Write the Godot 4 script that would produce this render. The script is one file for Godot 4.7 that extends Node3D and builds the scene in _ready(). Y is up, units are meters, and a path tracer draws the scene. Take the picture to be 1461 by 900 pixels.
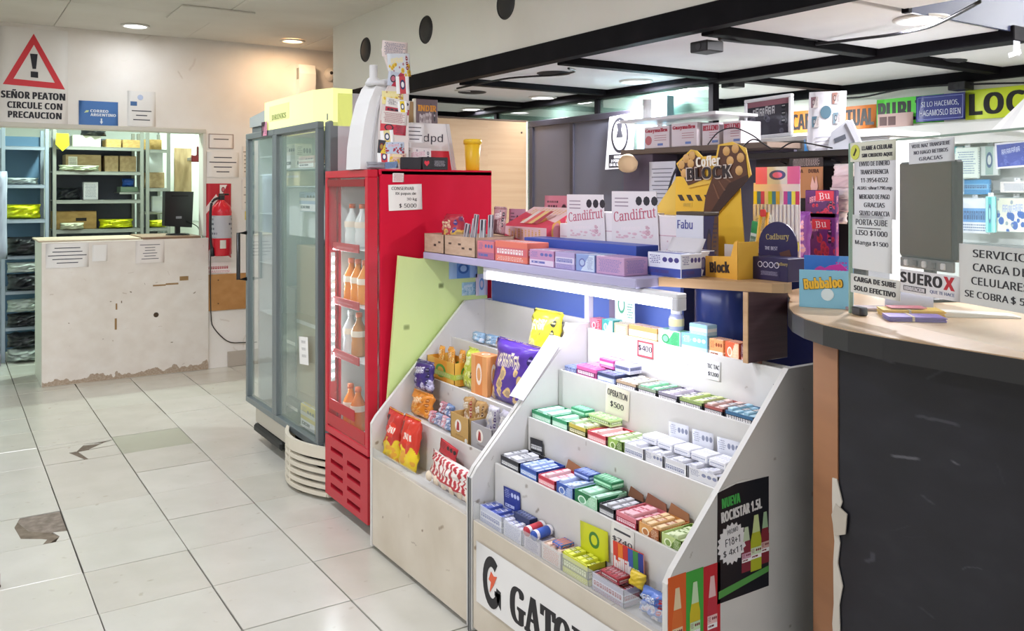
extends Node3D

const AISLE := -PI / 2   # turns a thing whose front is +z so that it faces the aisle (-x)
var mats := {}
var boxes := {}
var prints := {}
var taken := {}
var print_image := Image.create(2000, 2040, false, Image.FORMAT_RGB8)
var printed := []
var cells := 0
var rng := RandomNumberGenerator.new()

# ---------------------------------------------------------------- materials
func col(h: String) -> Color:
	return Color.html(h)

func mat(h: String, rough := 0.6, metal := 0.0) -> StandardMaterial3D:
	var k := "%s/%s/%s" % [h, rough, metal]
	if not mats.has(k):
		var m := StandardMaterial3D.new()
		m.albedo_color = col(h)
		m.roughness = rough
		m.metallic = metal
		m.metallic_specular = 0.5
		mats[k] = m
	return mats[k]

# tex is a texture of its own, or the number of a cell of the print sheet
func tmat(tex, h := "ffffff", rough := 0.6, metal := 0.0) -> StandardMaterial3D:
	var k := "%s/%s/%s/%s" % [str(tex) if tex is int else str(tex.get_instance_id()), h, rough, metal]
	if not mats.has(k):
		var m := StandardMaterial3D.new()
		m.albedo_color = col(h)
		if tex is int:
			printed.append(m)
			m.uv1_scale = Vector3(96.0 / 2000.0, 64.0 / 2040.0, 1)
			m.uv1_offset = Vector3((tex % 20 * 100 + 2) / 2000.0, (tex / 20 * 68 + 2) / 2040.0, 0)
		else:
			m.albedo_texture = tex
		m.roughness = rough
		m.metallic = metal
		mats[k] = m
	return mats[k]

func tri_mat(tex: Texture2D, h: String, rough: float, scale: Vector3, spec := 0.5) -> StandardMaterial3D:
	var m := StandardMaterial3D.new()
	m.albedo_color = col(h)
	m.albedo_texture = tex
	m.roughness = rough
	m.metallic_specular = spec
	m.uv1_triplanar = true
	m.uv1_world_triplanar = true
	m.uv1_scale = scale
	return m

func glass(h: String, alpha: float, rough := 0.03) -> StandardMaterial3D:
	var k := "glass%s%s%s" % [h, alpha, rough]
	if not mats.has(k):
		var m := StandardMaterial3D.new()
		var c := col(h)
		c.a = alpha
		m.albedo_color = c
		m.transparency = BaseMaterial3D.TRANSPARENCY_ALPHA
		m.roughness = rough
		mats[k] = m
	return mats[k]

func glow(h: String, e: float) -> StandardMaterial3D:
	var k := "glow%s%s" % [h, e]
	if not mats.has(k):
		var m := StandardMaterial3D.new()
		m.albedo_color = col(h)
		m.emission_enabled = true
		m.emission = col(h)
		m.emission_energy_multiplier = e
		mats[k] = m
	return mats[k]

func noise_tex(sd: int, freq: float, stops: Array, size := 512, kind := FastNoiseLite.TYPE_SIMPLEX_SMOOTH, oct := 5) -> ImageTexture:
	var n := FastNoiseLite.new()
	n.seed = sd
	n.frequency = freq
	n.noise_type = kind
	n.fractal_octaves = oct
	var im := n.get_seamless_image(size, size)
	im.convert(Image.FORMAT_RGB8)
	var g := Gradient.new()
	g.offsets = PackedFloat32Array(stops.map(func(s): return s[0]))
	g.colors = PackedColorArray(stops.map(func(s): return col(s[1])))
	for y in size:
		for x in size:
			im.set_pixel(x, y, g.sample(im.get_pixel(x, y).r))
	return ImageTexture.create_from_image(im)

func scuff(im: Image, sd: int, n: int, c: Color, longest := 30, a0 := 0.3) -> void:
	var r := RandomNumberGenerator.new()
	r.seed = sd
	for i in n:
		var p := Vector2(r.randf() * im.get_width(), r.randf() * im.get_height())
		var d := Vector2.from_angle(r.randf() * TAU)
		var a := a0 * r.randf_range(0.3, 1.0)
		var w := r.randi_range(1, 3)
		for k in r.randi_range(2, longest):
			p += d
			d = d.rotated(r.randf_range(-0.2, 0.2))
			for yy in w:
				for xx in w:
					var x := int(p.x + xx)
					var y := int(p.y + yy)
					if x >= 0 and y >= 0 and x < im.get_width() and y < im.get_height():
						im.set_pixel(x, y, im.get_pixel(x, y).lerp(c, a))

func wood_tex(sd: int, dark: String, light: String, size := 512, streak := 14.0) -> ImageTexture:
	var n := FastNoiseLite.new()
	n.seed = sd
	n.frequency = 0.01
	n.fractal_octaves = 4
	var im := Image.create(size, size, false, Image.FORMAT_RGB8)
	var a := col(dark)
	var b := col(light)
	for y in size:
		for x in size:
			var v := 0.5 + 0.5 * n.get_noise_2d(x * 0.25, y * streak * 0.5)
			var w := 0.5 + 0.5 * n.get_noise_2d(x * 0.1 + 900.0, y * 3.0)
			im.set_pixel(x, y, a.lerp(b, clampf(0.55 * v + 0.45 * w, 0, 1)))
	return ImageTexture.create_from_image(im)

# fake packaging print: kind picks the layout; a is the ground, b and c the colours printed on it
func print_tex(kind: int, a: String, b := "ffffff", c := "202028", sd := 1) -> int:
	var key := "%d%s%s%s%d" % [kind, a, b, c, sd]
	if prints.has(key):
		return prints[key]
	var r := RandomNumberGenerator.new()
	r.seed = sd * 77 + kind
	var W := 96
	var H := 64
	var im := Image.create(W, H, false, Image.FORMAT_RGB8)
	var A := col(a)
	var B := col(b)
	var C := col(c)
	im.fill(A)
	match kind:
		0:   # band with a row of letters
			im.fill_rect(Rect2i(0, 18, W, 26), B)
			var x := 6
			while x < W - 10:
				var w := r.randi_range(4, 8)
				im.fill_rect(Rect2i(x, 23, w, 16), C)
				im.fill_rect(Rect2i(x + 2, 27, maxi(1, w - 4), 4), B)
				x += w + 2
			fine_print(im, r, C, Rect2i(4, 48, W - 8, 12))
		1:   # diagonal split with emblem
			for y in H:
				for x in W:
					if x + y * 0.7 > W * 0.72:
						im.set_pixel(x, y, B)
			disc(im, Vector2(W * 0.33, H * 0.48), 17, C)
			disc(im, Vector2(W * 0.33, H * 0.48), 12, A.lerp(B, 0.6))
			fine_print(im, r, C, Rect2i(58, 8, 32, 48))
		2:   # stripes of wrapped sticks seen from above
			for i in 6:
				im.fill_rect(Rect2i(i * 16, 0, 15, H), A if i % 2 == 0 else A.lerp(B, 0.55))
				im.fill_rect(Rect2i(i * 16 + 4, 8, 7, 40), B)
				im.fill_rect(Rect2i(i * 16 + 6, 14, 3, 28), C)
				im.fill_rect(Rect2i(i * 16 + 15, 0, 1, H), C)
		3:   # black warning octagons and lines
			im.fill_rect(Rect2i(0, 40, W, 24), B)
			for i in 3:
				disc(im, Vector2(50 + i * 17, 16), 7, C)
			fine_print(im, r, C, Rect2i(5, 6, 34, 24))
			im.fill_rect(Rect2i(8, 46, 54, 9), C)
			im.fill_rect(Rect2i(14, 49, 8, 3), B)
			im.fill_rect(Rect2i(32, 49, 8, 3), B)
		4:   # bag: product pictures low, lettering high, warning seals at the side
			for i in 15:
				var p := Vector2(r.randf() * W, H * 0.45 + r.randf() * H * 0.55)
				var q := r.randf_range(4, 8)
				disc(im, p, q, B)
				disc(im, p + Vector2(1, 1), q * 0.6, B.lerp(C, 0.25))
			for i in 6:
				disc(im, Vector2(r.randf() * W, r.randf() * H), r.randf_range(2, 4), A.lerp(C, 0.5))
			var lx := 14.0
			while lx < 64.0:
				var lw := r.randi_range(4, 7)
				var ly := int(16.0 - lx * 0.08 + r.randf_range(-1.5, 1.5))
				im.fill_rect(Rect2i(int(lx), ly, lw, 14), B.lerp(Color.WHITE, 0.6))
				im.fill_rect(Rect2i(int(lx) + 2, ly + 3, maxi(1, lw - 3), 3), A)
				im.fill_rect(Rect2i(int(lx) + 2, ly + 9, maxi(1, lw - 4), 5), A)
				lx += lw + 1.5
			for i in 3:
				disc(im, Vector2(82, 14 + i * 13), 5, C)
				im.fill_rect(Rect2i(79, 13 + i * 13, 7, 2), A.lerp(Color.WHITE, 0.5))
		5:   # text sheet
			fine_print(im, r, C, Rect2i(8, 8, W - 16, H - 16))
		6:   # vertical side panels
			im.fill_rect(Rect2i(0, 0, 26, H), B)
			im.fill_rect(Rect2i(70, 0, 26, H), B)
			disc(im, Vector2(48, 30), 18, C)
			disc(im, Vector2(48, 30), 11, B)
	prints[key] = put_cell(im)
	return prints[key]

# lays a picture into the next cell of the print sheet, its rim doubled against bleeding
func put_cell(im: Image) -> int:
	im.resize(96, 64, Image.INTERPOLATE_NEAREST)
	var at := Vector2i(cells % 20 * 100, cells / 20 * 68)
	var wide: Image = im.duplicate()
	wide.resize(100, 68, Image.INTERPOLATE_NEAREST)
	print_image.blit_rect(wide, Rect2i(0, 0, 100, 68), at)
	print_image.blit_rect(im, Rect2i(0, 0, 96, 64), at + Vector2i(2, 2))
	cells += 1
	return cells - 1

func fine_print(im: Image, r: RandomNumberGenerator, c: Color, q: Rect2i) -> void:
	var y := q.position.y
	while y < q.end.y - 1:
		var x := q.position.x + r.randi_range(0, 6)
		var stop := q.end.x - r.randi_range(0, 10)
		while x < stop:
			var w := mini(r.randi_range(2, 6), stop - x)
			im.fill_rect(Rect2i(x, y, w, 2), c)
			x += w + 2
		y += 5

func disc(im: Image, p: Vector2, rad: float, c: Color) -> void:
	for y in range(int(p.y - rad), int(p.y + rad) + 1):
		for x in range(int(p.x - rad), int(p.x + rad) + 1):
			if x >= 0 and y >= 0 and x < im.get_width() and y < im.get_height() and Vector2(x, y).distance_to(p) <= rad:
				im.set_pixel(x, y, c)

# ---------------------------------------------------------------- nodes
func free_name(n: String) -> String:
	if not taken.has(n):
		taken[n] = 0
		return n
	taken[n] += 1
	return "%s_%03d" % [n, taken[n]]

func thing(n: String, label: String, category: String, at := Vector3.ZERO, turn := 0.0, group := "") -> Node3D:
	var o := Node3D.new()
	o.name = free_name(n)
	add_child(o)
	o.position = at
	o.rotation.y = turn
	tag(o, label, category, group)
	return o

func tag(o: Node, label: String, category: String, group := "") -> void:
	o.set_meta("label", label)
	o.set_meta("category", category)
	if group:
		o.set_meta("group", group)

func part(parent: Node, n: String, mesh: Mesh, m: Material, at := Vector3.ZERO, rot := Vector3.ZERO) -> MeshInstance3D:
	var o := MeshInstance3D.new()
	o.name = n
	o.mesh = mesh
	o.material_override = m
	o.position = at
	o.rotation = rot
	parent.add_child(o, true)
	return o

func solo(n: String, label: String, category: String, mesh: Mesh, m: Material, at: Vector3, rot := Vector3.ZERO, group := "") -> MeshInstance3D:
	var o := part(self, free_name(n), mesh, m, at, rot)
	tag(o, label, category, group)
	return o

func struct(n: String) -> Node3D:
	var o := Node3D.new()
	o.name = n
	add_child(o)
	o.set_meta("kind", "structure")
	return o

# ---------------------------------------------------------------- meshes
func quad(st: SurfaceTool, a: Vector3, b: Vector3, c: Vector3, d: Vector3, ua := Vector2(0, 1), ub := Vector2(1, 1), uc := Vector2(1, 0), ud := Vector2(0, 0)) -> void:
	# a b c d run counter-clockwise seen from the front; Godot's front faces run clockwise
	for q in [[a, ua], [c, uc], [b, ub], [a, ua], [d, ud], [c, uc]]:
		st.set_uv(q[1])
		st.add_vertex(q[0])

func begin() -> SurfaceTool:
	var st := SurfaceTool.new()
	st.begin(Mesh.PRIMITIVE_TRIANGLES)
	st.set_smooth_group(-1)
	return st

func done(st: SurfaceTool) -> ArrayMesh:
	st.generate_normals()
	return st.commit()

# chamfered box, centred in x and z, standing on y = 0; every face carries the whole texture
func box(w: float, h: float, d: float, b := 0.002) -> ArrayMesh:
	var k := "%.4f/%.4f/%.4f/%.4f" % [w, h, d, b]
	if boxes.has(k):
		return boxes[k]
	var st := begin()
	add_box(st, Vector3(0, h / 2, 0), Vector3(w, h, d), b)
	boxes[k] = done(st)
	return boxes[k]

func add_box(st: SurfaceTool, at: Vector3, s: Vector3, b := 0.002, basis := Basis()) -> void:
	b = minf(b, minf(s.x, minf(s.y, s.z)) * 0.3)
	var H := s / 2
	var I := H - Vector3(b, b, b)
	var faces := [[Vector3(0, 0, 1), Vector3(1, 0, 0), Vector3(0, 1, 0)], [Vector3(0, 0, -1), Vector3(-1, 0, 0), Vector3(0, 1, 0)], [Vector3(1, 0, 0), Vector3(0, 0, -1), Vector3(0, 1, 0)], [Vector3(-1, 0, 0), Vector3(0, 0, 1), Vector3(0, 1, 0)], [Vector3(0, 1, 0), Vector3(1, 0, 0), Vector3(0, 0, -1)], [Vector3(0, -1, 0), Vector3(1, 0, 0), Vector3(0, 0, 1)]]
	for f in faces:
		var n: Vector3 = f[0] * H
		var u: Vector3 = f[1] * I
		var v: Vector3 = f[2] * I
		quad(st, at + basis * (n - u - v), at + basis * (n + u - v), at + basis * (n + u + v), at + basis * (n - u + v))
	if b <= 0.0:
		return
	for i in 3:
		var j := (i + 1) % 3
		var k := (i + 2) % 3
		for sj in [-1, 1]:
			for sk in [-1, 1]:
				var a := Vector3.ZERO
				var c := Vector3.ZERO
				a[j] = sj * H[j]
				a[k] = sk * I[k]
				c[j] = sj * I[j]
				c[k] = sk * H[k]
				var e := Vector3.ZERO
				e[i] = I[i]
				var mid := Vector2(0.02, 0.02)
				if sj * sk > 0:
					edge(st, at, basis, a, c, e)
				else:
					edge(st, at, basis, c, a, e)
	for sx in [-1, 1]:
		for sy in [-1, 1]:
			for sz in [-1, 1]:
				var p := [Vector3(sx * H.x, sy * I.y, sz * I.z), Vector3(sx * I.x, sy * H.y, sz * I.z), Vector3(sx * I.x, sy * I.y, sz * H.z)]
				if sx * sy * sz > 0:
					p = [p[0], p[2], p[1]]
				for q in p:
					st.set_uv(Vector2(0.02, 0.02))
					st.add_vertex(at + basis * q)

func edge(st: SurfaceTool, at: Vector3, basis: Basis, a: Vector3, c: Vector3, e: Vector3) -> void:
	var m := Vector2(0.02, 0.02)
	quad(st, at + basis * (a - e), at + basis * (c - e), at + basis * (c + e), at + basis * (a + e), m, m, m, m)

# box given by its two corners
func add_span(st: SurfaceTool, a: Vector3, b: Vector3, bev := 0.002) -> void:
	add_box(st, (a + b) / 2, (b - a).abs(), bev)

func span(a: Vector3, b: Vector3, bev := 0.002) -> ArrayMesh:
	var st := begin()
	add_span(st, a, b, bev)
	return done(st)

# polygon in xy (counter-clockwise) pushed along z from z0 to z1
func prism(pts: PackedVector2Array, z0: float, z1: float) -> ArrayMesh:
	var st := begin()
	add_prism(st, pts, z0, z1)
	return done(st)

func add_prism(st: SurfaceTool, pts: PackedVector2Array, z0: float, z1: float, t := Transform3D()) -> void:
	if Geometry2D.is_polygon_clockwise(pts):
		pts = pts.duplicate()
		pts.reverse()
	var lo := pts[0]
	var hi := pts[0]
	for p in pts:
		lo = lo.min(p)
		hi = hi.max(p)
	var size := (hi - lo).max(Vector2(1e-6, 1e-6))
	var idx := Geometry2D.triangulate_polygon(pts)
	for i in range(0, idx.size(), 3):
		var a := pts[idx[i]]
		var b := pts[idx[i + 1]]
		var c := pts[idx[i + 2]]
		if (b - a).cross(c - a) < 0:
			var s := b
			b = c
			c = s
		for q in [a, c, b]:
			st.set_uv(Vector2((q.x - lo.x) / size.x, 1.0 - (q.y - lo.y) / size.y))
			st.add_vertex(t * Vector3(q.x, q.y, z1))
		for q in [a, b, c]:
			st.set_uv(Vector2(1.0 - (q.x - lo.x) / size.x, 1.0 - (q.y - lo.y) / size.y))
			st.add_vertex(t * Vector3(q.x, q.y, z0))
	for i in pts.size():
		var a := pts[i]
		var b := pts[(i + 1) % pts.size()]
		quad(st, t * Vector3(a.x, a.y, z0), t * Vector3(b.x, b.y, z0), t * Vector3(b.x, b.y, z1), t * Vector3(a.x, a.y, z1))

# polygon in xz pushed up from y0 to y1
func slab(pts: PackedVector2Array, y0: float, y1: float) -> ArrayMesh:
	var st := begin()
	var flipped := PackedVector2Array()
	for p in pts:
		flipped.append(Vector2(p.x, -p.y))
	add_prism(st, flipped, y0, y1, Transform3D(Basis(Vector3(1, 0, 0), Vector3(0, 0, -1), Vector3(0, 1, 0)), Vector3.ZERO))
	return done(st)

# profile of (radius, y) turned about y
func lathe(prof: Array, n := 16) -> ArrayMesh:
	var st := begin()
	var tall := 0.0
	for q in prof:
		tall = maxf(tall, absf(q.y - prof[0].y))
	st.set_smooth_group(1 if tall > 0.0025 else -1)   # thin discs stay flat
	add_lathe(st, prof, n)
	return done(st)

func add_lathe(st: SurfaceTool, prof: Array, n := 16, t := Transform3D()) -> void:
	for i in n:
		var a := TAU * i / n
		var b := TAU * (i + 1) / n
		for k in prof.size() - 1:
			var p: Vector2 = prof[k]
			var q: Vector2 = prof[k + 1]
			var v0 := 1.0 - float(k) / (prof.size() - 1)
			var v1 := 1.0 - float(k + 1) / (prof.size() - 1)
			quad(st, t * Vector3(sin(a) * p.x, p.y, cos(a) * p.x), t * Vector3(sin(b) * p.x, p.y, cos(b) * p.x), t * Vector3(sin(b) * q.x, q.y, cos(b) * q.x), t * Vector3(sin(a) * q.x, q.y, cos(a) * q.x), Vector2(float(i) / n, v0), Vector2(float(i + 1) / n, v0), Vector2(float(i + 1) / n, v1), Vector2(float(i) / n, v1))

# round bar along a path
func tube(path: Array, rad: float, n := 8) -> ArrayMesh:
	var st := begin()
	st.set_smooth_group(1)
	add_tube(st, path, rad, n)
	return done(st)

func add_tube(st: SurfaceTool, path: Array, rad: float, n := 8) -> void:
	var rings := []
	for i in path.size():
		var d: Vector3 = (path[mini(i + 1, path.size() - 1)] - path[maxi(i - 1, 0)]).normalized()
		var u := d.cross(Vector3.UP if absf(d.y) < 0.9 else Vector3.RIGHT).normalized()
		var v := u.cross(d)
		var ring := []
		for k in n:
			var a := TAU * k / n
			ring.append(path[i] + (u * cos(a) + v * sin(a)) * rad)
		rings.append(ring)
	for i in path.size() - 1:
		for k in n:
			var l := (k + 1) % n
			quad(st, rings[i][k], rings[i][l], rings[i + 1][l], rings[i + 1][k])
	for e in [0, path.size() - 1]:
		for k in range(1, n - 1):
			var t := [rings[e][0], rings[e][k], rings[e][k + 1]]
			if e != 0:
				t = [t[0], t[2], t[1]]
			for q in t:
				st.add_vertex(q)

func wave(pts: Array, steps := 8) -> Array:
	var c := Curve3D.new()
	for i in pts.size():
		var d: Vector3 = (pts[mini(i + 1, pts.size() - 1)] - pts[maxi(i - 1, 0)]) / 6.0
		c.add_point(pts[i], -d, d)
	var out := []
	var L := c.get_baked_length()
	var n := steps * (pts.size() - 1)
	for i in n + 1:
		out.append(c.sample_baked(L * i / n, true))
	return out

# filled plastic bag, standing on y = 0, its front towards +z, both ends crimped
func bag(w: float, h: float, t: float, sd: int) -> ArrayMesh:
	var k := "bag%.3f/%.3f/%.3f/%d" % [w, h, t, sd]
	if boxes.has(k):
		return boxes[k]
	var st := begin()
	st.set_smooth_group(1)
	var r := FastNoiseLite.new()
	r.seed = sd
	r.frequency = 0.9
	var nx := 10
	var ny := 12
	for side in [1, -1]:
		var P := func(i: int, j: int) -> Vector3:
			var u := float(i) / nx * 2 - 1
			var v := float(j) / ny * 2 - 1
			var rim := (1.0 - pow(absf(u), 2.4)) * (1.0 - pow(absf(v), 5.0))
			var puff := pow(maxf(rim, 0), 0.6) * t / 2
			var crease := r.get_noise_3d(u * 3.0, v * 3.0, side * 5.0) * t * 0.34 * minf(1.0, rim * 3.0)
			var pinch := 1.0 - 0.07 * (1.0 - absf(v)) + 0.015 * sin(v * 9.0 + sd)
			return Vector3(u * w / 2 * pinch, (v * 0.5 + 0.5) * h, side * (puff + crease) + 0.15 * t * r.get_noise_2d(u * 2.0, v * 2.0 + 40.0))
		for i in nx:
			for j in ny:
				var a: Vector3 = P.call(i, j)
				var b: Vector3 = P.call(i + 1, j)
				var c: Vector3 = P.call(i + 1, j + 1)
				var d: Vector3 = P.call(i, j + 1)
				var ua := Vector2(float(i) / nx, 1.0 - float(j) / ny)
				var uc := Vector2(float(i + 1) / nx, 1.0 - float(j + 1) / ny)
				if side > 0:
					quad(st, a, b, c, d, ua, Vector2(uc.x, ua.y), uc, Vector2(ua.x, uc.y))
				else:
					quad(st, b, a, d, c, Vector2(uc.x, ua.y), ua, Vector2(ua.x, uc.y), uc)
	boxes[k] = done(st)
	return boxes[k]

# open tray: floor and four thin walls; the back one may stand higher
func tray(w: float, h: float, d: float, back := 0.0, t := 0.0025) -> ArrayMesh:
	var k := "tray%.3f/%.3f/%.3f/%.3f" % [w, h, d, back]
	if boxes.has(k):
		return boxes[k]
	var st := begin()
	add_span(st, Vector3(-w / 2, 0, -d / 2), Vector3(w / 2, t, d / 2), 0.0)
	add_span(st, Vector3(-w / 2, 0, d / 2 - t), Vector3(w / 2, h, d / 2), 0.0)
	add_span(st, Vector3(-w / 2, 0, -d / 2), Vector3(w / 2, maxf(h, back), -d / 2 + t), 0.0)
	add_span(st, Vector3(-w / 2, 0, -d / 2), Vector3(-w / 2 + t, h, d / 2), 0.0)
	add_span(st, Vector3(w / 2 - t, 0, -d / 2), Vector3(w / 2, h, d / 2), 0.0)
	boxes[k] = done(st)
	return boxes[k]

# lettering fitted into a w x h rectangle centred on `at`, facing +z of its parent
func text(parent: Node, s: String, w: float, h: float, m: Material, at: Vector3, rot := Vector3.ZERO, serif := false, bold := false) -> MeshInstance3D:
	var t := TextMesh.new()
	var f := SystemFont.new()
	f.font_names = PackedStringArray(["Droid Serif" if serif else "Droid Sans"])
	f.font_weight = 700 if bold else 400
	t.font = f
	t.text = s
	t.font_size = 24
	t.pixel_size = 0.01
	t.depth = 0.02
	t.curve_step = 3.0
	var bb := t.get_aabb()
	var o := part(parent, "lettering", t, m, at, rot)
	var sx := w / maxf(bb.size.x, 0.001)
	var sy := h / maxf(bb.size.y, 0.001)
	o.scale = Vector3(sx, sy, minf(0.0012 / 0.02, 0.06))
	var c := bb.get_center()
	o.position = at - Basis.from_euler(rot) * Vector3(c.x * sx, c.y * sy, 0)
	if bold:   # thicker strokes: the same letters struck twice, a little apart
		var d := h * (0.05 if serif else 0.035)
		for k in [-1, 1]:
			var e := part(parent, "lettering", t, m, o.position + Basis.from_euler(rot) * Vector3(k * d, 0, 0.00003 * k), rot)
			e.scale = o.scale
	return o

# thin sheet of paper or card standing on y = 0, front +z, with a little bow
func sheet(w: float, h: float, bow := 0.0, t := 0.0012) -> ArrayMesh:
	var k := "sheet%.3f/%.3f/%.3f/%.4f" % [w, h, bow, t]
	if boxes.has(k):
		return boxes[k]
	var st := begin()
	st.set_smooth_group(1)
	var n := 5
	for i in n:
		var a := float(i) / n
		var b := float(i + 1) / n
		var za := bow * sin(a * PI)
		var zb := bow * sin(b * PI)
		var xa := (a - 0.5) * w
		var xb := (b - 0.5) * w
		quad(st, Vector3(xa, 0, za + t / 2), Vector3(xb, 0, zb + t / 2), Vector3(xb, h, zb + t / 2), Vector3(xa, h, za + t / 2), Vector2(a, 1), Vector2(b, 1), Vector2(b, 0), Vector2(a, 0))
		quad(st, Vector3(xb, 0, zb - t / 2), Vector3(xa, 0, za - t / 2), Vector3(xa, h, za - t / 2), Vector3(xb, h, zb - t / 2), Vector2(0.01, 0.01), Vector2(0.02, 0.01), Vector2(0.02, 0.02), Vector2(0.01, 0.02))
	for e in [[0.0, -1], [1.0, 1]]:
		var x: float = (e[0] - 0.5) * w
		if e[1] > 0:
			quad(st, Vector3(x, 0, t / 2), Vector3(x, 0, -t / 2), Vector3(x, h, -t / 2), Vector3(x, h, t / 2))
		else:
			quad(st, Vector3(x, 0, -t / 2), Vector3(x, 0, t / 2), Vector3(x, h, t / 2), Vector3(x, h, -t / 2))
	boxes[k] = done(st)
	return boxes[k]

# ---------------------------------------------------------------- scene
func _ready() -> void:
	rng.seed = 11
	# camera: 1.52 m up, level, turned 33 degrees from the aisle, lens shifted down
	var cam := Camera3D.new()
	cam.name = "camera"
	add_child(cam)
	cam.position = Vector3(0, 1.52, 0)
	cam.rotation.y = -0.580
	cam.projection = Camera3D.PROJECTION_FRUSTUM
	cam.near = 0.05
	cam.far = 60.0
	cam.size = 2.0 * 0.05 * 450.0 / 1240.0
	cam.frustum_offset = Vector2(0, -0.05 * 179.0 / 1240.0)
	cam.current = true
	# overcast daylight that comes in through the shop front behind the camera
	var we := WorldEnvironment.new()
	we.name = "environment"
	var env := Environment.new()
	env.background_mode = Environment.BG_SKY
	env.sky = Sky.new()
	var sm := ProceduralSkyMaterial.new()
	sm.sky_top_color = col("dfe6ee")
	sm.sky_horizon_color = col("eef0f0")
	sm.ground_horizon_color = col("c8c6c0")
	sm.ground_bottom_color = col("a8a49c")
	sm.sky_energy_multiplier = 1.4
	sm.ground_energy_multiplier = 1.0
	env.sky.sky_material = sm
	env.tonemap_mode = Environment.TONE_MAPPER_LINEAR
	env.tonemap_exposure = 1.54
	env.sdfgi_enabled = true
	env.ssao_enabled = true
	env.ssil_enabled = true
	we.environment = env
	add_child(we)
	shell()
	lamps()
	back_room()
	wall_notices()
	grey_fridge()
	red_fridge()
	fridge_top()
	display_stand(-3.42, -2.59, false)
	display_stand(-2.585, -1.61, true)
	left_goods()
	right_goods()
	island()
	island_goods()
	far_side()
	service_counter()
	var sheet_tex := ImageTexture.create_from_image(print_image)
	for m in printed:
		m.albedo_texture = sheet_tex

func lamp_light(at: Vector3, h: String, e: float, size: float) -> void:
	var l := AreaLight3D.new()
	l.name = "lamp_light"
	l.area_size = Vector2(size, size)
	l.area_normalize_energy = true
	l.light_color = col(h)
	l.light_energy = e
	l.area_range = 20.0
	l.shadow_enabled = true
	l.rotation.x = -PI / 2
	l.position = at
	add_child(l, true)

func downlight(at: Vector3, label: String, h: String, e: float, shine: float, group := "recessed ceiling lamps") -> void:
	var t := thing("ceiling_lamp", label, "lamp", at, 0.0, group)
	part(t, "rim", lathe([Vector2(0.082, -0.001), Vector2(0.105, -0.001), Vector2(0.105, -0.008), Vector2(0.085, -0.014), Vector2(0.082, -0.001)], 24), mat("d8d6d0", 0.4))
	part(t, "diffuser", lathe([Vector2(0.0, -0.0035), Vector2(0.06, -0.004), Vector2(0.083, -0.001)], 24), glow(h, shine))
	lamp_light(at + Vector3(0, -0.02, 0), h, e, 0.15)

func lamps() -> void:
	downlight(Vector3(1.243, 2.79, -7.2), "bright white ceiling lamp above the blue notice", "f2f8ff", 0.22, 6.0)
	downlight(Vector3(2.488, 2.79, -7.2), "warm yellow ceiling lamp above the tall glass fridge", "ffd2a4", 0.45, 6.0)
	for p in [Vector3(0.5, 2.79, -5.0), Vector3(0.5, 2.79, -2.55), Vector3(-1.3, 2.79, -5.0), Vector3(-1.3, 2.79, -2.55)]:
		downlight(p, "ceiling lamp over the tiled aisle, above the picture", "f2f6ff", 2.0, 6.0, "ceiling lamps over the aisle")
	var n := 0
	for p in [Vector3(3.70, 2.2, -6.25), Vector3(3.66, 2.2, -5.18), Vector3(3.61, 2.2, -4.1), Vector3(4.2, 2.2, -6.29), Vector3(4.2, 2.2, -4.1), Vector3(3.24, 2.2, -1.99), Vector3(3.6, 2.8, -0.7), Vector3(4.5, 2.8, -1.3)]:  # last two: unseen lamps added to brighten the counter and far wall
		surface_lamp(p, ["round lamp in the low ceiling nearest the tan board", "round lamp in the low ceiling above the dark board", "round lamp in the low ceiling above the glass shelf", "round lamp beyond the black beam, far left", "round lamp beyond the black beam, above the white cartons", "glaring round lamp by the hanging dark panel", "added unseen lamp brightening the service counter, nearest the camera", "added unseen lamp brightening the signs and packs of the far wall"][n])
		n += 1

# flat opal lamp in the low ceiling
func surface_lamp(at: Vector3, label: String) -> void:
	var t := thing("ceiling_lamp", label, "lamp", at, 0.0, "lamps in the low ceiling")
	part(t, "rim", lathe([Vector2(0.082, -0.001), Vector2(0.105, -0.001), Vector2(0.105, -0.008), Vector2(0.085, -0.014), Vector2(0.082, -0.001)], 24), mat("d8d6d0", 0.4))
	part(t, "diffuser", lathe([Vector2(0.0, -0.012), Vector2(0.04, -0.01), Vector2(0.07, -0.006), Vector2(0.083, -0.001)], 24), glow("f8f8ff", 5.0))
	lamp_light(at + Vector3(0, -0.025, 0), "f8f8ff", 0.22 if at.z < -5.0 else (3.3 if at.z < -1.5 else 3.2), 0.15)

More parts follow.
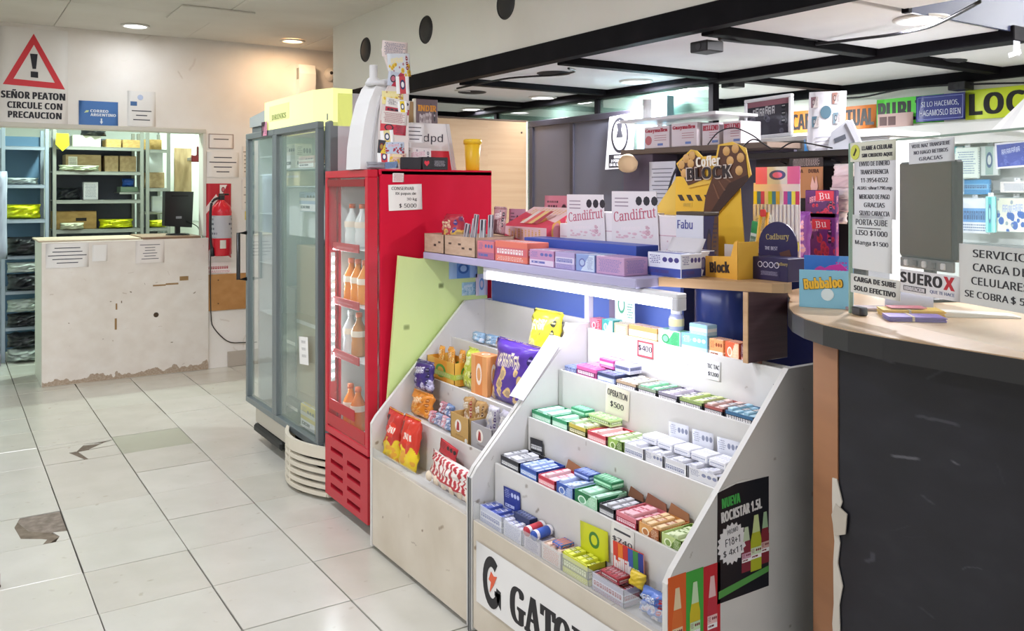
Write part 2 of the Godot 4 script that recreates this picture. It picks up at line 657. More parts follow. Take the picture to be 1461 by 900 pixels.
func shell() -> void:
	# floor: screed with single tiles on it
	var fl := struct("floor")
	part(fl, "screed", span(Vector3(-3.2, -0.12, -10.6), Vector3(5.2, -0.012, 3.2), 0.0), mat("4c463e", 0.9))
	var tt := noise_tex(3, 0.012, [[0.0, "d9d7cd"], [0.45, "dddbd2"], [0.6, "dfddd4"], [1.0, "e3e1d9"]], 256)
	var im := tt.get_image()
	scuff(im, 5, 40, col("c3bcae"), 5, 0.3)
	var ttex := ImageTexture.create_from_image(im)
	var tm := []
	for h in ["ebeae8", "e9e8e5", "e7e7e4", "e3e1dd"]:
		var m := tri_mat(ttex, h, 0.22, Vector3(0.9, 0.9, 0.9))
		tm.append(m)
	var grey := tri_mat(ttex, "c4c6b8", 0.3, Vector3(0.9, 0.9, 0.9))
	var shapes := []
	for k in 4:
		shapes.append(box(0.396 - 0.0006 * k, 0.012, 0.396 - 0.0004 * k, 0.0016))
	var r := RandomNumberGenerator.new()
	r.seed = 4
	for i in range(-6, 5):
		for j in range(-18, 8):
			var x := 0.468 + 0.4 * i + 0.2
			var z := -3.421 + 0.4 * j + 0.2
			if z > 2.2 or (x > 1.7 and z > -5.2):
				continue
			if i == 0 and j in [-6, -5, -4]:
				continue   # broken and double tiles, built below
			if i == -1 and j == -3:
				continue   # tile with the bare corner
			part(fl, "tile", shapes[r.randi() % 4], grey if (i == 1 and j == -6) else tm[r.randi() % 4], Vector3(x + r.randf_range(-0.001, 0.001), -0.012 + r.randf_range(-0.0012, 0.0012), z), Vector3(r.randf_range(-0.002, 0.002), r.randf_range(-0.002, 0.002), 0))
	part(fl, "island_floor", span(Vector3(2.1, -0.012, -6.4), Vector3(4.96, 0.0, 3.0), 0.0), tm[1])
	# one long tile in the place of two
	part(fl, "tile", box(0.395, 0.012, 0.796, 0.0016), tm[3], Vector3(0.668, -0.012, -5.021))
	# cracked tile: four shards and bare screed between them
	var shards := [[Vector2(0.47, -5.82), Vector2(0.866, -5.82), Vector2(0.866, -5.765), Vector2(0.76, -5.752), Vector2(0.71, -5.765), Vector2(0.47, -5.74)], [Vector2(0.47, -5.735), Vector2(0.70, -5.76), Vector2(0.80, -5.72), Vector2(0.70, -5.73), Vector2(0.655, -5.62), Vector2(0.61, -5.615), Vector2(0.668, -5.43), Vector2(0.47, -5.425)], [Vector2(0.866, -5.755), Vector2(0.866, -5.64), Vector2(0.72, -5.625), Vector2(0.81, -5.72)], [Vector2(0.866, -5.632), Vector2(0.866, -5.426), Vector2(0.69, -5.425), Vector2(0.66, -5.60)]]
	for s in shards:
		part(fl, "tile_shard", slab(PackedVector2Array(s), -0.012, -0.0005), tm[3])
	part(fl, "tile_shard", slab(PackedVector2Array([Vector2(0.072, -4.618), Vector2(0.3, -4.618), Vector2(0.27, -4.5), Vector2(0.285, -4.34), Vector2(0.36, -4.29), Vector2(0.38, -4.27), Vector2(0.36, -4.222), Vector2(0.072, -4.224)]), -0.012, 0.0), tm[1])
	part(fl, "tile_shard", slab(PackedVector2Array([Vector2(0.41, -4.345), Vector2(0.464, -4.33), Vector2(0.464, -4.224), Vector2(0.41, -4.224), Vector2(0.43, -4.28)]), -0.012, 0.0), tm[0])
	var cem := noise_tex(9, 0.05, [[0.0, "6e6458"], [0.5, "82786c"], [1.0, "968c80"]], 128)
	part(fl, "cement_patch", slab(PackedVector2Array([Vector2(0.275, -4.617), Vector2(0.464, -4.617), Vector2(0.464, -4.335), Vector2(0.40, -4.35), Vector2(0.32, -4.42)]), -0.011, -0.003), tri_mat(cem, "ffffff", 0.9, Vector3(3, 3, 3)))
	part(fl, "cement_patch", slab(PackedVector2Array([Vector2(0.275, -4.617), Vector2(0.32, -4.42), Vector2(0.40, -4.35), Vector2(0.43, -4.28), Vector2(0.385, -4.225), Vector2(0.30, -4.225), Vector2(0.27, -4.35)]), -0.011, -0.0015), tri_mat(cem, "e8e4da", 0.9, Vector3(2, 2, 2)))
	part(fl, "cement_patch", slab(PackedVector2Array([Vector2(0.60, -5.77), Vector2(0.83, -5.77), Vector2(0.83, -5.42), Vector2(0.60, -5.42)]), -0.0115, -0.004), tri_mat(cem, "d8d0c8", 0.9, Vector3(3, 3, 3)))
	var fb0 := thing("wooden_block", "small brown wooden block on the floor at the picture's left edge", "block", Vector3(0.165, 0.0, -3.86))
	part(fb0, "block", lathe([Vector2(0, 0), Vector2(0.016, 0), Vector2(0.02, 0.01), Vector2(0.02, 0.05), Vector2(0.012, 0.062), Vector2(0, 0.064)], 14), mat("8a4a22", 0.4))
	part(fb0, "pad", lathe([Vector2(0.0, 0.001), Vector2(0.022, 0.001), Vector2(0.022, 0.006), Vector2(0.02, 0.008)], 14), mat("3a2414", 0.6))
	# main ceiling
	var ct := noise_tex(8, 0.008, [[0.0, "cfcbc0"], [0.5, "d8d4ca"], [1.0, "dedbd2"]], 256)
	var cm := tri_mat(ct, "ffffff", 0.8, Vector3(0.4, 0.4, 0.4))
	var ce := struct("ceiling")
	part(ce, "slab", span(Vector3(-3.2, 2.81, -7.75), Vector3(5.2, 2.95, 3.2), 0.0), mat("bdb8ac", 0.8))
	for i in 7:
		for j in 10:
			var x0 := -3.2 + 0.98 * i
			var z0 := -7.6 + 1.06 * j
			if x0 > 2.6 and z0 > -6.6:
				continue
			part(ce, "ceiling_panel", box(0.976, 0.02, 1.056, 0.003), cm, Vector3(x0 + 0.49, 2.79 + (0.004 if (i * 3 + j) % 5 == 0 else 0.0), z0 + 0.53))
	var hatch := thing("ceiling_hatch", "flat hatch panel standing a little proud of the ceiling by the white lamp", "hatch", Vector3(1.62, 2.776, -6.45))
	part(hatch, "panel", box(0.5, 0.013, 0.5, 0.003), cm)
	# back wall with the opening of the post counter
	var wt := noise_tex(21, 0.006, [[0.0, "e2d9cf"], [0.4, "ebe4dc"], [0.7, "efeae4"], [1.0, "f3f0ea"]], 512)
	var wim := wt.get_image()
	scuff(wim, 9, 50, col("c9bcae"), 40, 0.25)
	var wtex := ImageTexture.create_from_image(wim)
	var wm := tri_mat(wtex, "ffffff", 0.75, Vector3(0.35, 0.35, 0.35))
	var wb := struct("wall_back")
	part(wb, "lintel_wall", span(Vector3(-3.2, 2.0, -7.74), Vector3(5.2, 2.8, -7.6), 0.0), wm)
	part(wb, "side_wall", span(Vector3(1.87, 0, -7.74), Vector3(5.2, 2.0, -7.6), 0.0), wm)
	part(wb, "left_wall", span(Vector3(-3.2, 0, -7.74), Vector3(-0.5, 2.0, -7.6), 0.0), wm)
	part(wb, "lintel_strip", span(Vector3(-0.5, 2.0, -7.60), Vector3(1.87, 2.035, -7.588), 0.003), mat("cfcabd", 0.5))
	part(wb, "jamb_strip", span(Vector3(1.845, 1.13, -7.74), Vector3(1.872, 2.0, -7.59), 0.003), mat("dcd9d0", 0.5))
	var bb := struct("baseboard_back")
	part(bb, "skirting_tile", box(0.22, 0.13, 0.012, 0.002), mat("b8ada0", 0.5), Vector3(2.16, 0, -7.592))
	part(bb, "skirting_tile", box(0.40, 0.13, 0.012, 0.002), mat("b4a99c", 0.5), Vector3(2.473, 0, -7.592))
	# side and front walls out of the frame; the front is the open shop window
	var wl := struct("wall_left")
	part(wl, "plaster", span(Vector3(-3.35, 0, -7.74), Vector3(-3.2, 2.8, 3.2), 0.0), mat("e4ddd4", 0.8))
	var wf := struct("wall_front")
	part(wf, "shopfront_head", span(Vector3(-3.35, 2.55, 3.1), Vector3(5.2, 2.95, 3.2), 0.0), mat("d8d4cc", 0.8))
	part(wf, "shopfront_pier", span(Vector3(2.6, 0, 3.1), Vector3(5.2, 2.55, 3.2), 0.0), mat("d8d4cc", 0.8))
	# bulkhead over the island, with three round black speakers on it
	var wr := struct("wall_bulkhead")
	var gm := tri_mat(noise_tex(31, 0.006, [[0.0, "dad8ce"], [0.5, "e2e0d7"], [1.0, "e6e5dd"]], 256), "ffffff", 0.7, Vector3(0.4, 0.4, 0.4))
	part(wr, "fascia", span(Vector3(2.55, 2.266, -6.44), Vector3(2.65, 2.806, 3.0), 0.0), gm)
	var sn := 0
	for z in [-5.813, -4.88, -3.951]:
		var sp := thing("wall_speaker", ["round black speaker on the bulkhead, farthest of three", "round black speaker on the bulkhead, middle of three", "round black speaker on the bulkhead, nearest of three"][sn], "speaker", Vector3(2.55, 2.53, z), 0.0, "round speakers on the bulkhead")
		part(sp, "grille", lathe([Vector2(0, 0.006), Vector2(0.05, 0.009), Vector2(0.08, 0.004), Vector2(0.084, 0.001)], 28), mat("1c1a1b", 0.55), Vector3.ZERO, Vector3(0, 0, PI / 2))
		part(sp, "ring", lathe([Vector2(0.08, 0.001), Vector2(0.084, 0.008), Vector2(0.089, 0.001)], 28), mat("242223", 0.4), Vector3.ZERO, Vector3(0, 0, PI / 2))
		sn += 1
	part(wr, "end_board", span(Vector3(2.65, 2.258, -6.46), Vector3(4.96, 2.808, -6.44), 0.0), gm)
	part(wr, "closing_board", span(Vector3(2.65, 2.25, -1.95), Vector3(3.03, 2.808, -1.93), 0.0), gm)
	# low ceiling over the island: white panels in a black grid
	var lc := struct("ceiling_low")
	part(lc, "deck", span(Vector3(2.65, 2.225, -7.6), Vector3(5.1, 2.25, -1.94), 0.0), mat("8a8890", 0.8))
	part(lc, "deck", span(Vector3(2.65, 2.225, -1.94), Vector3(3.03, 2.25, 3.0), 0.0), mat("8a8890", 0.8))
	var pm := tri_mat(noise_tex(41, 0.01, [[0.0, "d4d3d4"], [0.5, "dcdbdc"], [1.0, "e2e1e1"]], 256), "ffffff", 0.7, Vector3(0.5, 0.5, 0.5))
	for j in 6:
		var z0 := -7.6 + 1.02 * j - 0.08
		var deep := 0.93 if j < 5 else 0.57
		part(lc, "ceiling_panel", box(1.11, 0.02, deep, 0.003), pm, Vector3(3.22, 2.2, z0 + 0.045 + deep / 2))
		part(lc, "ceiling_panel", box(1.08, 0.02, deep, 0.003), pm, Vector3(4.42, 2.2, z0 + 0.045 + deep / 2))
	for j in 5:
		part(lc, "ceiling_panel", box(0.38, 0.02, 0.93, 0.003), pm, Vector3(2.84, 2.2, -1.46 + 0.98 * j))
	var black := tri_mat(noise_tex(51, 0.02, [[0.0, "0d0c10"], [0.55, "131216"], [1.0, "1c191d"]], 256), "ffffff", 0.6, Vector3(0.8, 0.8, 0.8))
	black.metallic_specular = 0.2
	mats["black_paint"] = black
	part(lc, "edge_beam", span(Vector3(2.54, 2.165, -6.44), Vector3(2.61, 2.265, 3.0), 0.004), black)
	part(lc, "long_beam", span(Vector3(3.77, 2.15, -7.55), Vector3(3.89, 2.215, -1.9), 0.004), black)
	part(lc, "wall_beam", span(Vector3(4.90, 2.14, -7.55), Vector3(4.96, 2.215, 3.0), 0.004), black)
	for j in 6:
		var z := -7.6 + 1.02 * j - 0.08
		part(lc, "cross_beam", span(Vector3(2.66, 2.165, z - 0.035), Vector3(3.77, 2.212, z + 0.035), 0.003), black)
		part(lc, "cross_beam", span(Vector3(3.89, 2.165, z - 0.035), Vector3(4.90, 2.212, z + 0.035), 0.003), black)
	part(lc, "dark_glass_drop", span(Vector3(3.03, 2.19, -1.93), Vector3(4.96, 2.8, -1.915), 0.002), mat("3c4058", 0.2))
	part(lc, "drop_edge", span(Vector3(3.02, 2.185, -1.935), Vector3(3.045, 2.8, -1.905), 0.002), black)
	# wall behind the island
	var wr2 := struct("wall_right")
	part(wr2, "plaster", span(Vector3(4.96, 0, -7.7), Vector3(5.1, 2.95, 3.1), 0.0), mat("e6e7dc", 0.8))

# ---------------------------------------------------------------- post counter and the room behind it
func back_room() -> void:
	var w := struct("wall_store")
	var wm := mat("e6ebe4", 0.8)
	part(w, "rear_plaster", span(Vector3(-0.6, 0, -10.6), Vector3(3.0, 2.7, -10.5), 0.0), wm)
	part(w, "left_plaster", span(Vector3(-0.7, 0, -10.6), Vector3(-0.6, 2.7, -7.74), 0.0), wm)
	part(w, "right_plaster", span(Vector3(3.0, 0, -10.6), Vector3(3.1, 2.7, -7.74), 0.0), wm)
	part(w, "top_plaster", span(Vector3(-0.7, 2.6, -10.6), Vector3(3.1, 2.7, -7.74), 0.0), wm)
	downlight(Vector3(1.1, 2.6, -8.35), "store room lamp behind the opening's lintel", "e8fff4", 2.6, 6.0, "store room lamps")
	downlight(Vector3(2.3, 2.6, -9.2), "store room lamp over the white door leaf", "e8fff4", 2.0, 6.0, "store room lamps")
	# counter
	var ct := noise_tex(61, 0.012, [[0.0, "ded4c9"], [0.45, "e4dbd1"], [0.75, "e7dfd6"], [1.0, "ebe4dc"]], 512)
	var im := ct.get_image()
	scuff(im, 12, 12, col("6b563f"), 9, 0.7)
	scuff(im, 13, 24, col("b8a694"), 18, 0.35)
	var n := FastNoiseLite.new()
	n.seed = 6
	n.frequency = 0.02
	# brown damp stain with a ragged outline along the foot of the board
	for y in range(462, 512):
		for x in 512:
			var v := n.get_noise_2d(x, y * 0.5) * 26.0 + 490.0
			if y > v:
				im.set_pixel(x, y, im.get_pixel(x, y).lerp(col("8d7358"), 0.62 + 0.25 * n.get_noise_2d(x * 6.0, y * 6.0)))
	var front := tmat(ImageTexture.create_from_image(im), "ffffff", 0.6)
	var c := thing("post_counter", "scuffed off-white panelled counter closing the opening in the back wall", "counter", Vector3(1.262, 0, -7.6))
	part(c, "front_panel", box(1.25, 1.115, 0.025, 0.003), front, Vector3(0, 0, 0.0135))
	part(c, "side_panel", box(0.03, 1.115, 0.55, 0.003), mat("dfe3d8", 0.5), Vector3(-0.61, 0, -0.278))
	part(c, "worktop", box(0.46, 0.02, 0.58, 0.003), mat("8a6f58", 0.6), Vector3(0.335, 1.115, -0.27))
	part(c, "worktop", box(0.74, 0.014, 0.56, 0.003), mat("b9a791", 0.6), Vector3(-0.275, 1.115, -0.28))
	for q in [[-0.10, 0.40, 0.016, 0.09], [-0.095, 0.56, 0.012, 0.05], [0.33, 0.735, 0.1, 0.014], [0.23, 0.73, 0.1, 0.012], [0.425, 0.765, 0.07, 0.035]]:
		part(c, "chips_and_painted_hole", box(q[2], q[3], 0.002, 0.0006), mat("9a7a50", 0.8), Vector3(q[0], q[1], 0.027))
	part(c, "chips_and_painted_hole", lathe([Vector2(0.0, 0.0), Vector2(0.017, 0.001), Vector2(0.021, 0.0)], 10), mat("4a3a2a", 0.9), Vector3(0.205, 0.495, 0.0265), Vector3(PI / 2, 0, 0))  # dark disc painted where the panel has a hole
	notice(Vector3(0.815, 0.915, -7.5715), 0.30, 0.19, "white sheet of printed rules taped to the counter, left", ["~60", "~70", "~90", "~70", "~50"], "e8e4e0", "3a3a44")
	notice(Vector3(1.045, 0.955, -7.5715), 0.11, 0.13, "small blank white card taped to the middle of the counter", [], "ece8e4", "3a3a44")
	notice(Vector3(1.42, 0.925, -7.5715), 0.22, 0.18, "white sheet with centred lines on the counter, right", ["~70", "~36", "~36", "~50", "~40", "~60"], "e8e0da", "55505a")
	# monitor, seen from behind
	var t := thing("monitor", "black computer monitor on the post counter, seen from behind", "monitor", Vector3(1.69, 1.135, -7.82), 0.25)
	part(t, "foot", lathe([Vector2(0, 0.014), Vector2(0.09, 0.012), Vector2(0.1, 0.0), Vector2(0, 0)], 20), mat("17171a", 0.4))
	part(t, "neck", span(Vector3(-0.02, 0.01, -0.02), Vector3(0.02, 0.13, 0.01), 0.004), mat("17171a", 0.4))
	part(t, "casing", prism(PackedVector2Array([Vector2(-0.13, 0.08), Vector2(0.115, 0.06), Vector2(0.13, 0.37), Vector2(-0.125, 0.375)]), -0.02, 0.028), mat("1b1b1f", 0.35))
	part(t, "vent_slot", span(Vector3(-0.07, 0.33, 0.028), Vector3(0.08, 0.338, 0.03), 0.0), mat("08080a", 0.8))
	part(t, "maker_plate", span(Vector3(-0.03, 0.14, 0.028), Vector3(0.02, 0.16, 0.03), 0.0), mat("8a8a90", 0.4))
	part(t, "cable", tube(wave([Vector3(0.06, 0.12, 0.03), Vector3(0.15, 0.07, 0.05), Vector3(0.17, 0.01, 0.07)]), 0.004, 6), mat("101012", 0.5))
	# shelving
	var metal := mat("8d9088", 0.45, 0.3)
	rack(0.43, 0.80, -9.0, [1.90, 1.56, 1.25, 0.93, 0.62, 0.30], "grey metal shelf unit nearest the left edge, holding a yellow parcel", mat("9aa7b4", 0.45, 0.3), mat("5d7f9c", 0.7))
	rack(0.83, 1.60, -9.0, [1.912, 1.684, 1.419, 1.147, 0.8, 0.4], "wide grey metal shelf unit full of brown cartons", metal, mat("5c5f6a", 0.8))
	rack(1.62, 1.84, -9.0, [1.90, 1.53, 1.15, 0.75], "narrow grey metal shelf unit beside the white door leaf", metal, mat("64666a", 0.8))
	var card := noise_tex(71, 0.02, [[0.0, "a98f68"], [0.5, "b89e76"], [1.0, "c4ab84"]], 128)
	var cb := tmat(card, "ffffff", 0.8)
	var pale := tmat(card, "fff4c8", 0.8)
	carton(Vector3(1.10, 1.695, -9.1), 0.30, 0.155, cb, "brown carton with a white label on the shelf under the yellow tag", true)
	carton(Vector3(1.34, 1.695, -9.1), 0.12, 0.15, cb, "small brown carton, second from the left of the carton row", false)
	carton(Vector3(1.485, 1.695, -9.1), 0.145, 0.15, cb, "brown carton at the right end of the carton row", false)
	carton(Vector3(1.03, 1.157, -9.1), 0.36, 0.165, pale, "pale brown carton with black print on the bottom visible shelf", true)
	carton(Vector3(1.36, 1.921, -9.1), 0.13, 0.08, pale, "cream carton on top of the wide shelf unit, left one", false)
	carton(Vector3(1.52, 1.921, -9.1), 0.16, 0.08, pale, "cream carton on top of the wide shelf unit, right one", false)
	carton(Vector3(1.73, 1.54, -9.1), 0.17, 0.15, cb, "brown carton on the narrow shelf unit", false)
	carton(Vector3(1.71, 1.91, -9.1), 0.16, 0.10, pale, "cream carton on top of the narrow shelf unit", false)
	carton(Vector3(1.13, 1.921, -9.12), 0.24, 0.11, mat("c9c8b8", 0.8), "pale grey carton on top of the wide shelf unit", false)
	solo("white_box", "upright white box on the middle shelf of the wide unit", "box", box(0.125, 0.165, 0.1, 0.003), tmat(print_tex(5, "eef0f4", "ffffff", "8a8fa0", 3), "ffffff", 0.5), Vector3(1.165, 1.429, -9.05))
	solo("white_box", "white box leaning on the narrow shelf, upper one", "box", box(0.13, 0.2, 0.06, 0.003), mat("dfe6e4", 0.5), Vector3(1.74, 1.69, -9.02))
	solo("white_box", "white box on the lower shelf of the narrow unit", "box", box(0.11, 0.15, 0.06, 0.003), mat("dde4e2", 0.5), Vector3(1.76, 1.31, -9.02))
	part(solo("store_board", "blank board at the height of the narrow unit's white box", "board", box(0.2, 0.012, 0.3, 0.002), metal, Vector3(1.73, 1.295, -9.1)), "lip", box(0.2, 0.02, 0.008, 0.001), metal, Vector3(0, -0.01, 0.15))
	solo("black_bag", "black plastic bag on top of the wide shelf unit", "bag", bag(0.22, 0.13, 0.18, 3), mat("14151a", 0.3), Vector3(1.19, 2.03, -9.02))
	solo("black_bag", "black packet on the middle shelf beside the white box", "bag", bag(0.2, 0.11, 0.16, 4), mat("1a1c24", 0.35), Vector3(0.98, 1.431, -9.05))
	solo("blue_bag", "small blue packet on the middle shelf of the wide unit, right end", "bag", bag(0.11, 0.08, 0.12, 5), mat("2f62b8", 0.4), Vector3(1.49, 1.55, -9.0))
	solo("blue_tray", "greenish tray under the small blue packet", "tray", tray(0.16, 0.05, 0.2), mat("78917a", 0.6), Vector3(1.49, 1.50, -9.03))
	part(solo("tray_shelf", "short bracket board carrying the greenish tray", "board", box(0.18, 0.012, 0.3, 0.002), metal, Vector3(1.49, 1.488, -9.07)), "lip", box(0.18, 0.02, 0.006, 0.001), metal, Vector3(0, -0.008, 0.15))
	var yel := mat("e4ec1c", 0.45)
	solo("parcel_bag", "bulging yellow parcel bag on the left shelf unit", "bag", bag(0.30, 0.13, 0.26, 7), yel, Vector3(0.60, 1.262, -9.0), Vector3.ZERO, "yellow parcel bags")
	solo("parcel_bag", "crumpled yellow parcel bag under the pale carton", "bag", bag(0.30, 0.085, 0.24, 8), yel, Vector3(1.38, 1.16, -8.98), Vector3.ZERO, "yellow parcel bags")
	solo("parcel_bag", "small yellow parcel bag beside the monitor", "bag", bag(0.18, 0.07, 0.2, 9), yel, Vector3(1.735, 1.16, -8.95), Vector3.ZERO, "yellow parcel bags")
	solo("parcel_bag", "pale grey parcel lying left on the bottom visible shelf", "bag", bag(0.2, 0.06, 0.1, 10), mat("b6b89c", 0.6), Vector3(0.99, 1.16, -8.86))
	solo("parcel_bag", "flat pale green parcel lying in front of the labelled carton", "bag", bag(0.34, 0.05, 0.1, 11), mat("b9c2a4", 0.6), Vector3(1.05, 1.697, -8.87))
	solo("parcel_bag", "grey parcel on the blue-backed shelf of the left unit", "bag", bag(0.26, 0.06, 0.2, 12), mat("a9b4b4", 0.6), Vector3(0.60, 1.57, -8.97))
	solo("shelf_tag", "yellow paper tag hung on the shelf post", "tag", prism(PackedVector2Array([Vector2(-0.055, 0), Vector2(0, -0.06), Vector2(0.055, -0.005), Vector2(0.05, 0.1), Vector2(-0.05, 0.1)]), -0.001, 0.001), yel, Vector3(0.905, 1.93, -8.78))
	# bags heaped on the low shelves left of the counter
	var heap := [["14161b", 0.942, 0.16, "black sack on the shelf left of the counter, highest of the heap"], ["22262c", 0.635, 0.14, "dark sack in the middle of the heap left of the counter"], ["c9d2cc", 0.785, 0.09, "pale plastic sack in the heap, just over the dark one"], ["1b1d22", 0.315, 0.11, "black sack low in the heap left of the counter"], ["b8c4bc", 0.435, 0.11, "grey plastic sack near the bottom of the heap"], ["aeb9b2", 0.004, 0.11, "crumpled grey sack on the floor in the doorway"], ["2a2d30", 0.125, 0.12, "black sack lying on the floor sack in the doorway"]]
	var k := 0
	for q in heap:
		solo("sack", q[3], "sack", bag(0.28, q[2], 0.3, 30 + k), mat(q[0], 0.4), Vector3(0.615, q[1], -8.9 + 0.03 * (k % 2)), Vector3.ZERO, "sacks heaped left of the counter")
		k += 1
	solo("purple_bag", "corner of a lilac bag beside the sacks in the doorway", "bag", bag(0.12, 0.1, 0.2, 44), mat("9c7fa8", 0.5), Vector3(0.36, 0.0, -8.7))
	solo("hanging_cloth", "pale lilac cloth hanging at the left edge of the doorway", "cloth", bag(0.12, 0.75, 0.05, 45), mat("aab2c4", 0.7), Vector3(0.405, 0.93, -8.6))
	# door leaf, tan board and red extinguisher behind the monitor
	var d := struct("door_1")
	part(d, "leaf", span(Vector3(1.9, 0, -9.5), Vector3(2.75, 2.1, -9.46), 0.003), mat("eef3ec", 0.5))
	part(d, "frame_post", span(Vector3(1.86, 0, -9.52), Vector3(1.9, 2.15, -9.44), 0.003), mat("c9d2cc", 0.5))
	solo("tan_board", "tall tan board leaning behind the black monitor", "board", box(0.17, 0.75, 0.02, 0.003), cb, Vector3(2.06, 1.2, -9.3))
	part(solo("store_box", "white stand carrying the tan board", "stand", box(0.3, 1.2, 0.2, 0.004), mat("d9ddd4", 0.6), Vector3(2.06, 0, -9.3)), "lid", box(0.31, 0.01, 0.21, 0.002), mat("c2c6bc", 0.6), Vector3(0, 1.19, 0))
	var ph := thing("wall_phone", "dark red telephone on the wall behind the monitor", "telephone", Vector3(2.12, 1.80, -9.0))
	part(ph, "base", box(0.09, 0.07, 0.05, 0.008), mat("7a1820", 0.4))
	part(ph, "handset", span(Vector3(0.0, 0.06, 0.0), Vector3(0.04, 0.16, 0.04), 0.012), mat("5c1018", 0.4))
	part(ph, "bracket", span(Vector3(-0.02, 0.02, -0.46), Vector3(0.02, 0.05, -0.02), 0.002), mat("9a9a94", 0.5))

func carton(at: Vector3, w: float, h: float, m: Material, label: String, labelled: bool) -> void:
	var t := thing("carton", label, "carton", at, 0.0, "cartons in the store room")
	part(t, "body", box(w, h, 0.26, 0.004), m)
	part(t, "tape", box(0.03, 0.001, 0.26, 0.0002), mat("cdb78c", 0.4), Vector3(0, h, 0))
	if labelled:
		if w > 0.33:
			part(t, "mark", box(0.09, 0.03, 0.001, 0.0002), mat("2a2420", 0.8), Vector3(0.05, h * 0.45, 0.131))
		else:
			part(t, "paper_label", box(0.075, h * 0.75, 0.001, 0.0002), tmat(print_tex(5, "e6e2d8", "ffffff", "77726a", 2), "ffffff", 0.7), Vector3(-0.09, h * 0.12, 0.131))

func rack(x0: float, x1: float, z: float, ys: Array, label: String, m: Material, back: Material) -> void:
	var t := thing("metal_shelf_unit", label, "shelves", Vector3((x0 + x1) / 2, 0, z), 0.0, "metal shelf units in the store room")
	var w := x1 - x0
	for sx in [-1, 1]:
		for sz in [0.16, -0.3]:
			part(t, "post", box(0.03, 2.08, 0.03, 0.002), m, Vector3(sx * (w / 2 - 0.015), 0, sz))
	for y in ys:
		var s := part(t, "shelf", box(w - 0.03, 0.008, 0.48, 0.001), m, Vector3(0, y, -0.07))
		part(s, "front_lip", box(w - 0.03, 0.032, 0.004, 0.0008), m, Vector3(0, -0.024, 0.238))
	part(t, "backing", box(w - 0.04, 2.0, 0.004, 0.0), back, Vector3(0, 0.02, -0.32))

# paper notice on a wall that faces +z; its lettering is fitted line by line
func notice(at: Vector3, w: float, h: float, label: String, lines: Array, paper: String, ink: String, turn := 0.0, top := 0.88, bottom := 0.12, bold := false, frame := "", bow := 0.0) -> Node3D:
	var t := thing("notice", label, "notice", at, turn)
	part(t, "paper", sheet(w, h, bow), mat(paper, 0.7))
	if frame:
		for q in [[0.0, 0.0, w, 0.006], [0.0, h - 0.006, w, 0.006], [-w / 2 + 0.003, 0.0, 0.006, h], [w / 2 - 0.003, 0.0, 0.006, h]]:
			part(t, "border", box(q[2], q[3], 0.001, 0.0), mat(frame, 0.6), Vector3(q[0], q[1], 0.001))
	var n := lines.size()
	var longest := 1
	for s in lines:
		longest = maxi(longest, s.length())
	for i in n:
		var s: String = lines[i]
		if s == "":
			continue
		if s.begins_with("~"):   # a line of print too small to read
			var st2 := h * (top - bottom) / n
			part(t, "print_line", box(w * 0.01 * s.substr(1).to_float(), minf(st2 * 0.22, 0.008), 0.0008, 0.0), mat(ink, 0.7), Vector3(0, h * top - st2 * (i + 0.6), 0.001 + bow))
			continue
		var step := h * (top - bottom) / n
		var y := h * top - step * (i + 0.5)
		text(t, s, w * 0.84 * sqrt(float(s.length()) / longest), step * 0.55, mat(ink, 0.7), Vector3(0, y, 0.0012 + bow), Vector3.ZERO, false, bold)
	return t

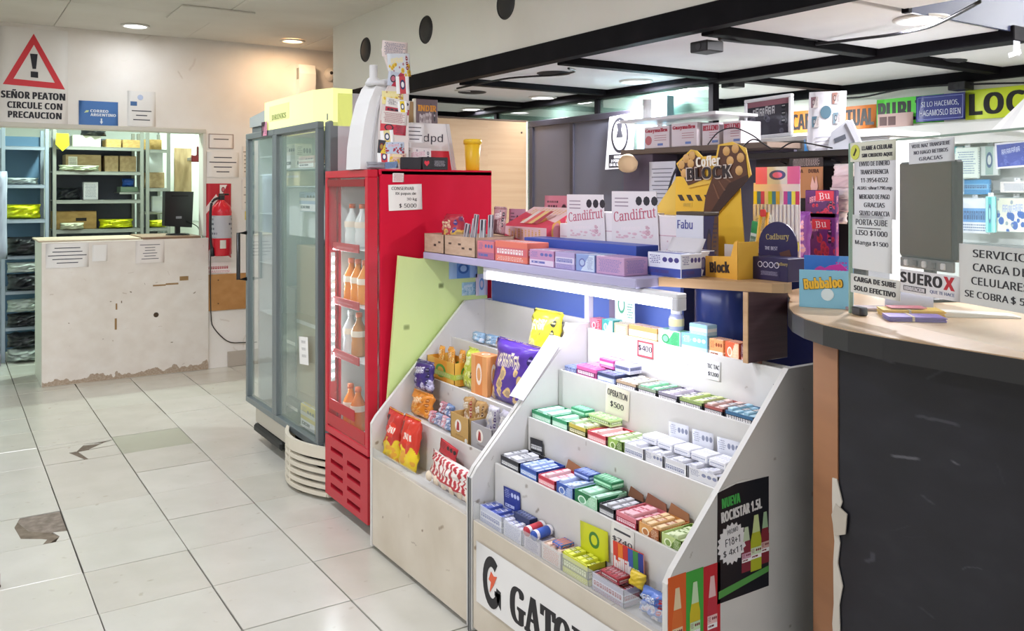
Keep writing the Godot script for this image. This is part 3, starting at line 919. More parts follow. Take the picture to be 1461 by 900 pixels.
# ---------------------------------------------------------------- things on the back wall
func wall_notices() -> void:
	var z := -7.597
	var t := thing("warning_sign", "white wall sign with a red warning triangle above three lines of capitals", "sign", Vector3(0.585, 2.03, z))
	part(t, "board", sheet(0.47, 0.73, 0.0, 0.003), mat("e9e4de", 0.5))
	var red := mat("d8323c", 0.5)
	var st := begin()
	var outer := [Vector2(-0.205, 0.29), Vector2(0.215, 0.275), Vector2(0.0, 0.69)]
	var inner := [Vector2(-0.135, 0.335), Vector2(0.145, 0.322), Vector2(0.002, 0.605)]
	for i in 3:
		var j := (i + 1) % 3
		add_prism(st, PackedVector2Array([outer[i], outer[j], inner[j], inner[i]]), 0.002, 0.004)
	part(t, "red_triangle", done(st), red)
	var blk := mat("25222a", 0.6)
	part(t, "exclamation_stroke", prism(PackedVector2Array([Vector2(-0.025, 0.535), Vector2(0.027, 0.535), Vector2(0.016, 0.42), Vector2(-0.008, 0.42)]), 0.002, 0.004), blk)
	part(t, "exclamation_dot", prism(PackedVector2Array([Vector2(-0.02, 0.355), Vector2(0.03, 0.352), Vector2(0.03, 0.398), Vector2(-0.02, 0.4)]), 0.002, 0.004), blk)
	text(t, "SEÑOR PEATON", 0.43, 0.068, blk, Vector3(0.0, 0.222, 0.003), Vector3.ZERO, false, true)
	text(t, "CIRCULE CON", 0.37, 0.05, blk, Vector3(0.01, 0.138, 0.003), Vector3.ZERO, false, true)
	text(t, "PRECAUCION", 0.36, 0.05, blk, Vector3(0.01, 0.065, 0.003), Vector3.ZERO, false, true)
	t = thing("post_sign", "blue sign with white lettering and a small arrow over the opening", "sign", Vector3(1.04, 2.036, z))
	part(t, "board", sheet(0.285, 0.19, 0.0, 0.003), mat("4a78b8", 0.5))
	var wh := mat("e8eef6", 0.6)
	text(t, "CORREO", 0.13, 0.022, wh, Vector3(0.005, 0.112, 0.003), Vector3.ZERO, false, true)
	text(t, "ARGENTINO", 0.185, 0.022, wh, Vector3(0.033, 0.082, 0.003), Vector3.ZERO, false, true)
	part(t, "emblem", prism(PackedVector2Array([Vector2(-0.105, 0.095), Vector2(-0.075, 0.1), Vector2(-0.07, 0.115), Vector2(-0.09, 0.115)]), 0.001, 0.003), mat("cfe0a8", 0.6))
	part(t, "arrow", prism(PackedVector2Array([Vector2(0.015, 0.055), Vector2(0.025, 0.055), Vector2(0.025, 0.03), Vector2(0.032, 0.03), Vector2(0.02, 0.008), Vector2(0.008, 0.03), Vector2(0.015, 0.03)]), 0.001, 0.003), wh)
	t = notice(Vector3(1.36, 2.04, z), 0.215, 0.285, "white printed sheet right of the blue sign", ["", "", "", "~70", "~40", "~60"], "e9e6e2", "4a4a52")
	part(t, "blue_block", box(0.05, 0.035, 0.001, 0.0), mat("4a6fa0", 0.6), Vector3(-0.06, 0.165, 0.001))
	part(t, "round_seal", lathe([Vector2(0, 0.001), Vector2(0.022, 0.001), Vector2(0.022, 0)], 14), mat("b8c4e0", 0.6), Vector3(-0.01, 0.235, 0.001), Vector3(PI / 2, 0, 0))
	notice(Vector3(1.997, 1.875, z), 0.21, 0.125, "white sheet in a brown border, highest beside the opening", ["~60"], "ece4de", "6a625c", 0.0, 0.85, 0.45, false, "9a8478")
	notice(Vector3(2.012, 1.63, z), 0.27, 0.215, "white sheet with four lines of capitals above the fire extinguisher", ["~56", "~84", "~56", "~40"], "f0eae4", "4a444c")
	notice(Vector3(2.215, 1.63, z), 0.075, 0.27, "narrow strip of paper with a brown heading near the fridge", ["~80", "~60", "~60", "~60", "~60", "~60"], "eadfd2", "8a7a68")
	notice(Vector3(2.213, 1.35, z), 0.08, 0.26, "narrow blank paper strip under the headed one near the fridge", ["~50", "~60", "~40"], "ece2d6", "93867a")
	solo("yellow_note", "yellow sticky note on the wall beside the glass fridge", "note", sheet(0.05, 0.075, 0.004), mat("e6cf52", 0.7), Vector3(2.225, 1.26, z))
	# extinguisher on its board
	t = thing("extinguisher_board", "red and white backing board behind the fire extinguisher", "sign", Vector3(1.975, 0.915, z))
	part(t, "board", sheet(0.21, 0.66, 0.0, 0.004), mat("c42432", 0.5))
	part(t, "white_corner", prism(PackedVector2Array([Vector2(-0.105, 0.40), Vector2(0.0, 0.53), Vector2(-0.02, 0.57), Vector2(-0.105, 0.46)]), 0.002, 0.0035), mat("f0e8e4", 0.5))
	part(t, "white_corner", prism(PackedVector2Array([Vector2(-0.105, 0.0), Vector2(0.105, 0.0), Vector2(0.105, 0.02), Vector2(-0.04, 0.14), Vector2(-0.105, 0.06)]), 0.002, 0.0035), mat("f0e8e4", 0.5))
	part(t, "pictogram", box(0.085, 0.085, 0.0015, 0.0), tmat(print_tex(1, "f4ece8", "c42432", "7a2028", 4), "ffffff", 0.5), Vector3(0.052, 0.565, 0.003))
	part(t, "lower_plate", box(0.21, 0.09, 0.002, 0.0), tmat(print_tex(0, "f2e6e2", "f2e6e2", "b04048", 5), "ffffff", 0.5), Vector3(0, -0.105, 0.003))
	t = thing("fire_extinguisher", "red fire extinguisher with a printed label hanging on its board", "extinguisher", Vector3(1.975, 0.965, -7.5))
	part(t, "cylinder", lathe([Vector2(0, 0), Vector2(0.07, 0.0), Vector2(0.082, 0.015), Vector2(0.082, 0.37), Vector2(0.07, 0.42), Vector2(0.03, 0.455), Vector2(0.026, 0.47), Vector2(0, 0.47)], 24), mat("d02030", 0.25))
	part(t, "label", lathe([Vector2(0.0828, 0.15), Vector2(0.0832, 0.16), Vector2(0.0832, 0.33), Vector2(0.0828, 0.34)], 24), tmat(print_tex(5, "b9b6bc", "ffffff", "4a4654", 6), "ffffff", 0.4))
	part(t, "tag", sheet(0.05, 0.07, 0.003), mat("d8d4c8", 0.6), Vector3(-0.01, 0.065, 0.084))
	part(t, "valve", box(0.045, 0.05, 0.04, 0.006), mat("2a282c", 0.4), Vector3(0, 0.465, 0))
	part(t, "lever", span(Vector3(-0.025, 0.51, -0.01), Vector3(0.06, 0.525, 0.012), 0.003), mat("1c1a1e", 0.4))
	part(t, "hose", tube(wave([Vector3(-0.02, 0.49, 0.0), Vector3(-0.085, 0.45, 0.02), Vector3(-0.1, 0.3, 0.03), Vector3(-0.098, 0.12, 0.035), Vector3(-0.085, 0.06, 0.04)]), 0.011, 8), mat("16141a", 0.5))
	part(t, "nozzle", lathe([Vector2(0, 0), Vector2(0.017, 0), Vector2(0.012, 0.07), Vector2(0, 0.07)], 10), mat("16141a", 0.5), Vector3(-0.085, 0.0, 0.04))
	part(t, "wall_hook", span(Vector3(-0.015, 0.43, -0.09), Vector3(0.015, 0.45, -0.02), 0.002), mat("77757a", 0.4))
	t = thing("wall_panel", "ochre board screwed to the wall below the fire extinguisher", "board", Vector3(2.06, 0.49, z))
	part(t, "board", box(0.37, 0.31, 0.012, 0.002), tmat(noise_tex(81, 0.02, [[0.0, "b07c44"], [1.0, "c08c54"]], 128), "ffffff", 0.7), Vector3(0, 0, 0.005))
	for p in [Vector2(-0.09, 0.26), Vector2(-0.09, 0.06)]:
		part(t, "screw", lathe([Vector2(0, 0.003), Vector2(0.006, 0.002), Vector2(0.006, 0)], 8), mat("6a4a2a", 0.5), Vector3(p.x, p.y, 0.011), Vector3(PI / 2, 0, 0))
	solo("wall_cable", "thin black cable running down the wall edge beside the counter", "cable", tube(wave([Vector3(1.9, 1.13, -7.56), Vector3(1.905, 0.6, -7.585), Vector3(1.93, 0.35, -7.585), Vector3(2.05, 0.22, -7.585), Vector3(2.3, 0.19, -7.585)]), 0.005, 6), mat("3a342e", 0.6), Vector3.ZERO)
	# dispenser and detector high on the wall
	t = thing("dispenser", "white wall dispenser with a rounded front above the lime header", "dispenser", Vector3(2.73, 2.36, z))
	var prof := PackedVector2Array([Vector2(0, 0), Vector2(0.09, 0.02), Vector2(0.105, 0.2), Vector2(0.08, 0.28), Vector2(0, 0.29)])
	part(t, "housing", prism(prof, -0.075, 0.075), mat("f2f2ee", 0.35), Vector3.ZERO, Vector3(0, -PI / 2, 0))
	part(t, "side_window", box(0.002, 0.1, 0.05, 0.0), mat("8a8f88", 0.3), Vector3(-0.0765, 0.15, 0.055))
	t = thing("motion_sensor", "small round white sensor on the wall near the ceiling corner", "sensor", Vector3(2.985, 2.58, z))
	part(t, "dome", lathe([Vector2(0, 0.05), Vector2(0.04, 0.042), Vector2(0.062, 0.015), Vector2(0.065, 0.0)], 20), mat("ece6dc", 0.4), Vector3.ZERO, Vector3(PI / 2, 0, 0))
	part(t, "lens", lathe([Vector2(0, 0.058), Vector2(0.014, 0.052), Vector2(0.016, 0.046)], 12), mat("2a2624", 0.3), Vector3(-0.01, 0.01, 0), Vector3(PI / 2, 0, 0))

# ---------------------------------------------------------------- the two fridges
func grey_fridge() -> void:
	var t := thing("glass_door_fridge", "tall grey two-door glass fridge with a lime header and a beige grille", "fridge", Vector3(1.58, 0, -4.68), AISLE)
	var g := mat("7d8588", 0.35, 0.4)
	var dk := mat("5e666a", 0.35, 0.4)
	var wh := mat("e2e6e4", 0.4)
	var side := mat("cfced2", 0.4)
	# cabinet: sides, back, top and bottom
	part(t, "right_side", span(Vector3(0.605, 0.2, -0.40), Vector3(0.64, 2.0, -0.04), 0.004), side)
	part(t, "left_side", span(Vector3(-0.64, 0.2, -0.40), Vector3(-0.605, 1.93, -0.04), 0.004), side)
	part(t, "back", span(Vector3(-0.6, 0.22, -0.40), Vector3(0.6, 1.92, -0.37), 0.0), wh)
	part(t, "roof", span(Vector3(-0.62, 1.90, -0.40), Vector3(0.605, 1.93, -0.04), 0.003), side)
	part(t, "bottom", span(Vector3(-0.62, 0.2, -0.39), Vector3(0.605, 0.235, -0.04), 0.003), wh)
	part(t, "mullion", span(Vector3(-0.125, 0.235, -0.03), Vector3(-0.075, 1.9, -0.008), 0.003), dk)
	part(t, "front_post", span(Vector3(0.575, 0.22, -0.05), Vector3(0.64, 1.86, 0.0), 0.006), g)
	part(t, "head_rail", span(Vector3(-0.64, 1.862, -0.05), Vector3(0.605, 1.90, -0.004), 0.004), g)
	part(t, "grey_header", prism(PackedVector2Array([Vector2(-0.64, 1.90), Vector2(-0.27, 1.90), Vector2(-0.27, 1.99), Vector2(-0.64, 1.96)]), -0.06, 0.01), mat("aeb6b2", 0.4))
	# doors
	for q in [[-0.64, -0.1], [-0.1, 0.575]]:
		var x0: float = q[0]
		var x1: float = q[1]
		var d := part(t, "door", frame_mesh(x0, x1, 0.235, 1.86, 0.035, 0.0, 0.035), g)
		part(d, "pane", span(Vector3(x0 + 0.03, 0.265, 0.012), Vector3(x1 - 0.03, 1.83, 0.018), 0.0), glass("b9d2cc", 0.14))
		part(d, "seal", frame_mesh(x0 + 0.03, x1 - 0.03, 0.265, 1.83, 0.012, -0.006, 0.0), mat("2c3032", 0.7))
		if x0 < -0.5:
			part(d, "handle", tube([Vector3(x0 + 0.02, 0.98, 0.035), Vector3(x0 + 0.02, 0.98, 0.085), Vector3(x0 + 0.02, 1.26, 0.085), Vector3(x0 + 0.02, 1.26, 0.035)], 0.012, 8), mat("1c1c1e", 0.4))
	# shelves inside
	for y in [1.715, 1.605, 1.375, 1.08, 0.78]:
		part(t, "shelf", span(Vector3(-0.60, y, -0.36), Vector3(-0.36, y + 0.008, -0.04), 0.0), mat("c4d2d2", 0.3))
	for y in [1.633, 1.535]:
		part(t, "shelf", span(Vector3(-0.355, y, -0.36), Vector3(0.57, y + 0.006, -0.045), 0.0), mat("c4d2d2", 0.3))
	part(t, "inner_panel", span(Vector3(-0.355, 1.255, -0.15), Vector3(0.57, 1.53, -0.14), 0.0), mat("e6efec", 0.5))
	part(t, "side_lining", span(Vector3(-0.604, 0.24, -0.37), Vector3(-0.6, 1.9, -0.04), 0.0), mat("dfe8e8", 0.4))
	part(t, "divider", span(Vector3(-0.36, 0.24, -0.36), Vector3(-0.356, 1.9, -0.05), 0.0), mat("c9d6d8", 0.4))
	# lime header box
	var lime := glow("eff2a0", 0.42)
	var st := begin()
	add_prism(st, PackedVector2Array([Vector2(-0.28, 0.03), Vector2(0.5, 0.03), Vector2(0.64, -0.02), Vector2(0.64, -0.12), Vector2(-0.28, -0.12)]), 1.835, 2.02, Transform3D(Basis(Vector3(1, 0, 0), Vector3(0, 0, 1), Vector3(0, 1, 0)), Vector3.ZERO))
	var hd := part(t, "lime_header", done(st), lime)
	part(hd, "faded_label", span(Vector3(-0.19, 1.905, 0.03), Vector3(0.14, 1.99, 0.032), 0.0), glow("cdd290", 0.3))
	text(hd, "DRINKS", 0.24, 0.028, mat("8f9a58", 0.6), Vector3(-0.025, 1.925, 0.0322), Vector3.ZERO, true, true)
	part(t, "sticker", sheet(0.1, 0.08), tmat(print_tex(1, "3a2430", "d890a8", "1c1018", 8), "ffffff", 0.5), Vector3(-0.26, 1.83, 0.04))
	# base: beige plinth, bulging louvre grille, black castor
	part(t, "plinth", span(Vector3(-0.62, 0.105, -0.39), Vector3(0.6, 0.235, -0.02), 0.004), mat("d8d2c4", 0.5))
	part(t, "foot_bar", span(Vector3(-0.6, 0.055, -0.2), Vector3(-0.1, 0.105, -0.0), 0.012), mat("1a1a1c", 0.5))
	for p in [Vector3(-0.45, 0, -0.08), Vector3(0.45, 0, -0.34), Vector3(-0.45, 0, -0.34)]:
		part(t, "castor", lathe([Vector2(0, -0.02), Vector2(0.026, -0.02), Vector2(0.028, -0.012), Vector2(0.028, 0.012), Vector2(0.026, 0.02), Vector2(0, 0.02)], 14), mat("141416", 0.5), p + Vector3(0, 0.028, 0), Vector3(0, 0, PI / 2))
		part(t, "castor_stem", span(p + Vector3(-0.02, 0.03, -0.02), p + Vector3(0.02, 0.11, 0.02), 0.003), mat("2a2a2c", 0.5))
	var be := mat("dcd4c2", 0.45)
	part(t, "grille_cap", bow_bar(0.085, 0.64, 0.205, 0.262, 0.0, 0.14), be)
	for k in 5:
		part(t, "louvre", bow_bar(0.085, 0.64, 0.022 + k * 0.037, 0.042 + k * 0.037, 0.0, 0.14), be)
	part(t, "grille_backing", span(Vector3(0.09, 0.02, -0.04), Vector3(0.635, 0.22, -0.02), 0.0), mat("b8b0a2", 0.7))
	part(t, "grille_rib", span(Vector3(0.35, 0.025, 0.05), Vector3(0.366, 0.24, 0.106), 0.003), be)
	part(t, "grille_end", span(Vector3(0.07, 0.02, -0.03), Vector3(0.092, 0.25, 0.012), 0.003), be)
	part(t, "grille_end", span(Vector3(0.633, 0.02, -0.03), Vector3(0.65, 0.25, 0.012), 0.003), be)
	# what lies in it
	fr(Vector3(0.10, 0.2365, -0.215), Vector3(0.40, 0.975, 0.24), "b09c78", "tall brown carton behind the right glass door", "carton", 0)
	fr(Vector3(-0.22, 0.2365, -0.215), Vector3(0.2, 0.72, 0.24), "8c8a80", "grey carton left of the tall brown one in the fridge", "carton", 0)
	fr(Vector3(-0.13, 1.542, -0.12), Vector3(0.34, 0.085, 0.12), "ded49c", "cream carton on the fridge's second shelf", "carton", 0)
	fr(Vector3(-0.15, 1.6398, -0.12), Vector3(0.2, 0.14, 0.1), "e8ece8", "white printed packet on the fridge's top shelf", "packet", 1)
	fr(Vector3(0.12, 1.6398, -0.12), Vector3(0.24, 0.065, 0.1), "c9a8a0", "pinkish packet on the fridge's top shelf", "packet", 1)
	fr(Vector3(0.06, 1.40, -0.115), Vector3(0.26, 0.11, 0.03), "a8bcd8", "bluish leaflet against the white inner panel of the fridge", "leaflet", 1)
	fr(Vector3(0.21, 0.2365, -0.062), Vector3(0.22, 0.13, 0.03), "e0c828", "yellow and purple price placard at the foot of the fridge", "placard", 1)
	fr(Vector3(-0.04, 0.2365, -0.062), Vector3(0.19, 0.12, 0.03), "2a282c", "black placard at the foot of the fridge", "placard", 0)
	var n := thing("price_note", "white handwritten note stuck on the right glass door", "note", Vector3(1.543, 0.63, -4.29), AISLE)
	part(n, "paper", sheet(0.13, 0.14, 0.0), mat("eceae6", 0.7), Vector3.ZERO, Vector3(0, 0, 0.1))
	for k in 3:
		part(n, "ink_line", box(0.08, 0.018, 0.001, 0.0), tmat(print_tex(5, "eceae6", "ffffff", "2a2a30", 9 + k), "ffffff", 0.7), Vector3(-0.008 + 0.005 * k, 0.105 - 0.035 * k, 0.001), Vector3(0, 0, 0.1))

func fr(at: Vector3, s: Vector3, h: String, label: String, cat: String, printed: int) -> void:
	var w := Vector3(1.58, 0, -4.68) + Basis(Vector3.UP, AISLE) * at
	var m: Material = mat(h, 0.6) if printed == 0 else tmat(print_tex(3, h, "ffffff", "403a4a", int(at.x * 100) + 90), "ffffff", 0.6)
	var t := thing("stored_" + cat, label, cat, w, AISLE)
	part(t, "body", box(s.x, s.y, s.z, 0.004), m)
	part(t, "tape_strip", box(s.x * 0.98, minf(0.02, s.y * 0.15), 0.001, 0.0), mat("e4e0d4", 0.5), Vector3(0, s.y * 0.55, s.z / 2 + 0.0005))

# rectangular frame in xy from x0..x1, y0..y1, member width b, z from za to zb
func frame_mesh(x0: float, x1: float, y0: float, y1: float, b: float, za: float, zb: float) -> ArrayMesh:
	var st := begin()
	add_span(st, Vector3(x0, y0, za), Vector3(x1, y0 + b, zb), 0.003)
	add_span(st, Vector3(x0, y1 - b, za), Vector3(x1, y1, zb), 0.003)
	add_span(st, Vector3(x0, y0 + b, za), Vector3(x0 + b, y1 - b, zb), 0.003)
	add_span(st, Vector3(x1 - b, y0 + b, za), Vector3(x1, y1 - b, zb), 0.003)
	return done(st)

# bar bowed forward, x0..x1, y0..y1
func bow_bar(x0: float, x1: float, y0: float, y1: float, z: float, bulge: float) -> ArrayMesh:
	var pts := PackedVector2Array()
	var n := 12
	for i in n + 1:
		var a := float(i) / n
		pts.append(Vector2(lerpf(x0, x1, a), z + bulge * sin(PI * (0.12 + 0.76 * a)) - bulge * 0.25))
	for i in n + 1:
		var a := 1.0 - float(i) / n
		pts.append(Vector2(lerpf(x0, x1, a), z + bulge * sin(PI * (0.12 + 0.76 * a)) - bulge * 0.25 - 0.02))
	return slab(pts, y0, y1)

func red_fridge() -> void:
	var t := thing("red_fridge", "red upright drinks fridge with a glazed door and slotted base", "fridge", Vector3(1.55, 0, -3.765), AISLE)
	var red := tmat(noise_tex(91, 0.01, [[0.0, "cc1634"], [0.5, "d41a3a"], [1.0, "da2242"]], 128), "ffffff", 0.45)
	red.metallic_specular = 0.25
	var dr := mat("c81c34", 0.3)
	part(t, "right_side", span(Vector3(0.225, 0.05, -0.638), Vector3(0.2525, 1.61, -0.06), 0.006), red)
	part(t, "left_side", span(Vector3(-0.2525, 0.05, -0.638), Vector3(-0.225, 1.61, -0.06), 0.006), red)
	part(t, "back", span(Vector3(-0.225, 0.05, -0.638), Vector3(0.225, 1.6, -0.61), 0.0), mat("e6eae8", 0.4))
	part(t, "roof", span(Vector3(-0.2525, 1.585, -0.638), Vector3(0.2525, 1.612, -0.055), 0.004), red)
	part(t, "cabinet_floor", span(Vector3(-0.225, 0.36, -0.61), Vector3(0.225, 0.39, -0.06), 0.0), mat("e6eae8", 0.4))
	part(t, "inner_wall", span(Vector3(-0.225, 0.39, -0.61), Vector3(-0.215, 1.585, -0.07), 0.0), mat("e6eae8", 0.4))
	part(t, "inner_wall", span(Vector3(0.215, 0.39, -0.61), Vector3(0.225, 1.585, -0.07), 0.0), mat("e6eae8", 0.4))
	glass("e4ecea", 0.04).metallic_specular = 0.25
	var d := part(t, "door", frame_mesh(-0.2525, 0.2525, 0.355, 1.61, 0.034, -0.048, 0.0), dr)
	part(d, "pane", span(Vector3(-0.219, 0.388, -0.009), Vector3(0.219, 1.577, -0.004), 0.0), glass("e4ecea", 0.04))
	part(d, "sill_strip", span(Vector3(-0.218, 0.40, -0.003), Vector3(0.218, 0.455, 0.001), 0.0), mat("b8202e", 0.4))
	part(d, "sill_label", span(Vector3(-0.21, 0.475, -0.004), Vector3(0.1, 0.525, -0.002), 0.0), mat("b8202e", 0.4))
	part(d, "head_strip", span(Vector3(-0.22, 1.535, -0.002), Vector3(0.22, 1.568, 0.003), 0.001), mat("8f1622", 0.4))
	for y in [1.245, 0.985, 0.735]:
		var s := part(t, "shelf", span(Vector3(-0.212, y, -0.6), Vector3(0.212, y + 0.006, -0.03), 0.0), mat("dfe4e2", 0.3))
		part(s, "price_rail", span(Vector3(-0.212, y - 0.012, -0.028), Vector3(0.1, y + 0.026, -0.022), 0.001), mat("b42230", 0.4))
		part(s, "rail_print", span(Vector3(-0.19, y + 0.0, -0.0225), Vector3(0.08, y + 0.01, -0.0212), 0.0), tmat(print_tex(5, "b42230", "ffffff", "e8c8c8", 17), "ffffff", 0.5))
	var led := part(t, "led_strip", span(Vector3(-0.214, 0.6, -0.034), Vector3(-0.21, 1.22, -0.014), 0.0), mat("d0d8d8", 0.4))
	for k in 14:
		part(led, "led", span(Vector3(-0.21, 0.62 + 0.043 * k, -0.03), Vector3(-0.207, 0.638 + 0.043 * k, -0.018), 0.0), glow("f4fcff", 5.0))
	for y in [0.62, 0.88, 1.12]:
		var l := AreaLight3D.new()
		l.name = "led_light"
		l.area_size = Vector2(0.012, 0.2)
		l.area_normalize_energy = true
		l.area_range = 15.0
		l.light_color = col("eefaff")
		l.light_energy = 0.035
		l.shadow_enabled = true
		l.rotation.y = -PI / 2 - 0.5
		t.add_child(l, true)
		l.position = Vector3(-0.204, y + 0.02, -0.024)
	# slotted base cover
	var c := CSGCombiner3D.new()
	c.name = "base_cover"
	var b := CSGBox3D.new()
	b.name = "plate"
	b.size = Vector3(0.5, 0.285, 0.03)
	b.position = Vector3(0, 0.2, -0.015)
	b.material = mat("bf2234", 0.4)
	c.add_child(b)
	for k in 4:
		for q in [[-0.105, 0.288 - 0.058 * k], [0.095, 0.272 - 0.058 * k]]:
			var h := CSGBox3D.new()
			h.name = "slot"
			h.size = Vector3(0.15, 0.022, 0.1)
			h.position = Vector3(q[0], q[1], 0)
			h.operation = CSGShape3D.OPERATION_SUBTRACTION
			h.material = mat("bf2234", 0.4)
			c.add_child(h)
	t.add_child(c)
	part(t, "motor_box", span(Vector3(-0.22, 0.07, -0.55), Vector3(0.22, 0.33, -0.06), 0.0), mat("8a8a8c", 0.7))
	for sx in [-0.2, 0.2]:
		for sz in [-0.1, -0.55]:
			part(t, "foot", lathe([Vector2(0, 0), Vector2(0.02, 0), Vector2(0.015, 0.055), Vector2(0, 0.055)], 10), mat("202022", 0.5), Vector3(sx, 0, sz))
	var n := thing("price_note", "white handwritten price note taped to the red fridge side", "note", Vector3(1.732, 1.43, -3.5105))
	part(n, "paper", sheet(0.165, 0.115, 0.0), mat("f0ece6", 0.7), Vector3.ZERO, Vector3(0, 0, 0.03))
	text(n, "CONSERVAR", 0.11, 0.014, mat("2a2428", 0.7), Vector3(-0.015, 0.097, 0.001))
	text(n, "RX papas de", 0.1, 0.016, mat("2a2428", 0.7), Vector3(0.0, 0.073, 0.001))
	text(n, "30 kg", 0.05, 0.016, mat("2a2428", 0.7), Vector3(0.03, 0.048, 0.001))
	text(n, "$ 5000", 0.085, 0.02, mat("2a2428", 0.7), Vector3(0.01, 0.02, 0.001))
	solo("price_label", "small white printed label above the note on the red fridge", "label", sheet(0.055, 0.04), tmat(print_tex(5, "e8dcd8", "ffffff", "a04850", 21), "ffffff", 0.6), Vector3(1.695, 1.555, -3.5105))
	# bottles
	var bt := []
	for q in [[-0.13, 0.991, "e88a28"], [-0.05, 0.991, "f0952a"], [0.03, 0.991, "ef9a3c"], [-0.04, 0.741, "c98a50"], [-0.14, 0.741, "d8d8d8"], [-0.05, 0.39, "e07818"], [-0.14, 0.39, "e88420"], [-0.12, 1.251, "e4ece8"], [0.0, 1.251, "dfe6e2"]]:
		bt.append(q)
	var k := 0
	for q in bt:
		var at: Vector3 = Vector3(1.55, 0, -3.765) + Basis(Vector3.UP, AISLE) * Vector3(q[0], q[1] + 0.0008, -0.085)
		bottle(at, q[2], ["orange drink bottle on the third shelf of the red fridge, left", "orange drink bottle on the third shelf of the red fridge, middle", "orange drink bottle on the third shelf of the red fridge, right", "amber drink bottle on the second shelf of the red fridge", "clear drink bottle on the second shelf of the red fridge", "orange-capped bottle on the floor of the red fridge, right", "orange bottle on the floor of the red fridge, middle", "clear bottle on the top shelf of the red fridge, left", "clear bottle on the top shelf of the red fridge, right"][k], 0.2)
		k += 1

func bottle(at: Vector3, h: String, label: String, tall: float) -> void:
	var t := thing("drink_bottle", label, "bottle", at, 0.0, "bottles in the red fridge")
	var s := tall / 0.2
	part(t, "body", lathe([Vector2(0, 0), Vector2(0.034, 0.0) * s, Vector2(0.037, 0.01) * s, Vector2(0.036, 0.06) * s, Vector2(0.033, 0.075) * s, Vector2(0.036, 0.09) * s, Vector2(0.036, 0.12) * s, Vector2(0.014, 0.165) * s, Vector2(0.013, 0.185) * s, Vector2(0, 0.185 * s)], 16), mat(h, 0.15))
	part(t, "cap", lathe([Vector2(0, 0.203) * s, Vector2(0.015, 0.203) * s, Vector2(0.016, 0.182) * s, Vector2(0, 0.182) * s], 12), mat("e4703c" if h != "d8d8d8" else "e8e8e8", 0.4))
	part(t, "label", lathe([Vector2(0.0368, 0.092) * s, Vector2(0.0372, 0.094) * s, Vector2(0.0372, 0.118) * s, Vector2(0.0368, 0.12) * s], 16), mat("f0e4d0", 0.5))

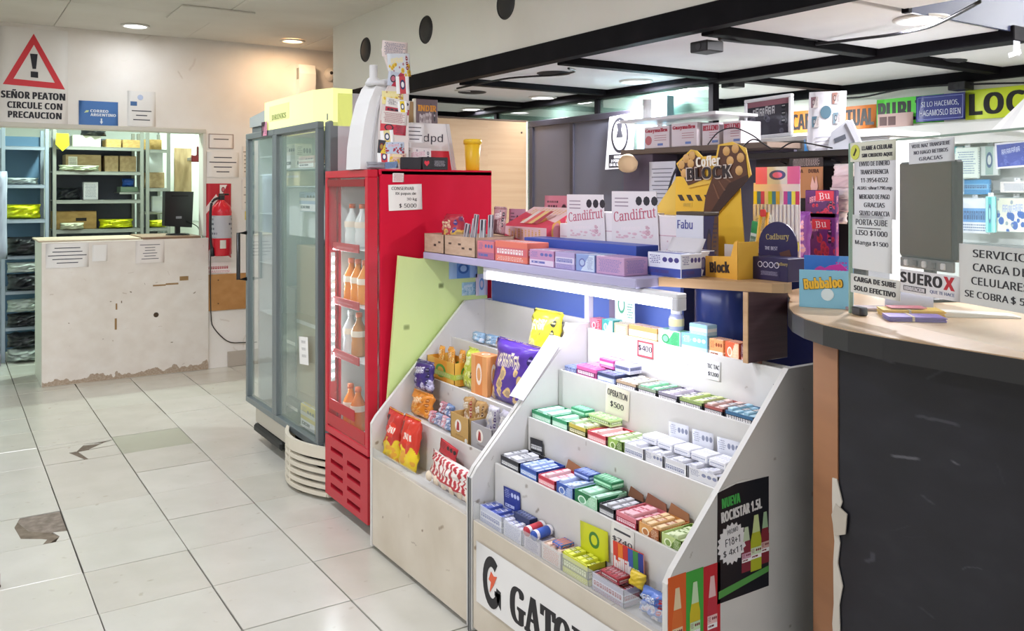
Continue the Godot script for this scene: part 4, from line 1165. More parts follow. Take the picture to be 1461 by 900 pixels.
func fridge_top() -> void:
	var y := 1.612
	# curved white tower with its face full of stickers
	var t := thing("sticker_tower", "white curved tower covered with colourful stickers on the red fridge", "stand", Vector3(1.66, y, -3.62))
	var pr := PackedVector2Array([Vector2(-0.125, 0), Vector2(-0.12, 0.1), Vector2(-0.105, 0.2), Vector2(-0.08, 0.3), Vector2(-0.05, 0.37), Vector2(-0.025, 0.40), Vector2(0.03, 0.41), Vector2(0.05, 0.2), Vector2(0.05, 0)])
	part(t, "shell", prism(pr, -0.1, 0.06), mat("e6e5e6", 0.45))
	part(t, "shell_rib", prism(PackedVector2Array([Vector2(-0.075, 0.0), Vector2(-0.07, 0.14), Vector2(-0.05, 0.26), Vector2(-0.03, 0.33), Vector2(-0.022, 0.33), Vector2(-0.042, 0.26), Vector2(-0.06, 0.14), Vector2(-0.063, 0)]), 0.06, 0.066), mat("cfcdd0", 0.5))
	part(t, "cap_neck", lathe([Vector2(0.03, 0.0), Vector2(0.03, 0.02), Vector2(0.018, 0.03), Vector2(0.018, 0.085), Vector2(0, 0.088)], 16), mat("e2e1e2", 0.45), Vector3(-0.035, 0.385, 0.0))
	part(t, "cap_disc", lathe([Vector2(0, 0.02), Vector2(0.055, 0.02), Vector2(0.06, 0.01), Vector2(0.055, 0.0), Vector2(0, 0)], 20), mat("dcdbdd", 0.45), Vector3(-0.02, 0.375, 0.02))
	var face := PackedVector2Array([Vector2(-0.022, 0), Vector2(0.128, 0), Vector2(0.13, 0.42), Vector2(0.115, 0.54), Vector2(0.0, 0.535), Vector2(0.025, 0.47), Vector2(0.05, 0.40), Vector2(0.0, 0.32), Vector2(-0.012, 0.2)])
	part(t, "sticker_board", prism(face, 0.067, 0.085), mat("e8dcd8", 0.5), Vector3(-0.03, 0, 0))
	var sc := [["e8d8d4", 0.06, 0.5, 0.1, 0.055, 5], ["dfe4ea", 0.085, 0.415, 0.085, 0.08, 4], ["c8d0e0", 0.06, 0.37, 0.06, 0.05, 1], ["d04850", 0.1, 0.34, 0.05, 0.06, 6], ["efe2a0", 0.05, 0.29, 0.08, 0.045, 4], ["e8e4e0", 0.07, 0.25, 0.09, 0.05, 3], ["f2d428", 0.1, 0.255, 0.036, 0.04, 6], ["e4dcd6", 0.055, 0.2, 0.12, 0.045, 5], ["dc4450", 0.05, 0.155, 0.11, 0.045, 1], ["e8dca0", 0.025, 0.115, 0.05, 0.045, 6], ["3a3c44", 0.0, 0.07, 0.04, 0.045, 1], ["c4d0e4", 0.06, 0.07, 0.07, 0.04, 4], ["d8404c", 0.01, 0.025, 0.05, 0.045, 6], ["e8c4b0", 0.07, 0.025, 0.06, 0.04, 4], ["7a9cc8", 0.03, 0.004, 0.07, 0.022, 5]]
	var k := 0
	for s in sc:
		part(t, "sticker", sheet(minf(s[3] * 1.3, 0.125), s[4] * 1.3, 0.0, 0.0008), tmat(print_tex(s[5], s[0], ["ffffff", "f0d040", "c03048"][k % 3], ["302a38", "2a3a6a", "8a1c28"][(k + 1) % 3], 50 + k), "ffffff", 0.45), Vector3(s[1] - 0.03, s[2], 0.0862 + 0.0003 * (k % 4)), Vector3(0, 0, 0.12 * sin(k * 2.3)))
		k += 1
	# parcel firm's box, papers and small boxes
	t = thing("parcel_display", "white and red cardboard display box standing on the red fridge", "box", Vector3(1.955, y, -3.72))
	part(t, "body", prism(PackedVector2Array([Vector2(-0.12, 0), Vector2(0.125, 0), Vector2(0.085, 0.225), Vector2(-0.115, 0.225)]), -0.06, 0.05), mat("f0eeee", 0.5))
	part(t, "red_field", prism(PackedVector2Array([Vector2(-0.12, 0.001), Vector2(0.1, 0.001), Vector2(0.085, 0.095), Vector2(-0.118, 0.095)]), 0.05, 0.0515), mat("d8283e", 0.5))
	text(t, "dpd", 0.105, 0.05, mat("4a4450", 0.6), Vector3(0.0, 0.15, 0.0515))
	part(t, "edge_fold", prism(PackedVector2Array([Vector2(0.105, 0), Vector2(0.125, 0), Vector2(0.085, 0.225), Vector2(0.068, 0.225)]), 0.05, 0.056), mat("dcdadc", 0.5))
	text(t, "D", 0.028, 0.036, mat("f4c4c8", 0.6), Vector3(0.055, 0.038, 0.052))
	t = notice(Vector3(1.807, y + 0.125, -3.575), 0.1, 0.085, "handwritten white note leaning against the parcel box", ["~70", "~60", "~80", "~50"], "f2eff0", "4a4452", 0.0, 0.92, 0.08)
	part(t, "prop_wire", span(Vector3(-0.03, -0.124, -0.004), Vector3(-0.026, 0.02, -0.002), 0.0), mat("8a8890", 0.4))
	solo("sticker_card", "pink and grey printed card under the handwritten note", "card", sheet(0.12, 0.1, 0.006), tmat(print_tex(4, "e8dcdc", "c04868", "5a5264", 61), "ffffff", 0.5), Vector3(1.83, y, -3.565), Vector3(-0.05, 0, 0))
	t = thing("small_box", "black box with a small red heart on the red fridge", "box", Vector3(1.885, y, -3.545))
	part(t, "body", box(0.13, 0.058, 0.06, 0.002), mat("1c1a20", 0.4))
	part(t, "heart", prism(PackedVector2Array([Vector2(-0.045, 0.016), Vector2(-0.032, 0.03), Vector2(-0.034, 0.04), Vector2(-0.04, 0.041), Vector2(-0.045, 0.036), Vector2(-0.05, 0.041), Vector2(-0.056, 0.04), Vector2(-0.058, 0.03)]), 0.03, 0.031), mat("e03044", 0.5))
	part(t, "print", box(0.07, 0.034, 0.001, 0.0), tmat(print_tex(5, "1c1a20", "ffffff", "d8d4dc", 62), "ffffff", 0.5), Vector3(0.022, 0.012, 0.0302))
	solo("small_box", "plain black box left of the heart box", "box", box(0.1, 0.055, 0.014, 0.003), mat("24222a", 0.4), Vector3(1.763, y, -3.523))
	t = thing("magazine", "upright magazine with orange title behind the parcel box", "magazine", Vector3(1.996, y, -3.82))
	part(t, "cover", box(0.12, 0.355, 0.02, 0.002), tmat(print_tex(4, "6a5058", "a88890", "2c2028", 63), "ffffff", 0.4))
	text(t, "INDIR", 0.1, 0.03, mat("f0a020", 0.5), Vector3(0, 0.31, 0.0105), Vector3.ZERO, false, true)
	part(t, "spine", box(0.012, 0.355, 0.022, 0.002), mat("e6dfd0", 0.6), Vector3(-0.066, 0, 0))
	solo("cardboard_sheet", "strip of brown cardboard standing beside the magazine", "cardboard", box(0.05, 0.34, 0.006, 0.001), mat("a88860", 0.8), Vector3(1.905, y, -3.82))
	t = thing("yellow_cup", "tall yellow cup with a lid on the red fridge", "cup", Vector3(2.12, y, -3.58))
	part(t, "cup", lathe([Vector2(0, 0), Vector2(0.03, 0), Vector2(0.032, 0.004), Vector2(0.04, 0.13), Vector2(0, 0.13)], 24), mat("f2c022", 0.4))
	part(t, "lid", lathe([Vector2(0.0, 0.15), Vector2(0.04, 0.15), Vector2(0.044, 0.146), Vector2(0.044, 0.128), Vector2(0.039, 0.126)], 24), mat("f6c828", 0.4))
	var bag_m := mat("9a98a0", 0.3)
	solo("clear_bag", "flat grey plastic bag at the front edge of the red fridge top", "bag", bag(0.09, 0.03, 0.03, 70), bag_m, Vector3(1.6, y + 0.002, -3.535))

# ---------------------------------------------------------------- stepped display stands
const TIERS_R := [[1.61, 0.57], [1.75, 0.71], [1.885, 0.865], [2.02, 1.005]]
const TIERS_L := [[1.635, 0.57], [1.765, 0.71], [1.905, 0.865]]

func display_stand(z0: float, z1: float, right: bool) -> void:
	if not mats.has("laminate"):
		var lt := noise_tex(101, 0.008, [[0.0, "d2cfcb"], [0.5, "dad7d3"], [1.0, "e0deda"]], 256)
		var im := lt.get_image()
		scuff(im, 31, 24, col("8a7f72"), 8, 0.5)
		mats["laminate"] = tri_mat(ImageTexture.create_from_image(im), "ffffff", 0.5, Vector3(1.1, 1.1, 1.1))
		var bt := noise_tex(102, 0.01, [[0.0, "cbbfac"], [0.5, "d4c9b8"], [1.0, "dcd2c2"]], 256)
		im = bt.get_image()
		scuff(im, 32, 22, col("7a6650"), 12, 0.6)
		mats["beige_board"] = tri_mat(ImageTexture.create_from_image(im), "ffffff", 0.5, Vector3(1.1, 1.1, 1.1))
	var lam: Material = mats["laminate"]
	var t := thing("display_stand", "white stepped candy display with a sports drink banner on its front" if right else "white stepped candy display with a plain beige front next to the red fridge", "display stand", Vector3(1.52, 0, (z0 + z1) / 2), 0.0, "stepped candy displays")
	var hw := (z1 - z0) / 2
	var prof := PackedVector2Array([Vector2(0, 0.012), Vector2(0, 0.53), Vector2(0.02, 0.56), Vector2(0.46, 1.02), Vector2(0.6, 1.02), Vector2(0.6, 0.012)])
	if not right:
		part(t, "side_panel", prism(prof, -hw, -hw + 0.018), lam)
	part(t, "side_panel", prism(prof, hw - 0.018, hw), lam)
	if right:
		part(t, "side_panel", prism(prof, -hw, -hw + 0.014), lam)
	var a := -hw + 0.019
	var b := hw - 0.019
	part(t, "front_panel", span(Vector3(0.002, 0.02, a), Vector3(0.02, 0.39, b), 0.002), mats["beige_board"])
	part(t, "plinth", span(Vector3(0.05, 0.0, a), Vector3(0.55, 0.03, b), 0.0), mat("a89a86", 0.7))
	part(t, "edge_strip", span(Vector3(-0.004, 0.0, -hw if right else hw - 0.006), Vector3(0.0, 0.53, -hw + 0.008 if right else hw), 0.001), mat("8d8f92", 0.3, 0.7))
	var tiers: Array = TIERS_R if right else TIERS_L
	var low := 0.385
	var x0 := 0.02
	for k in tiers.size() + 1:
		var x1: float = tiers[k][0] - 1.52 if k < tiers.size() else 0.575
		part(t, "shelf_board", span(Vector3(x0, low - 0.012, a), Vector3(x1 + 0.001, low, b), 0.0), lam)
		if k < tiers.size():
			part(t, "riser", span(Vector3(x1, low - 0.012, a), Vector3(x1 + 0.009, tiers[k][1], b), 0.001), lam)
			x0 = x1 + 0.009
			low = tiers[k][1] - 0.015
	part(t, "back_board", span(Vector3(0.56, 0.03, a), Vector3(0.572, 1.0 if right else 1.02, b), 0.001), lam)
	part(t, "acrylic_lip", span(Vector3(0.003, 0.39, a), Vector3(0.006, 0.452 if right else 0.43, b), 0.0), glass("dfe4ea", 0.16, 0.08))
	if right:
		var bn := thing("drink_banner", "white paper banner with a black G emblem and heavy black lettering", "banner", Vector3(1.5165, 0.125, -2.10), AISLE)
		part(bn, "paper", sheet(0.87, 0.205, 0.0), mat("eeecea", 0.6))
		var ink := mat("1e1b20", 0.6)
		part(bn, "emblem_ring", ring_g(), ink, Vector3(-0.335, 0.10, 0.0008))
		part(bn, "emblem_bolt", prism(PackedVector2Array([Vector2(-0.012, -0.035), Vector2(0.012, -0.005), Vector2(0.032, 0.03), Vector2(0.012, 0.025), Vector2(-0.004, 0.035), Vector2(-0.018, 0.005), Vector2(-0.004, 0.0)]), 0.0, 0.0014), mat("e4603c", 0.6), Vector3(-0.335, 0.10, 0.0008))
		text(bn, "GATORADE", 0.64, 0.115, ink, Vector3(0.1, 0.085, 0.0008), Vector3.ZERO, true, true)
		side_posters()

func ring_g() -> ArrayMesh:
	var st := begin()
	var n := 22
	for i in n:
		var a := deg_to_rad(52.0 + 300.0 * i / n)
		var b := deg_to_rad(52.0 + 300.0 * (i + 1) / n)
		add_prism(st, PackedVector2Array([Vector2(cos(a) * 0.03, sin(a) * 0.052), Vector2(cos(a) * 0.056, sin(a) * 0.085), Vector2(cos(b) * 0.056, sin(b) * 0.085), Vector2(cos(b) * 0.03, sin(b) * 0.052)]), 0.0, 0.001)
	add_prism(st, PackedVector2Array([Vector2(0.018, -0.02), Vector2(0.056, -0.02), Vector2(0.056, -0.07), Vector2(0.032, -0.05), Vector2(0.032, -0.035), Vector2(0.018, -0.035)]), 0.0, 0.001)
	return done(st)

# drink bottle drawn on a poster, as flat print
func printed_bottle(parent: Node, at: Vector3, w: float, h: float, body: String, top: String, label: String) -> void:
	var o := PackedVector2Array([Vector2(-0.5, 0), Vector2(0.5, 0), Vector2(0.5, 0.55), Vector2(0.22, 0.82), Vector2(0.18, 1), Vector2(-0.18, 1), Vector2(-0.22, 0.82), Vector2(-0.5, 0.55)])
	var p := PackedVector2Array()
	for q in o:
		p.append(Vector2(q.x * w, q.y * h))
	part(parent, "printed_bottle", prism(p, 0.0, 0.0006), mat(body, 0.5), at)
	part(parent, "printed_neck", prism(PackedVector2Array([Vector2(-0.36 * w, 0.69 * h), Vector2(0.36 * w, 0.69 * h), Vector2(0.19 * w, 1.0 * h), Vector2(-0.19 * w, 1.0 * h)]), 0.0006, 0.001), mat(top, 0.5), at)
	part(parent, "printed_label", box(w * 0.98, h * 0.2, 0.0005, 0.0), tmat(print_tex(3, label, "ffffff", "7a2030", 3), "ffffff", 0.5), at + Vector3(0, h * 0.22, 0.0009))

func side_posters() -> void:
	var t := thing("drink_poster", "black poster of three bottles and a white price burst on the display side", "poster", Vector3(1.796, 0.435, -1.6095))
	part(t, "paper", prism(PackedVector2Array([Vector2(-0.1, 0.0), Vector2(0.1, 0.0), Vector2(0.1, 0.3), Vector2(-0.03, 0.303), Vector2(-0.098, 0.292)]), 0.0, 0.0012), mat("1c1c24", 0.35))
	part(t, "torn_edge", prism(PackedVector2Array([Vector2(-0.1, 0.292), Vector2(-0.03, 0.303), Vector2(0.05, 0.302), Vector2(0.0, 0.309), Vector2(-0.06, 0.304)]), 0.0, 0.0014), mat("e8e6e2", 0.6))
	text(t, "NUEVA", 0.068, 0.026, mat("4cb858", 0.5), Vector3(-0.048, 0.262, 0.0013), Vector3(0, 0, 0.06), false, true)
	text(t, "ROCKSTAR 1.5L", 0.155, 0.028, mat("eceaea", 0.5), Vector3(-0.007, 0.228, 0.0013), Vector3(0, 0, 0.06), false, true)
	var star := PackedVector2Array()
	for i in 40:
		star.append(Vector2.from_angle(TAU * i / 40) * (0.056 if i % 2 == 0 else 0.048))
	part(t, "price_burst", prism(star, 0.0012, 0.002), mat("f0eef0", 0.6), Vector3(-0.045, 0.148, 0))
	text(t, "PROMO", 0.04, 0.012, mat("2c2a34", 0.6), Vector3(-0.043, 0.182, 0.002), Vector3(0, 0, 0.12))
	text(t, "F18+1", 0.055, 0.02, mat("2c2a34", 0.6), Vector3(-0.043, 0.155, 0.002), Vector3(0, 0, 0.06))
	text(t, "$ 4x11", 0.07, 0.018, mat("2c2a34", 0.6), Vector3(-0.043, 0.127, 0.002), Vector3(0, 0, 0.06))
	printed_bottle(t, Vector3(0.01, 0.06, 0.0013), 0.036, 0.12, "8a3040", "c8d8b8", "d8a8c0")
	printed_bottle(t, Vector3(0.048, 0.055, 0.0016), 0.042, 0.15, "b8c030", "cfe0a0", "d8e8c8")
	printed_bottle(t, Vector3(0.084, 0.066, 0.0013), 0.032, 0.14, "8a2c38", "a8c8a0", "d8b0a8")
	part(t, "green_strip", prism(PackedVector2Array([Vector2(-0.095, 0.012), Vector2(0.1, 0.04), Vector2(0.1, 0.056), Vector2(-0.095, 0.032)]), 0.0012, 0.0016), mat("5aa050", 0.5))
	t = thing("drink_poster", "low poster with orange, green and red bottle panels on the display side", "poster", Vector3(1.612, 0.29, -1.6095))
	var cs := [["e86a34", "e8783c", "f0d8b0"], ["4cae48", "d8c430", "d0e8c0"], ["cc2c38", "c83848", "f0c8c8"]]
	for k in 3:
		part(t, "colour_panel", prism(PackedVector2Array([Vector2(-0.09 + 0.062 * k, 0), Vector2(-0.0285 + 0.062 * k, 0), Vector2(-0.0285 + 0.062 * k, 0.257 - 0.001 * k), Vector2(-0.09 + 0.062 * k, 0.256 - 0.001 * k)]), 0.0, 0.0012), mat(cs[k][0], 0.4))
		printed_bottle(t, Vector3(-0.059 + 0.062 * k, 0.05, 0.0013), 0.036, 0.175, cs[k][1], cs[k][2], cs[k][2])

# ---------------------------------------------------------------- goods
# a closed or open carton facing the aisle between z0 and z1, its front at x
func gum_box(z0: float, z1: float, x: float, y: float, h: float, d: float, ground: String, ink: String, band: String, kind: int, label: String, open := false, pack := "", flap := "") -> void:
	var w := absf(z1 - z0) - 0.003
	var at := Vector3(x + d / 2, y + 0.0008, (z0 + z1) / 2)
	var t := thing("gum_carton" if open else "candy_box", label, "carton" if open else "box", at, AISLE, "small cartons on the right display")
	var sd := int(absf(z0) * 100)
	var m := tmat(print_tex(kind, ground, band, ink, sd % 4), "ffffff", 0.4)
	if not open:
		part(t, "body", box(w, h, d, 0.0015), m)
		part(t, "top_print", box(w * 0.94, 0.0008, d * 0.9, 0.0), tmat(print_tex(2, ground, band, ink, sd % 3), "ffffff", 0.4), Vector3(0, h, 0))
		return
	part(t, "tray", tray(w, h, d), m)
	if flap:
		part(t, "lid_flap", prism(PackedVector2Array([Vector2(-w / 2, 0), Vector2(w / 2, 0), Vector2(w / 2 - 0.006, 0.02), Vector2(-w / 2 + 0.006, 0.03)]), -0.0012, 0.0012), mat(flap, 0.8), Vector3(0, h, -d / 2 + 0.002), Vector3(-0.2, 0, 0))
	var n := maxi(3, int(w / 0.019))
	var pm := tmat(print_tex(0, pack, band, ink, 1 + sd % 2), "ffffff", 0.35)
	for i in n:
		var px := -w / 2 + 0.003 + (w - 0.006) * (i + 0.5) / n
		var o := solo("gum_pack", "sticks in the " + label.replace(", on the ", ", ").replace(" of the right display", "").replace(" from the left", "").replace(" at the right end", "").replace(" at the left end", ""), "gum pack", box((w - 0.006) / n * 0.93, h * 0.96 + 0.006 * sin(i * 2.1 + sd), d * 0.8, 0.0012), pm, at + Basis(Vector3.UP, AISLE) * Vector3(px, 0.003, 0.003), Vector3(0, AISLE, 0), "sticks in the " + label)
		o.set_meta("category", "gum pack")

func right_goods() -> void:
	var y := 0.555
	var T := ", second tier of the right display"
	gum_box(-2.548, -2.432, 1.622, y, 0.045, 0.115, "24262c", "f0f0f0", "5a5c66", 0, "black and white gum carton" + T, true, "d8d8dc")
	gum_box(-2.428, -2.326, 1.622, y, 0.045, 0.115, "2c50a8", "f0f4ff", "6a90d8", 0, "deep blue gum carton beside the black one" + T, true, "b8c8ec")
	gum_box(-2.322, -2.226, 1.622, y, 0.04, 0.115, "c83048", "ffe8e8", "e87888", 0, "red gum carton with a brown flap" + T, true, "e8c8cc", "9a6a4a")
	gum_box(-2.222, -2.132, 1.622, y, 0.045, 0.115, "3458b0", "f0f4ff", "88a4e0", 1, "royal blue gum carton left of the green one" + T, true, "c4d0ec")
	gum_box(-2.128, -2.012, 1.622, y, 0.048, 0.115, "1f7a48", "e8fff0", "a8dcb8", 1, "green gum carton" + T, true, "b8e0c8")
	gum_box(-2.008, -1.936, 1.622, y, 0.04, 0.115, "2a2a30", "f0f0f0", "7a7a84", 0, "black gum carton with a brown flap" + T, true, "c8c8cc", "7a5038")
	gum_box(-1.932, -1.838, 1.622, y, 0.042, 0.115, "e0808c", "f8d8e0", "b83850", 0, "pink gum carton" + T, true, "eab8c0", "8a5a44")
	gum_box(-1.834, -1.747, 1.622, y, 0.042, 0.115, "e8a860", "fff0d8", "a85a28", 1, "orange gum carton" + T, true, "f0d0a0", "9a6a4a")
	gum_box(-1.743, -1.662, 1.622, y, 0.042, 0.115, "c4d88c", "f8ffe0", "6a8a38", 1, "pale lime gum carton at the right end" + T, true, "e0ecc0")
	gum_box(-2.12, -2.03, 1.69, y + 0.056, 0.022, 0.05, "2c8050", "e0ffe8", "8accA0".to_lower(), 0, "flat green packet lying on the green gum carton")
	gum_box(-2.22, -2.14, 1.69, y + 0.052, 0.018, 0.05, "24408c", "e0e8ff", "88a0d8", 0, "flat navy packet lying on the royal blue gum carton")
	card(Vector3(1.742, y + 0.03, -2.50), 0.075, 0.062, "2a2a30", 0, "f0f0f0", "small black header card standing behind the black and white carton", 0.25)
	# third tier
	y = 0.695
	T = ", third tier of the right display"
	gum_box(-2.562, -2.442, 1.762, y, 0.04, 0.118, "2c9a64", "e8fff0", "a8e4c4", 0, "dark green mint carton at the left end" + T, true, "c8f0dc")
	gum_box(-2.438, -2.347, 1.762, y, 0.042, 0.118, "38a470", "e8fff0", "c0ecd4", 0, "lighter green mint carton" + T, true, "d0f4e0")
	gum_box(-2.343, -2.246, 1.762, y, 0.042, 0.118, "d8c454", "fff8d8", "6a6a28", 0, "yellow mint carton" + T, true, "d8ecc8")
	gum_box(-2.242, -2.142, 1.762, y, 0.04, 0.118, "d84c58", "ffe0e0", "f0a0a4", 0, "coral red mint carton" + T, true, "f4d0cc")
	gum_box(-2.138, -2.062, 1.762, y, 0.042, 0.118, "a8cc64", "f8ffe0", "608030", 1, "lime mint carton left of the white ones" + T, true, "e0f0c8")
	var wn := ["first", "second", "third", "fourth"]
	var wz := [-2.058, -1.962, -1.878, -1.782, -1.662]
	for k in 4:
		gum_box(wz[k], wz[k + 1] - 0.004, 1.762, y, 0.045, 0.11, "e8e8ee", "8a90b0", "f8f8fc", 0 if k % 2 == 0 else 3, wn[k] + " white mint carton from the left" + T, true, "f0f0f6")
	for k in 5:
		gum_box(-2.02 + 0.07 * k, -1.955 + 0.07 * k, 1.80, y + 0.0525, 0.02, 0.06, "f0f0f6", "9aa0c0", "ffffff", 0, wn[mini(k, 3)] + " flat white packet lying on the white mint cartons" if k < 4 else "last flat white packet lying on the white mint cartons, rightmost")
	for k in 3:
		card(Vector3(1.872, y + 0.04, -1.93 + 0.1 * k), 0.085, 0.075, "e6e8f2", 3, "8a90a8", wn[k] + " white header card standing behind the white mint cartons", 0.2)
	gum_box(-2.31, -2.19, 1.82, y + 0.05, 0.022, 0.05, "b8d890", "f0ffe0", "5a8a48", 0, "flat pale green packet lying on the yellow mint carton")
	gum_box(-2.42, -2.34, 1.83, y + 0.05, 0.02, 0.045, "2c9060", "e0ffe8", "98d8b4", 0, "flat green packet lying on the lighter green mint carton")
	var n := notice(Vector3(1.8825, 0.762, -2.235), 0.12, 0.1, "cream card with a handwritten price on the riser above the yellow carton", ["OPERATION", "$500"], "e9e4d0", "2a2a30", AISLE, 0.95, 0.2)
	n.rotation.z = -0.05
	n.rotation.x = 0.0
	# fourth tier
	y = 0.85
	T = ", fourth tier of the right display"
	gum_box(-2.548, -2.48, 1.897, y, 0.03, 0.1, "8a9cc8", "f0f0ff", "3c4c88", 2, "pale blue packet at the left end" + T)
	gum_box(-2.476, -2.362, 1.897, y, 0.045, 0.11, "d864a4", "fff0f8", "7a2c5c", 0, "magenta box" + T)
	gum_box(-2.358, -2.262, 1.897, y, 0.042, 0.11, "3c4468", "e8ecff", "a8b4d8", 0, "navy and silver box" + T)
	gum_box(-2.40, -2.32, 1.94, y + 0.047, 0.03, 0.055, "c84c94", "fff0f8", "f0b8d8", 0, "small magenta packet stacked on the magenta box")
	gum_box(-2.315, -2.235, 1.94, y + 0.044, 0.034, 0.055, "dcdce8", "4a4c68", "8a8cb0", 0, "small silver packet stacked on the navy box")
	var tr := [[-2.258, -2.152, "b8a084", "e6e0d4", "tan tray of white sachets"], [-2.148, -2.057, "8c9a84", "9cdcb4", "grey-green tray of mint sachets"], [-2.053, -1.962, "8a8494", "e8e0f0", "grey tray of lilac sachets"], [-1.958, -1.857, "8ca060", "d8e8a0", "olive tray of yellow-green sachets"], [-1.853, -1.775, "a85a54", "e8c8c0", "reddish tray of pale sachets"], [-1.771, -1.662, "3c6c94", "a8d4e8", "blue tray of white sachets at the right end"]]
	for q in tr:
		gum_box(q[0], q[1], 1.897, y, 0.032, 0.11, q[2], "f4f0f0", "3a3a44", 0, q[4] + T, true, q[3])
	card(Vector3(2.006, y + 0.035, -1.675), 0.02, 0.075, "24242c", 0, "c8ccd8", "narrow black card beside the right wall of the top tiers", 0.0)
	# top shelf
	y = 0.99
	T = ", top shelf of the right display"
	gum_box(-2.566, -2.502, 2.031, y, 0.05, 0.046, "e87c8c", "fff0f0", "b83850", 1, "rose pink box at the left end" + T)
	gum_box(-2.498, -2.432, 2.031, y, 0.055, 0.046, "48a49c", "e8fff8", "c4e8e0", 1, "teal box" + T)
	gum_box(-2.428, -2.352, 2.031, y, 0.05, 0.046, "c8b494", "fff8e8", "8a7454", 5, "tan box" + T)
	gum_box(-2.348, -2.20, 2.031, y, 0.055, 0.046, "eca868", "fff4e4", "fff4e4", 0, "orange and white box" + T)
	gum_box(-2.196, -2.09, 2.031, y, 0.06, 0.046, "e8f4ec", "2c9c58", "58bc80", 1, "white box with a green mark" + T)
	gum_box(-2.086, -1.968, 2.031, y, 0.062, 0.046, "88c4e4", "ffffff", "c8e4f4", 3, "light blue box" + T)
	gum_box(-2.05, -1.968, 2.031, y + 0.0625, 0.035, 0.046, "a4d4ec", "ffffff", "d8ecf8", 0, "pale blue box stacked on the light blue one")
	gum_box(-1.962, -1.90, 2.031, y, 0.06, 0.046, "e89c64", "8a3c1c", "fff0e0", 3, "peach box" + T)
	gum_box(-1.896, -1.836, 2.031, y, 0.06, 0.046, "e4643c", "fff0e0", "f8c8a0", 1, "orange red box" + T)
	gum_box(-1.832, -1.785, 2.031, y, 0.06, 0.046, "6a3c44", "f0d8d0", "b87868", 3, "brown box touching the wooden panel" + T)
	card(Vector3(2.077, y + 0.05, -2.42), 0.11, 0.12, "e4f0ec", 1, "48a078", "tall white and green card standing behind the teal box", 0.1)
	var j := thing("candy_jar", "small clear jar with a white lid among the top boxes", "jar", Vector3(2.058, y + 0.0605, -2.135))
	part(j, "glass", lathe([Vector2(0, 0), Vector2(0.022, 0), Vector2(0.025, 0.006), Vector2(0.025, 0.045), Vector2(0.018, 0.056), Vector2(0, 0.056)], 16), mat("a8b0d4", 0.12))
	part(j, "lid", lathe([Vector2(0.0, 0.075), Vector2(0.018, 0.075), Vector2(0.019, 0.055), Vector2(0, 0.055)], 16), mat("f2f2f6", 0.4))
	part(j, "label", lathe([Vector2(0.0255, 0.015), Vector2(0.0258, 0.018), Vector2(0.0258, 0.036), Vector2(0.0255, 0.04)], 16), mat("e8dca8", 0.5))
	notice(Vector3(2.0185, 0.945, -2.245), 0.08, 0.055, "small red-edged price tag on the upper riser", ["$400"], "f4e4e4", "2a2c40", AISLE, 0.9, 0.2, false, "d05a64")
	notice(Vector3(2.0185, 0.925, -1.93), 0.06, 0.06, "clear price card with two handwritten lines near the wooden panel", ["TIC TAC", "$1200"], "e4e3e2", "3c3c48", AISLE, 0.9, 0.1)
	# front bin
	y = 0.3855
	T = ", front bin of the right display"
	gum_box(-2.555, -2.412, 1.5415, y, 0.055, 0.066, "c4c8e4", "3c4ca0", "eceef8", 0, "pale blue open carton at the left end" + T, true, "5868b8")
	card(Vector3(1.606, y + 0.05, -2.45), 0.1, 0.075, "2c3c94", 3, "c8d0f4", "blue header card of the pale blue carton", 0.2)
	gum_box(-2.405, -2.295, 1.5415, y, 0.05, 0.04, "dcdcea", "6a74b0", "f4f4fc", 5, "white open carton" + T, true, "e4e4f2")
	gum_box(-2.395, -2.30, 1.575, y, 0.075, 0.032, "26305c", "c8d0f0", "4a5898", 0, "navy carton behind the white one" + T)
	for q in [[-2.262, "c83444", "red foil sweet roll with white ends lying in the front bin"], [-2.222, "3458b4", "blue foil sweet roll with white ends lying in the front bin"]]:
		var r := thing("sweet_roll", q[2], "sweets", Vector3(1.566, y + 0.0635, q[0]), 0.2)
		part(r, "wrapper", lathe([Vector2(0, -0.034), Vector2(0.0155, -0.034), Vector2(0.016, -0.03), Vector2(0.016, 0.03), Vector2(0.0155, 0.034), Vector2(0, 0.034)], 14), mat(q[1], 0.3), Vector3.ZERO, Vector3(0, 0, PI / 2))
		part(r, "white_end", lathe([Vector2(0.0163, -0.034), Vector2(0.0165, -0.038), Vector2(0.0165, -0.028), Vector2(0.0163, -0.026)], 14), mat("eeeaf0", 0.4), Vector3.ZERO, Vector3(0, 0, PI / 2))
		part(r, "white_end", lathe([Vector2(0.0163, 0.022), Vector2(0.0165, 0.024), Vector2(0.0165, 0.032), Vector2(0.0163, 0.034)], 14), mat("eeeaf0", 0.4), Vector3.ZERO, Vector3(0, 0, PI / 2))
	gum_box(-2.285, -2.195, 1.5415, y, 0.043, 0.066, "d8d0dc", "5a5890", "f0eef4", 5, "lilac grey carton under the two sweet rolls")
	gum_box(-2.19, -2.085, 1.5415, y, 0.05, 0.066, "e6dcd4", "d8683c", "f4eee8", 5, "cream open carton of orange sachets" + T, true, "f0d4c0")
	gum_box(-2.145, -2.095, 1.55, y + 0.056, 0.012, 0.05, "3c64b4", "f0a060", "e87840", 4, "small blue and orange packet lying on the cream carton")
	gum_box(-2.08, -1.955, 1.5415, y, 0.06, 0.066, "d8dc2c", "f4f8c0", "7a8420", 0, "yellow open carton of yellow sticks" + T, true, "e4e850")
	card(Vector3(1.604, y + 0.06, -2.005), 0.13, 0.085, "d4d824", 6, "3c7c34", "yellow header card with a green badge behind the yellow carton", 0.25)
	var b := card(Vector3(1.598, y + 0.045, -1.845), 0.13, 0.095, "d8442c", 2, "f8e8d8", "rainbow header card with white rounded lettering in the front bin", 0.2)
